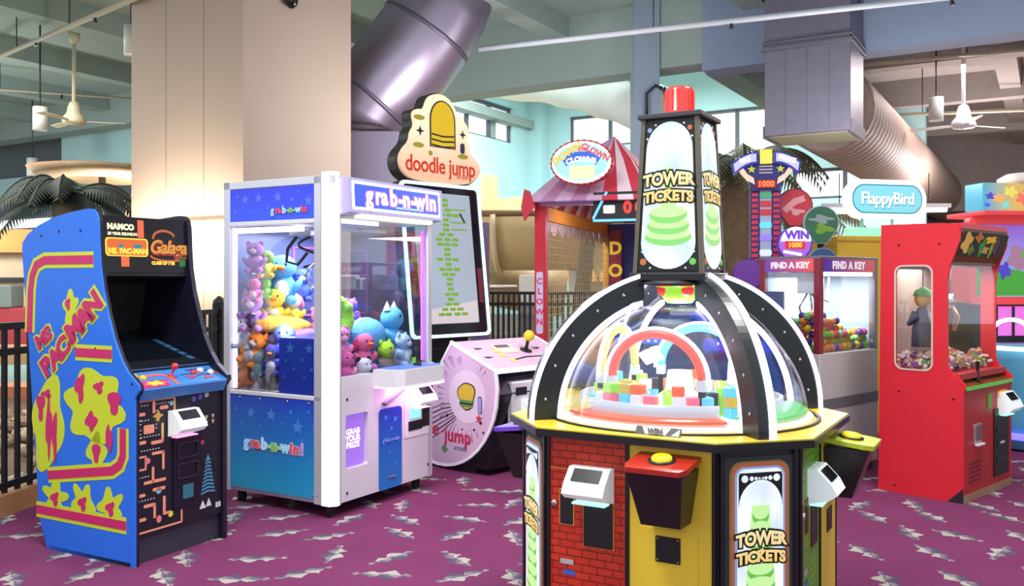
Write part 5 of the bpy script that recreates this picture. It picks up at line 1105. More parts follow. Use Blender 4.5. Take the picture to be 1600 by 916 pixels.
for k in range(4):
    M = Matrix.Rotation(radians(90 * k), 4, 'Z') @ FR(0, -W0 + .003, H0, -tl); hh = .63
    wd = lambda z: W0 - .018 + (W1 - W0) * z / hh
    f = sgn(M, [(-wd(.01), .01), (wd(.01), .01), (wd(.62), .62), (-wd(.62), .62)], INK, 'tower_face', tw, 0, .003)
    ov = []
    for b, s_ in ((0, 1), (180, 1)):
        pass
    rt = wd(.52) * .93; rb = wd(.1) * .93
    ov = [(rt * cos(radians(a)), .50 + .115 * sin(radians(a))) for a in range(0, 181, 12)] + [(rb * cos(radians(a)), .12 + .105 * sin(radians(a))) for a in range(180, 361, 12)]
    TG2 = mat('backlit_soft_green', (140, 220, 116), .3, emit=.8); f2 = sgn(M, ov, SKYW, 'lit_face', f, .003, .005)
    for i, (y, w) in enumerate(((.145, .115), (.19, .105), (.235, .094))):
        sgn(M, oval(0, y, w * .86, .036, 22), TG2, 'tower_print', f, .005 + .001 * i, .0062 + .001 * i); sgn(M, oval(0, y + .012, w * .82, .024, 22), TGL, 'tower_print_top', f, .0062 + .001 * i, .007 + .001 * i)
    sgn(M, [(-.035, .27), (.035, .27), (.014, .43), (-.014, .43)], TGL, 'tower_print', f, .005, .0058)
    logo(M, f, 0, .335, .205, .009, CGOLD2)
    for (x, y, r, m_) in ((-.085, .585, .010, LILAC), (.085, .585, .010, BRD), (-.105, .045, .014, BRD), (.105, .045, .014, TGR), (-.06, .605, .004, SKYW), (.06, .605, .004, SKYW), (-.095, .55, .004, SKYW), (.095, .55, .004, SKYW), (-.075, .02, .004, SKYW), (.075, .02, .004, SKYW), (-.11, .085, .004, SKYW), (.11, .085, .004, SKYW)):
        sgn(M, oval(x, y, r, r, 12), m_, 'face_dot', f, .003, .0045)
G().box(-.135, .135, -.135, .135, 2.115, 2.135, .003).out('tower_cap', mat('dark_grey_cap', (58, 60, 64), .4), tw); G().box(-.05, .05, -.05, .05, 2.135, 2.142).out('beacon_seat', BLACK, tw)
bc = G().lathe([(.001, 2.142), (.062, 2.142), (.062, 2.155), (.058, 2.16), (.058, 2.245), (.05, 2.257), (.001, 2.26)], (0, 0, 0), 26).out('beacon', mat('red_beacon_lens', (214, 34, 30), .15, emit=.35, ec=(240, 40, 34), coat=1), tw, 'red rotating beacon on top')
c = G()
for k in range(14):
    a = 2 * pi * k / 14; c.box(.0585 * cos(a) - .003, .0585 * cos(a) + .003, .0585 * sin(a) - .003, .0585 * sin(a) + .003, 2.162, 2.243)
c.out('lens_fluting', mat('red_beacon_flute', (236, 70, 64), .15, emit=.3), bc)
light('dome_light', 'POINT', (0, 0, 1.30), 12, (1, .96, 1), .05, parent=tw)
# ================================================================== tall upright screen game with a tan topper
dj = thing('upright_screen_game', 'tall portrait screen game with pale pink console and tan topper sign', 'arcade machine', (-.125, 6.54, 0), 46)
DW = .95
LIL = mat('pale_pink_lilac_print', (226, 190, 216), .35, nz=.08, ns=3); DINK = mat('dark_line_print', (30, 24, 34), .45)
arc = [(.0, .80)] + [(.60 - .64 * cos(radians(a)), .66 - .63 * sin(radians(a))) for a in range(8, 136, 8)]
prof = arc + [(1.28, .50), (1.12, .80), (.92, .92), (.47, .985)]
prof = [(.0, .80), (-.02, .66)] + [(.60 - .62 * cos(radians(a)), .66 - .63 * sin(radians(a))) for a in range(12, 121, 9)] + [(1.02, .22), (.86, .42), (.72, .62), (.56, .86), (.47, .985)]
G().prism(prof, 'x', 0, .03).out('side_panel', LIL, dj, 'pale pink side panel with a round sweep')
G().prism(prof, 'x', DW - .03, DW).out('side_panel', LIL, dj)
for x in (-.004, DW - .012): G().prism([(y, z) for y, z in ribbon(prof + [prof[0]], .02)], 'x', x, x + .016).out('edge_trim', mat('white_edge_trim', (236, 230, 238), .3, emit=.15), dj)
G().prism([(.02, .78), (.02, .66)] + [(.60 - .59 * cos(radians(a)), .66 - .60 * sin(radians(a))) for a in range(12, 91, 9)] + [(1.3, .05), (1.3, .5), (.6, .86)], 'x', .03, DW - .03).out('console_body', mat('gloss_black_body', (20, 20, 26), .25), dj)
G().box(.05, DW - .05, .25, 1.35, 0, .12).out('base', BLACK, dj)
G().prism([(.06, .80), (-.02, .62), (.02, .50), (.07, .30), (.10, .05), (.4, .05), (.4, .8)], 'x', .03, DW - .03).out('front_body', mat('gloss_black_body', (20, 20, 26)), dj)
G().prism([(0, .805), (-.01, .79), (.45, .965), (.48, .985)], 'x', 0, DW).out('console_top', LIL, dj, 'pale pink sloping console top')
g = G(); g.box(-.012, DW + .012, -.026, -.008, .775, .81, .004); g.out('front_led', LEDC, dj); G().prism([(-.02, .785), (-.02, .805), (.475, .992), (.475, .972)], 'x', -.014, .0).out('side_led', LEDPK, dj)
tt = math.atan2(.18, .48); CM = Matrix.Translation((0, -.0, .806)) @ Matrix.Rotation(tt, 4, 'X')
def cdk(p, m, nm, d=.003):
    g = G(); g.m = CM; g.prism(p, 'z', 0, d); return g.out(nm, m, dj)
st = G(); st.m = CM; st.lathe([(.05, 0), (.05, .006), (.001, .006)], (.60, .27, 0), 16); st.tube([(.60, .27, 0), (.615, .29, .09)], .014, 8); st.out('joystick_shaft', RUBBER, dj)
g = G(); g.m = CM; g.ell((.618, .293, .115), (.045, .045, .045)); g.out('joystick_ball', mat('yellow_ball', (230, 210, 50), .3), dj, 'yellow ball top joystick')
cdk(ribbon([(.30, .12), (.5, .16), (.72, .15)], .014), DINK, 'deck_arrow'); cdk([(.72, .12), (.78, .15), (.72, .18)], DINK, 'deck_arrow')
IC = mat('cream_instruction_card', (238, 226, 200), .4); cdk(rrect(.42, .33, .2, .16, .02), IC, 'instruction_card'); cdk(rrect(.42, .37, .15, .05, .01), mat('dark_plum_print', (100, 50, 80), .4), 'card_print', .004)
for x, y in ((.29, .22), (.29, .30), (.31, .12)): cdk(blob(x, y, .03, .035, 5, .2, x * 9, 24), mat('pale_yellow_button_print', (236, 214, 120), .4), 'deck_token', .004)
for x, y in ((.12, .2), (.15, .36), (.75, .30), (.8, .22)): cdk(blob(x, y, .035, .012, 3, .3, x * 9, 20), DINK, 'deck_fleck')
# side art: rays, swoosh, striped oval emblem, name
def dsd(p, m, nm, d0=-.002, d1=0, par=None):
    return G().prism(p, 'x', d0, d1).out(nm, m, par or dj)
random.seed(9); ray = mat('mauve_ray_print', (150, 110, 150), .5); c = G()
for i in range(46):
    a = 2 * pi * i / 46 + random.uniform(-.05, .05); r0 = random.uniform(.24, .28); r1 = r0 + random.uniform(.05, .14); w = .006
    q = [(.30 + r * cos(a) + s * w * sin(a), .58 + r * sin(a) * .95 - s * w * cos(a)) for r, s in ((r0, 0), (r1, 1), (r1, -1))]
    if all(yy > .0 and zz < .92 - .2 * abs(yy - .47) and (yy - .6) ** 2 + (zz - .66) ** 2 < .57 ** 2 for yy, zz in q): c.prism(q, 'x', -.0015, 0)
c.out('ray_print', ray, dj)
dsd(oval(.30, .58, .20, .20, 30), mat('pale_disc_print', (240, 214, 232), .4), 'emblem_disc', -.002, 0)
em = dsd(blob(.30, .59, .095, .105, 3, .10, .4, 36), DINK, 'emblem_outline', -.0035, -.002); dsd(blob(.30, .59, .085, .095, 3, .10, .4, 36), mat('mustard_print', (222, 186, 60), .4), 'emblem_oval', -.005, -.0035, em)
dsd(rrect(.30, .53, .15, .055, .02), mat('green_band_print', (100, 150, 80), .4), 'emblem_band', -.006, -.005, em); dsd(rrect(.30, .53, .15, .012, .005), DINK, 'emblem_stripe', -.007, -.006, em)
dsd(rrect(.155, .53, .045, .13, .02), DINK, 'rocket_outline', -.004, -.002, em); dsd(rrect(.155, .53, .034, .118, .016), mat('lilac_blue_print', (160, 170, 226), .4), 'rocket_body', -.006, -.004, em); dsd(star(.165, .43, .035, .015, 5), mat('red_print', (206, 60, 80)), 'rocket_flame', -.006, -.004, em)
c = G()
for i in range(7): c.prism(ribbon([(.42, .52 - i * .02), (.58, .50 - i * .035), (.74, .44 - i * .04)], .005 + .003 * (i % 2)), 'x', -.0018, 0)
for (y, z, r) in ((.52, .42, .012), (.22, .34, .01), (.15, .40, .014), (.35, .33, .008), (.12, .33, .01)): c.prism(oval(y, z, r, r, 10), 'x', -.0018, 0)
c.out('swoosh_print', DINK, dj)
DR = mat('crimson_letter', (204, 40, 84), .4)
txt('lettering', 'doodle', DR, dj, LS(-.002, .83, .30), .15, .001, .003); txt('lettering', 'jump', DR, dj, LS(-.002, .40, .27), .15, .001, .003); txt('lettering', 'arcade', mat('teal_letter', (60, 130, 150), .4), dj, LS(-.002, .37, .185), .055, .001)
dsd(blob(.55, .16, .03, .03, 4, .2, 1, 20), mat('green_band_print', (100, 150, 80)), 'print_token')
# coin door side (front)
fp = G().box(.16, .62, -.018, .03, .30, .70, .006).out('coin_plate', mat('grey_coin_plate', (200, 198, 200), .35, .2), dj)
G().box(.2, .32, -.024, -.018, .60, .66, .003).out('counter_window', BLACK, fp)
for x in (.4, .52): G().box(x - .03, x + .03, -.024, -.018, .45, .60, .003).out('coin_slot', BLACK, fp)
reader(dj, .34, .50, .17, -.02, (120, 255, 220))
# leaning screen
sl = math.atan2(.15, 1.27); SM = FR(.40, .90, .99, -sl)
def scr(p, m, nm, d0, d1, par=dj, holes=()):
    g = G(); g.m = SM; g.prism(p, 'z', d0, d1, holes); return g.out(nm, m, par)
fr_ = scr(rrect(0, .645, .90, 1.31, .05), BLACK, 'screen_casing', -.10, -.01); scr(rrect(0, .645, .885, 1.295, .05), LEDC, 'screen_led', -.01, .012, fr_, [rrect(0, .645, .835, 1.245, .035)])
scr(rrect(0, .645, .835, 1.245, .03), mat('black_bezel', (12, 14, 22), .2), 'screen_bezel', -.01, .0, fr_)
sg = scr(rrect(0, .66, .64, 1.10, .01), mat('lit_pale_screen', (190, 202, 218), .2, emit=.55, ec=(190, 204, 222)), 'screen_image', .0, .003, fr_, ())
GS = mat('lit_green_blocks', (138, 194, 60), .3, emit=.55); random.seed(2); SB = []
for j in range(24):
    z = 1.14 - j * .042; n = (1, 1, 2, 4, 1, 1, 1, 2, 3, 3, 1, 1, 3, 1, 3, 2, 1, 1, 1, 2, 1, 2, 3, 4)[j]
    for i in range(n):
        x = (i - (n - 1) / 2) * .085 + .02 * (random.random() - .5) + .02; SB.append([(x - .034, z), (x + .034, z), (x + .034, z + .026), (x - .034, z + .026)])
for z in (1.07, .96, .90): SB.append([(.08, z), (.26, z), (.26, z + .012), (.08, z + .012)])
each('screen_block', GS, sg, SB, 'z', .003, .0045, SM); scr(ribbon([(.19, 1.05), (.24, .97)], .018), DINK, 'screen_mark', .003, .0045, sg)
scr([(-.30, .115), (.31, .115), (.31, .30), (-.30, .22)], mat('lit_pinkish_screen', (236, 222, 228), .3, emit=.62), 'screen_panel', .003, .0042, sg)
scr([(.345, .28), (.395, .28), (.395, .58), (.345, .58)], mat('maroon_sticker', (120, 40, 60), .4), 'bezel_sticker', .0, .003, fr_)
G().prism([(.94, .3), (1.0, .99), (1.2, 2.2), (1.3, 2.2), (1.35, .3)], 'x', .18, .66).out('screen_spine', DARK, dj); G().box(.15, .70, .95, 1.32, .1, .9, .01).out('spine_foot', BLACK, dj)
# topper sign: thick tan plaque with yellow capsule art and red lettering
TP = FR(.42, 1.06, 2.30, -.02)
def tp(p, m, nm, d0, d1, par=dj):
    g = G(); g.m = TP; g.prism(p, 'z', d0, d1); return g.out(nm, m, par)
out_ = [(-.30, -.02), (.28, -.02), (.40, .04), (.47, .12), (.43, .20), (.33, .26), (.34, .33), (.30, .38), (.33, .46), (.28, .54), (.20, .57), (.14, .68), (.05, .735), (-.06, .735), (-.14, .69), (-.18, .58), (-.27, .58), (-.31, .53), (-.28, .44), (-.33, .38), (-.34, .30), (-.42, .23), (-.46, .14), (-.42, .04)]
def smooth(p, it=2):
    for _ in range(it):
        q = []
        for i in range(len(p)):
            a, b = p[i], p[(i + 1) % len(p)]; q += [(a[0] * .75 + b[0] * .25, a[1] * .75 + b[1] * .25), (a[0] * .25 + b[0] * .75, a[1] * .25 + b[1] * .75)]
        p = q
    return p
big = [(x * 1.04, .35 + (y - .35) * 1.03) for x, y in out_]
ts = tp(smooth(big), BLACK, 'topper_back', -.14, -.03); tp(smooth(out_), grad_mat('topper_tan', (214, 164, 132), (246, 222, 186), 2.25, 2.75, emit=.45), 'topper_face', -.03, .0, ts)
cap_ = [(-.13, .28)] + [(-.13 * cos(radians(a)), .50 + .165 * sin(radians(a))) for a in range(0, 181, 12)] + [(.13, .28)]
YC = mat('lit_yellow_print2', (246, 206, 40), .3, emit=.6)
tp([(x * 1.12 + .02, .27 + (y - .27) * 1.05) for x, y in cap_], DINK, 'capsule_outline', .0, .002, ts); tp([(x + .02, y + .008) for x, y in cap_], YC, 'capsule', .002, .004, ts)
for y in (.30, .345, .39): tp(ribbon([(-.108, y), (.02, y - .012), (.148, y)], .014), DINK, 'capsule_stripe', .004, .005, ts)
for (x, y) in ((-.24, .51), (-.25, .28), (.25, .23)): tp(oval(x, y, .06, .022, 16), mat('olive_platform', (150, 140, 50), .4, emit=.3), 'platform_print', .0, .003, ts)
for (x, y, r) in ((-.23, .40, .045), (.25, .42, .04)): tp(star(x, y, r, r * .35, 4), DINK, 'star_print', .0, .003, ts)
tp(rrect(.245, .30, .05, .09, .02), mat('navy_print', (44, 48, 90), .4), 'jar_print', .0, .003, ts); tp(oval(-.12, .225, .022, .022, 14), mat('olive_platform', (150, 140, 50)), 'dot_print', .0, .003, ts)
txt('lettering', 'doodle jump', mat('lit_red_letter', (226, 66, 44), .3, emit=.6), ts, TP @ Matrix.Translation((.0, .12, .002)), .19, .001, .003, .95, sx=.86)
txt('lettering', 'arcade', mat('lit_red_letter', (226, 66, 44)), ts, TP @ Matrix.Translation((.24, .05, .002)), .05, .001)
G().box(.3, .56, 1.1, 1.2, 2.1, 2.34, .01).out('topper_mount', BLACK, dj)
light('console_glow', 'AREA', (.45, -.05, .74), 1.5, (1, .75, 1), .5, parent=dj)

# ================================================================== striped ball toss booth
cb = thing('ball_toss_booth', 'red striped carnival booth with side net and oval lit sign', 'arcade machine', (.262, 8.0, 0), -18.5)
RD = mat('carnival_red', (196, 30, 48), .4, nz=.05); YT = mat('booth_yellow_timber', (226, 160, 50), .5, nz=.06); BW = .90; BLn = 2.72
G().box(-.05, .05, -.05, .05, 0, 2.16, .006).out('front_post', RD, cb); G().box(BW - .05, BW + .05, -.05, .05, 0, 2.16, .006).out('front_post', RD, cb)
G().box(-.04, .04, BLn - .05, BLn + .05, 0, 2.16, .006).out('rear_post', YT, cb); G().box(BW - .04, BW + .04, BLn - .05, BLn + .05, 0, 2.16, .006).out('rear_post', YT, cb)
for x in (0, BW):
    G().box(x - .03, x + .03, .05, .12, .55, 2.12, .003).out('net_stile', YT, cb); G().box(x - .03, x + .03, .05, BLn, .50, .62, .004).out('net_rail', YT, cb); G().box(x - .03, x + .03, .05, BLn, 2.0, 2.12, .004).out('net_rail', YT, cb)
    c = G(); n = 34
    for i in range(n): y = .12 + (BLn - .2) * i / (n - 1); c.box(x - .002, x + .002, y - .0015, y + .0015, .62, 2.0)
    for i in range(20): z = .65 + i * .07; c.box(x - .003, x + .003, .1, BLn - .05, z - .0015, z + .0015)
    c.out('net', mat('pale_net_cord', (206, 196, 150), .7), cb)
    G().box(x - .035, x + .035, .0, BLn, 0, .5, .004).out('side_skirt', mat('booth_blue_panel', (40, 76, 160), .5), cb)
    for i in range(9):
        y = .1 + i * .29; G().prism([(y, 2.02), (y + .27, 2.02)] + [(y + .135 + .135 * cos(radians(a)), 2.02 - .11 * sin(radians(a)) - .03) for a in range(0, 181, 20)], 'x', x - .034, x - .03).out('scallop', mat('cream_scallop', (226, 214, 206), .7), cb)
bs = G().box(-.036, -.03, .20, 1.0, .68, .86).out('side_banner', mat('banner_blue', (64, 80, 190), .4, emit=.15), cb); txt('lettering', 'PUT OUT', mat('banner_letter', (220, 150, 190), .4, emit=.3), bs, Matrix(((0, 0, -1, -.0365), (-1, 0, 0, .6), (0, 1, 0, .77), (0, 0, 0, 1))), .15, .001, .004)
pl = G().prism(rrect(0, 1.26, .062, .55, .02), 'y', -.056, -.05).out('post_plaque', mat('lilac_plaque', (196, 180, 214), .4, emit=.1), cb)
for i, ch in enumerate('CLOWN'): txt('lettering', ch, DR, pl, FR(0, -.0565, 1.45 - i * .09), .075, .0008, .002)
dp = G().box(.06, .20, BLn - .15, BLn - .12, .55, 2.05, .004).out('letter_board', mat('maroon_board', (140, 40, 50), .4), cb)
for i, ch in enumerate('DOWN'): txt('lettering', ch, mat('board_yellow_letter', (250, 206, 60), emit=.5), dp, FR(.13, BLn - .152, 1.83 - i * .26), .2, .001, .008)
G().box(.04, BW - .04, BLn - .1, BLn, .0, 2.12).out('back_wall', mat('navy_back_wall', (24, 40, 96), .5, emit=.06, nz=.3, ns=4), cb)
G().box(.05, BW - .05, .3, BLn - .1, 0, .5).out('lane_floor', DARK, cb)
G().box(.0, BW, -.22, .35, .52, .60, .01).out('counter', mat('booth_counter_maroon', (110, 36, 44), .4), cb); G().box(.0, BW, -.2, .0, 0, .52, .006).out('counter_front', YT, cb)
for i in range(3):
    x = .36 + i * .19; G().lathe([(.001, 0), (.07, .02), (.09, .12), (.05, .22), (.001, .25)], (x, BLn - .25, 1.0), 12).out('target_doll', mat('target_pale', (206, 196, 214), .5), cb)
G().lathe([(.001, 0), (.09, 0), (.06, .2), (.03, .42), (.001, .43)], (.56, BLn - .2, 1.42), 14).out('target_lamp', mat('violet_lamp', (206, 130, 250), emit=1.4), cb)
G().box(.28, BW - .05, BLn - .35, BLn - .1, .5, 1.3, .01).out('target_box', BLACK, cb)
sb = G().box(.5, BW + .02, -.11, -.06, 1.98, 2.22, .004).out('scoreboard', BLACK, cb)
G().box(.5, BW + .02, -.12, -.11, 1.965, 1.985).out('scoreboard_led', mat('blue_led', (90, 170, 255), emit=2), sb); G().prism(ribbon([(.5, 1.99), (.62, 2.22)], .02), 'y', -.12, -.11).out('scoreboard_led', mat('blue_led', (90, 170, 255)), sb)
RL = mat('red_segment', (255, 50, 40), emit=1.8); txt('score_digit', '0', RL, sb, FR(.80, -.113, 2.08), .14, .001, .006); txt('score_digit', '0', RL, sb, FR(.90, -.113, 2.08), .14, .001, .006); G().prism(rrect(.64, 2.07, .10, .07, .01), 'y', -.115, -.11).out('score_card', mat('lit_white_card', (250, 240, 250), emit=.9), sb)
G().prism([(0, 2.12), (BW, 2.12), (BW, 2.2), (0, 2.2)], 'y', -.06, .02).out('front_beam', mat('lilac_lit_beam', (190, 150, 200), .5), cb)
apex = Vector((.46, .95, 2.86)); per = []
def edge(p, q, n): return [Vector(p).lerp(Vector(q), i / n) for i in range(n)]
per = edge((-.1, -.16, 2.16), (BW + .1, -.16, 2.16), 8) + edge((BW + .1, -.16, 2.16), (BW + .1, BLn + .1, 2.16), 12) + edge((BW + .1, BLn + .1, 2.16), (-.1, BLn + .1, 2.16), 8) + edge((-.1, BLn + .1, 2.16), (-.1, -.16, 2.16), 12)
SR = mat('canopy_red_stripe', (200, 50, 70), .7); MV1 = mat('canopy_mauve', (176, 120, 160), .7); MV2 = mat('canopy_pale_mauve', (196, 160, 190), .7); SWh = mat('canopy_pale_stripe', (230, 206, 218), .7); n = len(per)
for i in range(n):
    a, b = per[i], per[(i + 1) % n]; ma_ = a.lerp(apex, .5) + Vector((0, 0, .06)); mb_ = b.lerp(apex, .5) + Vector((0, 0, .06)); dn = Vector((0, 0, -.02))
    v = [a, b, mb_, ma_, apex + Vector((0, 0, .01))]; v2 = [p + dn for p in v]; G().add([tuple(p) for p in v + v2], [(0, 1, 2, 3), (3, 2, 4), (6, 5, 8, 7), (7, 8, 9), (0, 5, 6, 1)], True).out('canopy_stripe', (SR if i % 2 else SWh) if i > 4 else (MV1 if i % 2 else MV2), cb)
for (x, y, w) in ((-.1, -.17, 1), (BW + .1, -.17, -1)):
    G().prism([(x, 2.26), (x + w * .05, 2.24), (x + w * .09, 2.1), (x, 1.98), (x - w * .03, 2.1)], 'y', y - .02, y).out('corner_drape', SR, cb)
sgn_m = FR(.42, -.22, 2.47)
def sg2(p, m, nm, d0, d1, par):
    g = G(); g.m = sgn_m; g.prism(p, 'z', d0, d1); return g.out(nm, m, par)
ov = sg2(oval(0, 0, .275, .195, 36), RD, 'oval_sign', -.08, -.01, cb)
sg2(oval(0, 0, .262, .182, 36), mat('lit_cream_rim', (255, 240, 236), emit=1.0), 'sign_rim', -.01, .0, ov); sg2(oval(0, 0, .235, .155, 36), mat('lit_aqua_face', (176, 236, 246), emit=.8), 'sign_face', .0, .002, ov)
c = G(); c.m = sgn_m
for i in range(30): a = 2 * pi * i / 30; c.ell((.268 * cos(a), .188 * sin(a), 0), (.010, .010, .008), None, 8, 5)
c.out('sign_bulb', mat('dark_red_bulb', (140, 30, 50), .3), ov)
sg2(ribbon([(-.15, .0), (-.07, .055), (.07, .055), (.15, .0)], .07), mat('lit_royal_blue', (64, 110, 235), emit=.7), 'sign_ribbon', .002, .003, ov)
ac2 = lambda x, y: (x, y - 1.3 * x * x)
txt('lettering', 'DOWN', mat('lit_gold', (250, 206, 70), emit=.8), ov, sgn_m @ RZ(Matrix.Translation((-.125, .075, .004)), 32), .085, .001, .004); txt('lettering', 'the', mat('lit_pink_red', (240, 80, 90), emit=.8), ov, sgn_m @ Matrix.Translation((.01, .115, .004)), .06, .001, .002)
txt('lettering', 'CLOWN', mat('lit_pink_red', (240, 80, 90)), ov, sgn_m @ RZ(Matrix.Translation((.125, .08, .004)), -28), .07, .001, .003); txt('lettering', 'CLOWNS', mat('lit_white', (255, 255, 255), emit=1.2), ov, sgn_m @ Matrix.Translation((0, .025, .004)), .062, .001, .003, warp=ac2)
sg2(rrect(.01, -.085, .22, .11, .015), mat('lit_pale_yellow', (250, 244, 180), emit=.95), 'sign_plaque', .002, .004, ov)
light('booth_light', 'POINT', (.45, .5, 1.95), 9, (.86, .7, 1), .08, parent=cb)

# ================================================================== navy games seen through the dome
nv = thing('navy_game_cabinet', 'dark navy game cabinet with blue lights, seen through the clear dome', 'arcade machine', (.60, 6.2, 0), -18)
NVY = mat('navy_cabinet', (22, 36, 96), .35, nz=.3, ns=5, emit=.08)
G().box(0, 1.22, 0, .6, 0, .98, .01).out('cabinet_body', NVY, nv); G().prism([(.1, .98), (.1, 1.16), (.25, 1.38), (.58, 1.38), (.58, .98)], 'x', 0, 1.22).out('cabinet_hood', mat('deep_blue_hood', (24, 34, 74), .3, nz=.4, ns=3, emit=.05), nv)
G().box(.05, .62, .088, .1, 1.02, 1.06, .003).out('light_bar', mat('electric_blue', (70, 90, 255), emit=1.4), nv); G().box(.70, 1.17, .088, .1, .98, 1.06, .003).out('light_bar', mat('electric_blue_dim', (50, 60, 220), emit=.8), nv)
for i in range(11): G().ell((.08 + .05 * i, .085, 1.04), (.012, .008, .010), None, 8, 5).out('bulb', mat('pale_blue_bulb', (190, 200, 255), emit=1.6), nv)
for i in range(4): G().ell((.80 + .06 * i, .09, 1.03), (.01, .006, .014), None, 8, 5).out('bulb', mat('pale_blue_bulb', (190, 200, 255)), nv)
for x, z, m in ((.15, 1.12, 'w'), (.46, 1.12, 'w'), (.95, 1.30, 'r'), (.97, 1.26, 'r'), (.66, 1.25, 'w'), (1.08, .95, 'r')): G().ell((x, .12 + max(0, (z - 1.16) * .66), z), (.024, .015, .022), None, 10, 6).out('marker_lamp', mat('lamp_' + m, (255, 245, 230) if m == 'w' else (250, 70, 90), emit=1.1), nv)
for x, w, z in ((.78, .34, 1.2), (.2, .3, 1.24)): G().prism(blob(x, z, w / 2, .05, 4, .25, x * 5, 30), 'y', .085 + (z - 1.16) * .66, .10 + (z - 1.16) * .66).out('cabinet_print', mat('violet_blue_print', (70, 70, 200), .4, emit=.25), nv)
bl = thing('balloon_ornament', 'orange and yellow rounded ornament at the left side of the dome', 'ornament', (.50, 5.75, 0), -18)
G().tube([(0, 0, 0), (0, 0, .92)], .02, 8).out('stem', DARK, bl); G().cyl(0, 0, 0, .03, .15, 16).out('base', BLACK, bl); G().ell((.03, 0, 1.05), (.14, .12, .14)).out('orange_ball', mat('orange_ball', (240, 160, 60), .4, nz=.25, ns=4), bl)
G().ell((-.06, .02, .86), (.12, .1, .10)).out('blue_ball', mat('mid_blue_ball', (60, 100, 190), .4), bl); G().ell((-.12, 0, .70), (.13, .09, .06)).out('yellow_foot', mat('yellow_foot', (226, 196, 60), .4), bl)

# ================================================================== key crane with the colourful ball pit
kc = thing('key_crane', 'glass key crane with purple and red header, full of colourful balls', 'crane machine', (2.2, 6.4, 0), 42)
KW, KD = .88, .50; KG = mat('greige_cabinet', (196, 188, 186), .5); KM = mat('maroon_frame', (128, 36, 52), .35)
G().box(0, KW, 0, KD, .06, .93, .006).out('lower_cabinet', KG, kc); G().box(-.003, KW + .003, -.003, KD + .003, .52, .60, .002).out('grey_stripe', mat('dark_grey_stripe', (110, 106, 112), .5), kc); G().box(.03, KW - .03, .03, KD - .03, 0, .06).out('plinth', BLACK, kc)
for x, y, m in ((0, 0, KM), (KW - .05, 0, mat('grey_frame', (120, 112, 118), .35, .4)), (0, KD - .05, KM), (KW - .05, KD - .05, KM)): G().box(x, x + .05, y, y + .05, .93, 1.62, .003).out('corner_frame', m, kc)
HG = grad_mat('header_print', (70, 40, 140), (220, 80, 50), .1, .95, emit=.35, axis=0); HG2 = grad_mat('header_print_side', (220, 80, 50), (60, 50, 160), .0, .5, emit=.35, axis=1)
hd = G().box(.05, KW - .05, .0, .03, 1.52, 1.615).out('header', HG, kc); hs = G().box(.0, .03, .05, KD - .05, 1.52, 1.615).out('header', HG2, kc); G().box(0, KW, 0, KD, 1.612, 1.635, .003).out('roof', mat('grey_frame', (120, 112, 118)), kc)
WL = mat('header_letter', (244, 232, 240), .4, emit=.7); txt('lettering', 'FIND A KEY', WL, hd, FR(KW / 2 - .02, -.002, 1.567), .075, .001, .004, 1.15, sx=1.1); txt('lettering', 'FIND A KEY', WL, hs, LS(-.002, .24, 1.567), .06, .001, .004)
G().box(.05, KW - .05, .01, .016, .94, 1.52).out('front_glass', GLASS, kc); G().box(.01, .016, .05, KD - .05, .94, 1.52).out('side_glass', GLASS, kc)
G().box(.05, KW - .05, KD - .03, KD - .02, .93, 1.52).out('back_panel', mat('pale_blue_back', (170, 190, 206), .3, emit=.12), kc); G().box(KW - .03, KW - .02, .05, KD - .05, .93, 1.52).out('right_panel', mat('pale_blue_back', (170, 190, 206)), kc); G().box(.05, KW - .05, .02, .04, 1.49, 1.52).out('top_led', LEDW, kc); G().box(.08, KW - .08, KD - .04, KD - .03, 1.08, 1.14).out('dark_shelf', mat('slate_band', (90, 100, 130), .5), kc)
G().box(.1, .24, .1, .24, 1.36, 1.50, .004).out('claw_carriage', mat('white_carriage', (236, 238, 240), .3, emit=.2), kc)
G().tube([(.17, .17, 1.36), (.3, .1, 1.30), (.42, .16, 1.38)], .008, 6).out('cable', WHITE, kc); G().tube([(.5, .2, 1.5), (.46, .2, 1.25), (.36, .2, 1.08)], .007, 6).out('cable', WHITE, kc)
for k in range(3): a = radians(120 * k + 20); G().tube([(.16 + .02 * cos(a), .17 + .02 * sin(a), 1.36), (.16 + .08 * cos(a), .17 + .08 * sin(a), 1.26), (.16 + .05 * cos(a), .17 + .05 * sin(a), 1.16)], .008, 6).out('claw_prong', CHROME, kc)
light('key_crane_light', 'AREA', (KW / 2, KD / 2, 1.48), 14, (.95, .98, 1), .4, parent=kc)
BCOL = (('yellow', (244, 206, 40)), ('orange', (246, 146, 40)), ('lime green', (130, 214, 60)), ('salmon pink', (248, 130, 110)), ('blue', (50, 90, 200)), ('pale green', (150, 232, 150)), ('purple', (90, 50, 150)), ('hot pink', (240, 70, 130)))
src = {}; random.seed(12); KMx = Matrix.Translation((2.2, 6.4, 0)) @ Matrix.Rotation(radians(42), 4, 'Z'); rB = .030
i = 0
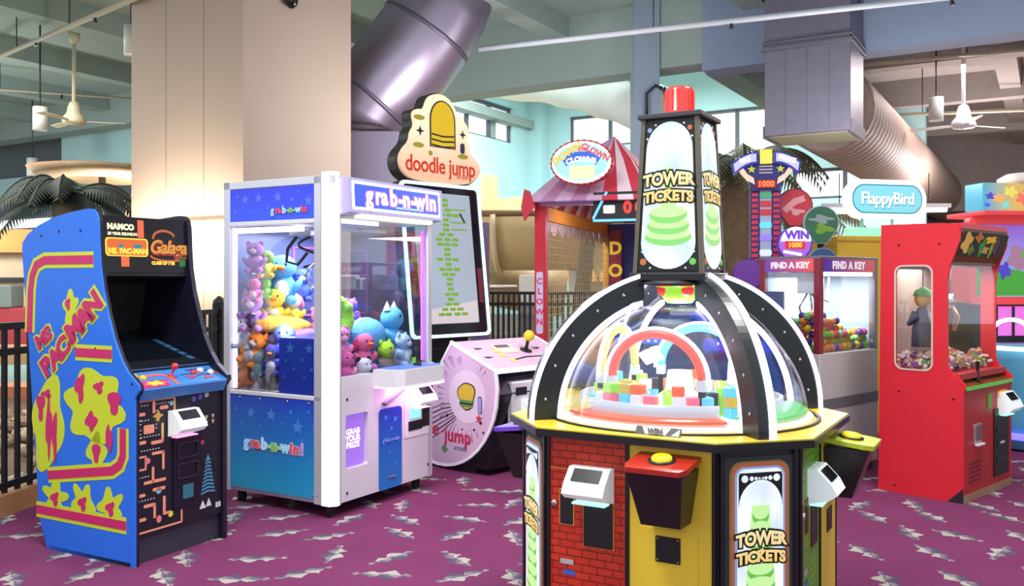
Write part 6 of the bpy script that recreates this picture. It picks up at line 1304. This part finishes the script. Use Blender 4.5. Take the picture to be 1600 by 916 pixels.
for lay in range(7):
    for iy in range(7):
        for ix in range(14):
            x = .082 + ix * .062 + (.028 if (lay + iy) % 2 else 0); y = .058 + iy * .062 + (.02 if lay % 2 else 0); z = .93 + rB + lay * .048
            if x > KW - .07 or y > KD - .075: continue
            top = .10 + .19 * (.55 + .45 * sin(x * 7 + .4)) * (.75 + .25 * sin(y * 11))
            if z - .93 > top: continue
            if not (iy == 0 or ix == 0 or z - .93 > top - .066): continue
            w = random.choice((0, 0, 0, 0, 1, 1, 2, 3, 4, 5, 6, 7)); nm, cc = BCOL[w]; p = KMx @ Vector((x + random.uniform(-.006, .006), y, z + random.uniform(-.004, .006)))
            if nm not in src:
                o = G().ell((0, 0, 0), (rB, rB, rB), None, 12, 8).out('plastic_ball', mat('ball_' + nm.replace(' ', '_'), cc, .3), None); tag(o, nm + ' plastic ball in the heap inside the key crane', 'ball', nm + ' balls in the key crane'); src[nm] = o
            else: o = src[nm].copy(); COL.objects.link(o)
            o.location = p; i += 1

# ================================================================== blue light tower, balloon signs, yellow cabinet
bt = thing('light_tower_game', 'slim blue and red light tower game with a fan shaped lit head', 'arcade machine', (2.40, 8.5, 0), -12)
TB = mat('tower_navy', (30, 34, 110), .35, emit=.1)
G().box(-.14, .14, -.08, .1, .3, 2.42, .006).out('tower_column', TB, bt); G().box(-.16, .16, -.12, .14, 0, .3, .01).out('base_cabinet', NVY, bt)
G().box(-.05, .05, -.088, -.08, .8, 2.36).out('centre_strip', mat('grey_lit_strip', (150, 160, 190), .3, emit=.3), bt)
for s in (-1, 1):
    for i in range(26): G().box(s * .098 - .03, s * .098 + .03, -.09, -.08, 1.0 + i * .052, 1.036 + i * .052, .003).out('red_lamp', mat('tower_red_lamp', (176, 40, 70), .3, emit=.35), bt)
for z, m in ((1.2, 'c'), (1.48, 'c'), (1.72, 'w'), (1.98, 'c'), (2.1, 'r'), (2.18, 'r'), (2.26, 'g'), (1.34, 'v'), (1.6, 'v'), (1.86, 'v')): G().prism(rrect(0, z, .11, .06, .02), 'y', -.096, -.088).out('strip_lamp', mat('strip_' + m, {'c': (110, 226, 240), 'w': (226, 240, 255), 'r': (190, 50, 60), 'g': (70, 160, 110), 'v': (150, 130, 230)}[m], emit=.8 if m in 'cw' else .3), bt)
for s in (-1, 1):
    q = [(s * .075 + s * .24 * t, 2.66 - .10 * t * t) for t in (0, .25, .5, .75, 1)]; q2 = [(s * .07 + s * .22 * t, 2.55 - .10 * t * t) for t in (0, .25, .5, .75, 1)]
    hp_ = G().prism(q + q2[::-1], 'y', -.16, -.06).out('head_wing', mat('wing_blue', (36, 44, 160), .3, emit=.2), bt)
    qi = [(s * .09 + s * .205 * t, 2.645 - .095 * t * t) for t in (0, .25, .5, .75, 1)]; qi2 = [(s * .088 + s * .195 * t, 2.57 - .095 * t * t) for t in (0, .25, .5, .75, 1)]
    G().prism(qi + qi2[::-1], 'y', -.166, -.16).out('wing_face', mat('lit_lavender', (200, 196, 255), emit=.9), hp_)
    txt('lettering', 'PRIZE' if s > 0 else 'BIG', mat('lit_pink_white', (255, 220, 226), emit=1.2), hp_, FR(s * .19, -.168, 2.585) @ Matrix.Rotation(-s * .28, 4, 'Z'), .062, .001, .003)
    G().prism([(s * .10, 2.36), (s * .17, 2.40), (s * .23, 2.47), (s * .25, 2.53), (s * .22, 2.54), (s * .17, 2.46), (s * .11, 2.42)], 'y', -.13, -.07).out('flame_lamp', mat('lit_peach', (255, 196, 170), emit=1.1), bt)
    G().prism(star(s * .13, 2.50, .04, .018), 'y', -.14, -.125).out('gold_star', mat('gold_star', (196, 190, 70), .4, emit=.3), bt)
G().prism([(-.12, 2.30), (.12, 2.30), (.2, 2.5), (.2, 2.56), (-.2, 2.56), (-.2, 2.5)], 'y', -.12, .05).out('head_body', TB, bt)
G().box(-.055, .055, -.17, -.12, 2.55, 2.68, .004).out('yellow_panel', mat('lit_yellow', (246, 236, 90), emit=.8), bt)
for i in range(3): G().box(-.06, .06, -.13, -.12, 2.46 + i * .03, 2.475 + i * .03).out('grille_bar', mat('pale_mauve_bar', (190, 170, 190), .4), bt)
rb = G().box(-.09, .09, -.14, -.12, 2.32, 2.40, .004).out('digit_window', mat('red_window', (150, 20, 30), .3, emit=.3), bt); txt('digit', '1000', mat('lit_orange_digit', (255, 110, 50), emit=1.5), rb, FR(0, -.142, 2.36), .075, .001, .004)
def balloon(loc, r, label, c1, c2, kind, rot=-8, stem=1.0):
    t = thing('balloon_sign', label, 'sign', loc, rot, 'balloon shaped sign toppers'); k = loc[2]
    sh = [(r * cos(radians(a)), r * sin(radians(a))) for a in range(-40, 221, 13)] + [(-r * .32, -r * 1.25), (r * .32, -r * 1.25)]
    G().prism([(x * 1.09, z * 1.07) for x, z in sh], 'y', .0, .06).out('sign_back', mat('balloon_edge_' + kind, c2, .4), t); f = G().prism(sh, 'y', -.012, .0).out('sign_face', mat('balloon_face_' + kind, c1, .35, nz=.2, ns=5, emit=.25 if kind != 'violet' else .6), t)
    G().tube([(0, .03, -r * 1.2), (0, .03, -k)], .03, 8).out('stem', DARK, t); G().cyl(0, .03, -k, -k + .04, .07, 16).out('foot', BLACK, t); return f, t
f, t = balloon((2.54, 8.05, 1.79), .14, 'lit violet balloon sign reading WIN beside the key crane', (190, 110, 250), (60, 30, 160), 'violet')
G().prism([(r_ * cos(a_) * .11 + .01, r_ * sin(a_) * .11 + .02) for r_, a_ in [(1.2, pi * k / 10) for k in range(11)]], 'y', -.014, -.012).out('white_field', mat('lit_white', (255, 255, 255)), f)
txt('lettering', 'WIN', mat('purple_letter', (110, 60, 200), .4, emit=.3), f, FR(.02, -.0155, .075), .10, .001, .006); G().prism([(-.085, -.045), (.09, -.05), (.09, .02), (-.085, .025)], 'y', -.017, -.012).out('red_ticket', mat('lit_red', (236, 40, 40), emit=.7), f); txt('lettering', '1000', mat('lit_gold', (250, 206, 70)), f, FR(.0, -.018, -.014), .06, .001, .003)
G().prism(ribbon([(-.1, -.07), (-.02, -.085), (.06, -.10)], .025), 'y', -.014, -.012).out('white_swoosh', mat('lit_white', (255, 255, 255)), f)
f, t = balloon((2.72, 8.62, 2.18), .155, 'dark red balloon sign above the violet one', (186, 40, 54), (120, 30, 44), 'red'); G().prism(ribbon([(-.1, -.05), (0, .04), (.09, .07)], .06), 'y', -.014, -.012).out('pale_print', mat('pale_print', (216, 150, 150), .4, emit=.15), f); G().prism(blob(.02, -.06, .06, .03, 3, .3, 1, 20), 'y', -.014, -.012).out('pale_print', mat('pale_print', (216, 150, 150)), f)
f, t = balloon((2.83, 8.2, 1.99), .145, 'dark green balloon sign right of the red one', (44, 92, 64), (150, 180, 190), 'green'); G().prism(blob(.0, .03, .09, .035, 4, .3, 1, 26), 'y', -.014, -.012).out('grey_print', mat('grey_green_print', (130, 150, 150), .4, emit=.1), f); G().prism(blob(.02, -.06, .08, .04, 3, .3, 2, 26), 'y', -.014, -.012).out('lime_print', mat('lime_print', (110, 150, 40), .4, emit=.1), f)
f, t = balloon((2.16, 8.2, 1.52), .13, 'dim purple balloon sign left of the blue light tower', (100, 50, 140), (80, 36, 110), 'plum')
f, t = balloon((2.74, 7.9, 1.62), .12, 'dark blue balloon sign half hidden behind the key crane', (40, 70, 110), (120, 140, 160), 'slate')
yc = thing('yellow_game_cabinet', 'yellow game cabinet with a cyan pill shaped sign above it', 'arcade machine', (3.05, 8.4, 0), 14)
G().box(0, 1.1, 0, .7, 0, 1.88, .008).out('cabinet_body', mat('mustard_yellow', (216, 176, 44), .4, nz=.05), yc); G().box(.0, 1.1, -.004, 0, 1.82, 1.84).out('panel_line', mat('ochre_line', (180, 140, 30), .4), yc); G().box(.2, 1.0, .05, .2, 1.88, 1.965, .01).out('green_lamp_bar', mat('lit_mint', (160, 246, 200), emit=1.0), yc)
for x in (.35, .68): G().tube([(x, .12, 1.9), (x, .12, 2.15)], .016, 8).out('sign_bracket', mat('pale_bracket', (150, 180, 180), .4), yc)
fs = FR(.58, .05, 2.24)
def fsg(p, m, nm, d0, d1, par):
    g = G(); g.m = fs; g.prism(p, 'z', d0, d1); return g.out(nm, m, par)
sg_ = fsg(rrect(0, 0, .86, .37, .17, 8), mat('lit_white_pill', (250, 255, 255), emit=1.25), 'pill_sign', -.1, 0, yc); fsg(rrect(0, 0, .77, .28, .13, 8), mat('teal_line', (60, 170, 196), .4, emit=.5), 'pill_line', .0, .002, sg_); fsg(rrect(0, 0, .745, .255, .12, 8), mat('lit_cyan', (140, 226, 240), emit=.85), 'pill_face', .002, .004, sg_)
txt('lettering_shadow', 'FlappyBird', mat('teal_letter_edge', (70, 170, 190), .4, emit=.5), sg_, fs @ Matrix.Translation((.004, -.006, .005)), .16, .001, .006, .95, sx=.92); txt('lettering', 'FlappyBird', mat('lit_white', (255, 255, 255)), sg_, fs @ Matrix.Translation((0, 0, .007)), .16, .001, .003, .95, sx=.92)

# ================================================================== red crane
rc = thing('red_crane', 'tall red crane machine with oblong side window and candy inside', 'crane machine', (2.937, 5.833, 0), 42.5)
RW = .87; RDC = mat('crane_red', (216, 38, 52), .38, nz=.05, spec=.4)
pf = [(0, 0), (0, .71), (-.012, .75), (-.01, .775), (.02, .81), (.07, .845), (.095, .885), (.10, .94), (.10, 1.45), (.085, 1.55), (.05, 1.64), (.025, 1.71), (.018, 1.77), (.03, 1.81), (.07, 1.832), (.14, 1.838), (.545, 1.842), (.566, 0)]
G().prism(pf, 'x', 0, .025, [rrect(.322, 1.205, .245, .70, .05)]).out('side_panel', RDC, rc, 'red side panel with an oblong window'); G().prism(pf, 'x', RW - .025, RW, [rrect(.322, 1.205, .245, .70, .05)]).out('side_panel', RDC, rc)
G().prism(rrect(.322, 1.205, .26, .715, .055), 'x', -.004, .0, [rrect(.322, 1.205, .238, .693, .048)]).out('window_trim', mat('pale_window_trim', (214, 190, 176), .4), rc); G().prism(rrect(.322, 1.205, .243, .698, .05), 'x', .008, .013).out('side_glass', GLASS, rc)
c = G()
for y, z in ((.42, 1.70), (.15, 1.70), (.42, .70), (.06, .68), (.45, .05)): c.ell((-.001, y, z), (.004, .009, .009), None, 8, 5)
c.out('panel_bolt', mat('dark_bolt', (90, 20, 26), .4), rc)
G().prism([(-.002, 0), (.10, 0), (-.002, .10)], 'x', -.003, .0).out('corner_guard', DARK, rc)
BR = mat('brown_trim', (126, 66, 34), .45); FR_ = mat('deep_red_front', (176, 34, 30), .4, nz=.08)
G().box(.025, RW - .025, 0.0, .03, .05, .745).out('front_panel', FR_, rc); G().box(.0, RW, -.004, .04, .0, .05).out('base_strip', mat('tan_base_strip', (150, 120, 90), .5), rc); G().prism([(-.014, .745), (.09, .80), (.09, .785), (-.014, .73)], 'x', .025, RW - .025).out('shelf', BR, rc); G().box(.025, RW - .025, -.02, -.008, .735, .758, .002).out('green_edge', mat('lit_green_edge', (100, 200, 80), .3, emit=.5), rc)
G().prism([(.09, 1.58), (.05, 1.655), (.028, 1.72), (.025, 1.80), (.10, 1.80), (.13, 1.58)], 'x', .025, RW - .025).out('marquee_box', BR, rc); mm = FR(.435, .045, 1.615, -.0); MQr = FR(.435, .062, 1.625, .34)
def mr(p, m, nm, d0, d1):
    g = G(); g.m = MQr; g.prism(p, 'z', d0, d1); return g.out(nm, m, rc)
mr([(-.40, .0), (.40, .0), (.40, .165), (-.40, .165)], mat('marquee_dark_green', (34, 60, 50), .3, nz=.3, ns=8, emit=.08), 'marquee_face', 0, .006)
random.seed(5)
for i, (x, y, rx, ry, cc) in enumerate(((-.30, .09, .07, .07, (226, 176, 80)), (-.12, .13, .06, .03, (190, 110, 50)), (-.02, .06, .05, .055, (60, 140, 60)), (.10, .12, .09, .025, (230, 180, 40)), (.05, .045, .05, .025, (200, 150, 90)), (.22, .08, .04, .06, (90, 60, 80)), (-.2, .04, .05, .03, (100, 120, 40)), (.15, .05, .02, .05, (140, 160, 60)))): mr(blob(x, y, rx, ry, 4, .22, i * 1.3, 26), mat('marquee_print_%d' % i, cc, .35, emit=.25), 'marquee_print', .006, .0075 + .0004 * i)
G().box(.025, RW - .025, .09, .11, 1.56, 1.60).out('lower_marquee_trim', BR, rc); G().box(.025, RW - .025, .02, .55, 1.80, 1.835).out('roof', RDC, rc); G().box(.03, RW - .03, .102, .107, .80, 1.58).out('front_glass', GLASS, rc, 'clear front window')
G().box(.025, RW - .025, .53, .555, .0, 1.82).out('back_panel', mat('warm_grey_back', (140, 122, 112), .5, nz=.1), rc); G().box(.025, RW - .025, .03, .53, .80, .84).out('candy_floor', FR_, rc)
G().box(.40, .415, .11, .35, .84, 1.02).out('chute_wall', ACRYL, rc); G().box(.0255, .415, .34, .352, .84, 1.02).out('chute_wall', ACRYL, rc)
sl_ = G().prism(rrect(.24, .43, .13, .14, .012), 'y', -.006, 0).out('prize_slot', mat('steel_slot', (196, 176, 170), .3, .5), rc); G().prism(rrect(.245, .44, .09, .1, .008), 'y', -.012, -.006).out('slot_flap', mat('grey_flap', (130, 116, 112), .3, .4), sl_); G().box(.18, .3, -.03, -.006, .355, .368, .002).out('slot_lip', WHITE, sl_)
ck = G().prism(rrect(.66, .335, .27, .47, .01), 'y', -.008, 0).out('coin_column', BLACK, rc)
for z in (.42, .33, .22): G().prism(rrect(.66, z, .18, .05, .006), 'y', -.013, -.008).out('coin_slot', DARK, ck)
G().box(.62, .70, -.014, -.008, .32, .335).out('coin_label', WHITE, ck); G().box(.6, .74, -.012, -.0, .64, .69).out('amber_label', mat('amber_label', (220, 140, 30), .4, emit=.3), rc); G().box(.42, .47, -.008, 0, .58, .68).out('green_lamp', mat('green_lamp', (80, 150, 50), emit=.5), rc)
reader(rc, .70, .60, .2, -.0, (140, 255, 190)); G().lathe([(.03, .78), (.03, .79), (.01, .80), (.012, .90), (.016, .905), (.001, .91)], (.34, .035, 0), 12).out('joystick', RUBBER, rc)
for i in range(5): G().box(.1, .3, -.003, .0, .12 + i * .03, .13 + i * .03).out('vent_slot', mat('dark_bolt', (90, 20, 26)), rc)
G().box(.05, RW - .05, .2, .24, 1.55, 1.58).out('claw_rail', CHROME, rc); G().tube([(.55, .3, 1.56), (.55, .3, 1.36)], .008, 6).out('claw_cord', DARK, rc); G().lathe([(.001, 1.36), (.04, 1.36), (.04, 1.28), (.02, 1.26), (.001, 1.26)], (.55, .3, 0), 12).out('claw_head', CHROME, rc)
for k in range(3): a = radians(120 * k); G().tube([(.55 + .03 * cos(a), .3 + .03 * sin(a), 1.28), (.55 + .1 * cos(a), .3 + .1 * sin(a), 1.2), (.55 + .05 * cos(a), .3 + .05 * sin(a), 1.1)], .008, 6).out('claw_prong', mat('copper_prong', (206, 140, 100), .3, .6), rc)
RM = Matrix.Translation((2.937, 5.833, 0)) @ Matrix.Rotation(radians(42.5), 4, 'Z')
cd_ = thing('candy_heap', 'heap of small wrapped candies inside the red crane', 'candy', RM @ Vector((0, 0, 0)), 42.5); cd_['kind'] = 'stuff'; random.seed(31)
for q, cc in enumerate(((236, 206, 176), (226, 120, 110), (130, 170, 90), (170, 110, 170), (240, 200, 90), (246, 240, 236))):
    c = G()
    for i in range(130):
        x = random.uniform(.05, RW - .05); y = random.uniform(.125, .51)
        if x < .42 and y < .36 and random.random() < .5: pass
        h = .045 + .055 * random.random() + .03 * sin(x * 9); c.m = Matrix.Translation((x, y, .84 + h * random.uniform(.3, 1))) @ Matrix.Rotation(random.uniform(0, 6), 4, Vector((random.random(), random.random(), 1)).normalized()); c.box(-.022, .022, -.012, .012, -.009, .009)
    o = c.out('candy_pieces', mat('candy_%d' % q, cc, .4), cd_); o['kind'] = 'stuff'
c = G().ell((.435, .32, .86), (.36, .18, .04)); o = c.out('candy_bed', mat('candy_0', (236, 206, 176)), cd_); o['kind'] = 'stuff'
dl = thing('hanging_doll', 'plush doll with green cap and grey robe hanging in the red crane', 'plush toy', RM @ Vector((.17, .33, 0)), -30)
G().lathe([(.001, 1.0), (.075, 1.0), (.07, 1.12), (.045, 1.24), (.03, 1.27), (.001, 1.28)], (0, 0, 0), 14).out('robe', mat('grey_robe', (96, 98, 112), .9, nz=.2), dl); G().ell((0, -.01, 1.33), (.055, .05, .06)).out('head', mat('golden_face', (224, 176, 80), .8), dl); G().lathe([(.065, 1.35), (.05, 1.39), (.001, 1.415)], (0, .0, 0), 12).out('cap', mat('green_cap', (96, 170, 80), .9), dl)
G().tube([(.05, -.02, 1.24), (.085, -.03, 1.14), (.08, -.04, 1.06)], .025, 8).out('white_sleeve', mat('white_sleeve', (226, 226, 220), .9), dl); G().tube([(-.05, -.02, 1.24), (-.08, -.04, 1.16), (-.03, -.07, 1.22)], .02, 8).out('robe_sleeve', mat('grey_robe', (96, 98, 112)), dl); G().tube([(0, 0, 1.40), (0, 0, 1.60)], .004, 5).out('hanging_string', DARK, dl)
light('red_crane_light', 'AREA', (RW / 2, .32, 1.54), 9, (1, .92, .85), .4, parent=rc)

# ================================================================== red framed screen game at the right edge
gs = thing('red_screen_game', 'red framed wide screen game with a blue console, at the right edge', 'arcade machine', (4.16, 8.2, 0), 8)
GR = mat('coral_red_frame', (236, 66, 70), .35, emit=.25)
def gsf(p, m, nm, d0, d1, par=gs, holes=(), M=FR(.62, 0, 1.27)):
    g = G(); g.m = M; g.prism(p, 'z', d0, d1, holes); return g.out(nm, m, par)
gsf(rrect(0, .37, 1.30, .80, .06), GR, 'screen_frame', 0, .08, gs, [rrect(0, .37, 1.16, .66, .03)]); sc_ = gsf(rrect(0, .37, 1.17, .67, .02), grad_mat('lit_violet_scene', (150, 206, 240), (170, 110, 240), 1.3, 1.95, emit=.6), 'screen_image', .0, .01)
gsf([(-.58, .05), (.58, .05), (.58, .20), (.2, .22), (-.2, .30), (-.58, .34)], mat('lit_lawn_green', (80, 190, 60), .3, emit=.5), 'screen_lawn', .01, .013, sc_)
for i, (x, y, rx, ry, cc) in enumerate(((-.12, .40, .09, .11, (196, 140, 170)), (.0, .44, .07, .10, (120, 190, 110)), (.15, .36, .08, .06, (226, 226, 240)), (-.25, .28, .06, .07, (90, 70, 220)), (.3, .42, .1, .1, (226, 120, 150)))): gsf(blob(x, y, rx, ry, 4, .2, i, 26), mat('screen_shape_%d' % i, cc, .3, emit=.5), 'screen_shape', .013, .0145 + .0003 * i, sc_)
G().box(.05, 1.2, .01, .5, 1.25, 2.0, .01).out('screen_cabinet', mat('coral_red_frame', (236, 66, 70)), gs); G().box(.1, 1.15, .05, .6, 0, 1.25, .01).out('rear_body', BLACK, gs); G().box(.0, 1.3, -.25, .3, 2.04, 2.08, .006).out('top_shelf', GR, gs)
tb = G().box(.05, 1.3, -.16, .1, 2.09, 2.34, .006).out('topper_box', grad_mat('topper_rainbow', (90, 200, 236), (250, 210, 110), .05, .35, emit=.55, axis=0), gs)
for i, (x, z, r, cc) in enumerate(((.12, 2.22, .04, (70, 70, 190)), (.2, 2.20, .05, (250, 170, 90)), (.32, 2.26, .06, (226, 210, 90)), (.45, 2.2, .07, (240, 110, 90)), (.5, 2.28, .05, (240, 90, 70)), (.62, 2.2, .06, (250, 160, 90)), (.27, 2.14, .04, (120, 210, 190)), (.09, 2.14, .025, (80, 90, 220)))): G().prism(blob(x, z, r, r * .7, 5, .25, i, 26), 'y', -.164 - .0004 * i, -.16).out('topper_print', mat('topper_print_%d' % i, cc, .4, emit=.45), tb)
G().lathe([(.001, 2.34), (.26, 2.34), (.27, 2.40), (.20, 2.44), (.001, 2.45)], (.62, -.02, 0), 20).out('topper_plinth', mat('cream_plinth', (226, 214, 206), .5), gs)
G().box(.2, 1.1, -.02, .05, .95, 1.22, .01).out('pink_lamp_panel', mat('lit_magenta_panel', (240, 120, 226), emit=.8), gs)
for x in (.28, .45, .62): G().box(x - .012, x + .012, -.03, -.02, .95, 1.22).out('panel_bar', BLACK, gs)
cs = G().lathe([(.001, .02), (.28, .02), (.27, .3), (.30, .55), (.35, .78), (.34, .86), (.28, .90), (.001, .90)], (.30, -.45, 0), 26).out('console', mat('sky_blue_console', (96, 176, 214), .35, nz=.08), gs, 'rounded sky blue console')
G().lathe([(.30, .10), (.315, .11), (.315, .15), (.30, .16)], (.30, -.45, 0), 26).out('violet_ring', mat('violet_ring_led', (120, 110, 255), emit=1.8), cs)
G().lathe([(.33, .855), (.355, .865), (.355, .885), (.33, .895)], (.30, -.45, 0), 26).out('rim_ring', LEDC, cs)
G().prism(rrect(.34, .55, .16, .26, .01), 'y', -.80, -.74).out('control_plate', BLACK, cs); G().prism(rrect(.34, .50, .1, .03, .004), 'y', -.805, -.80).out('plate_label', WHITE, cs)
G().tube([(.1 + .17 * cos(radians(a)), -.45, 1.02 + .10 * sin(radians(a))) for a in range(-20, 201, 15)], .018, 8).out('handle_ring', LEDW, cs); G().tube([(.5 + .17 * cos(radians(a)), -.45, 1.04 + .10 * sin(radians(a))) for a in range(-20, 201, 15)], .018, 8).out('handle_ring', LEDC, cs)
G().tube([(.3, -.45, .9), (.3, -.45, 1.16)], .035, 8).out('handle_post', BLACK, cs)
# remaining ceiling piece: thin black conduit loop behind the beacon
cdt = thing('conduit_loop', 'thin dark cable loop on the post behind the red beacon', 'cable', gp(11.2, 4.5, 3.6))
G().tube([(-.12, 0, 0), (-.12, 0, .35), (0, 0, .46), (.12, 0, .38), (.14, 0, .2)], .02, 6).out('conduit', BLACK, cdt);
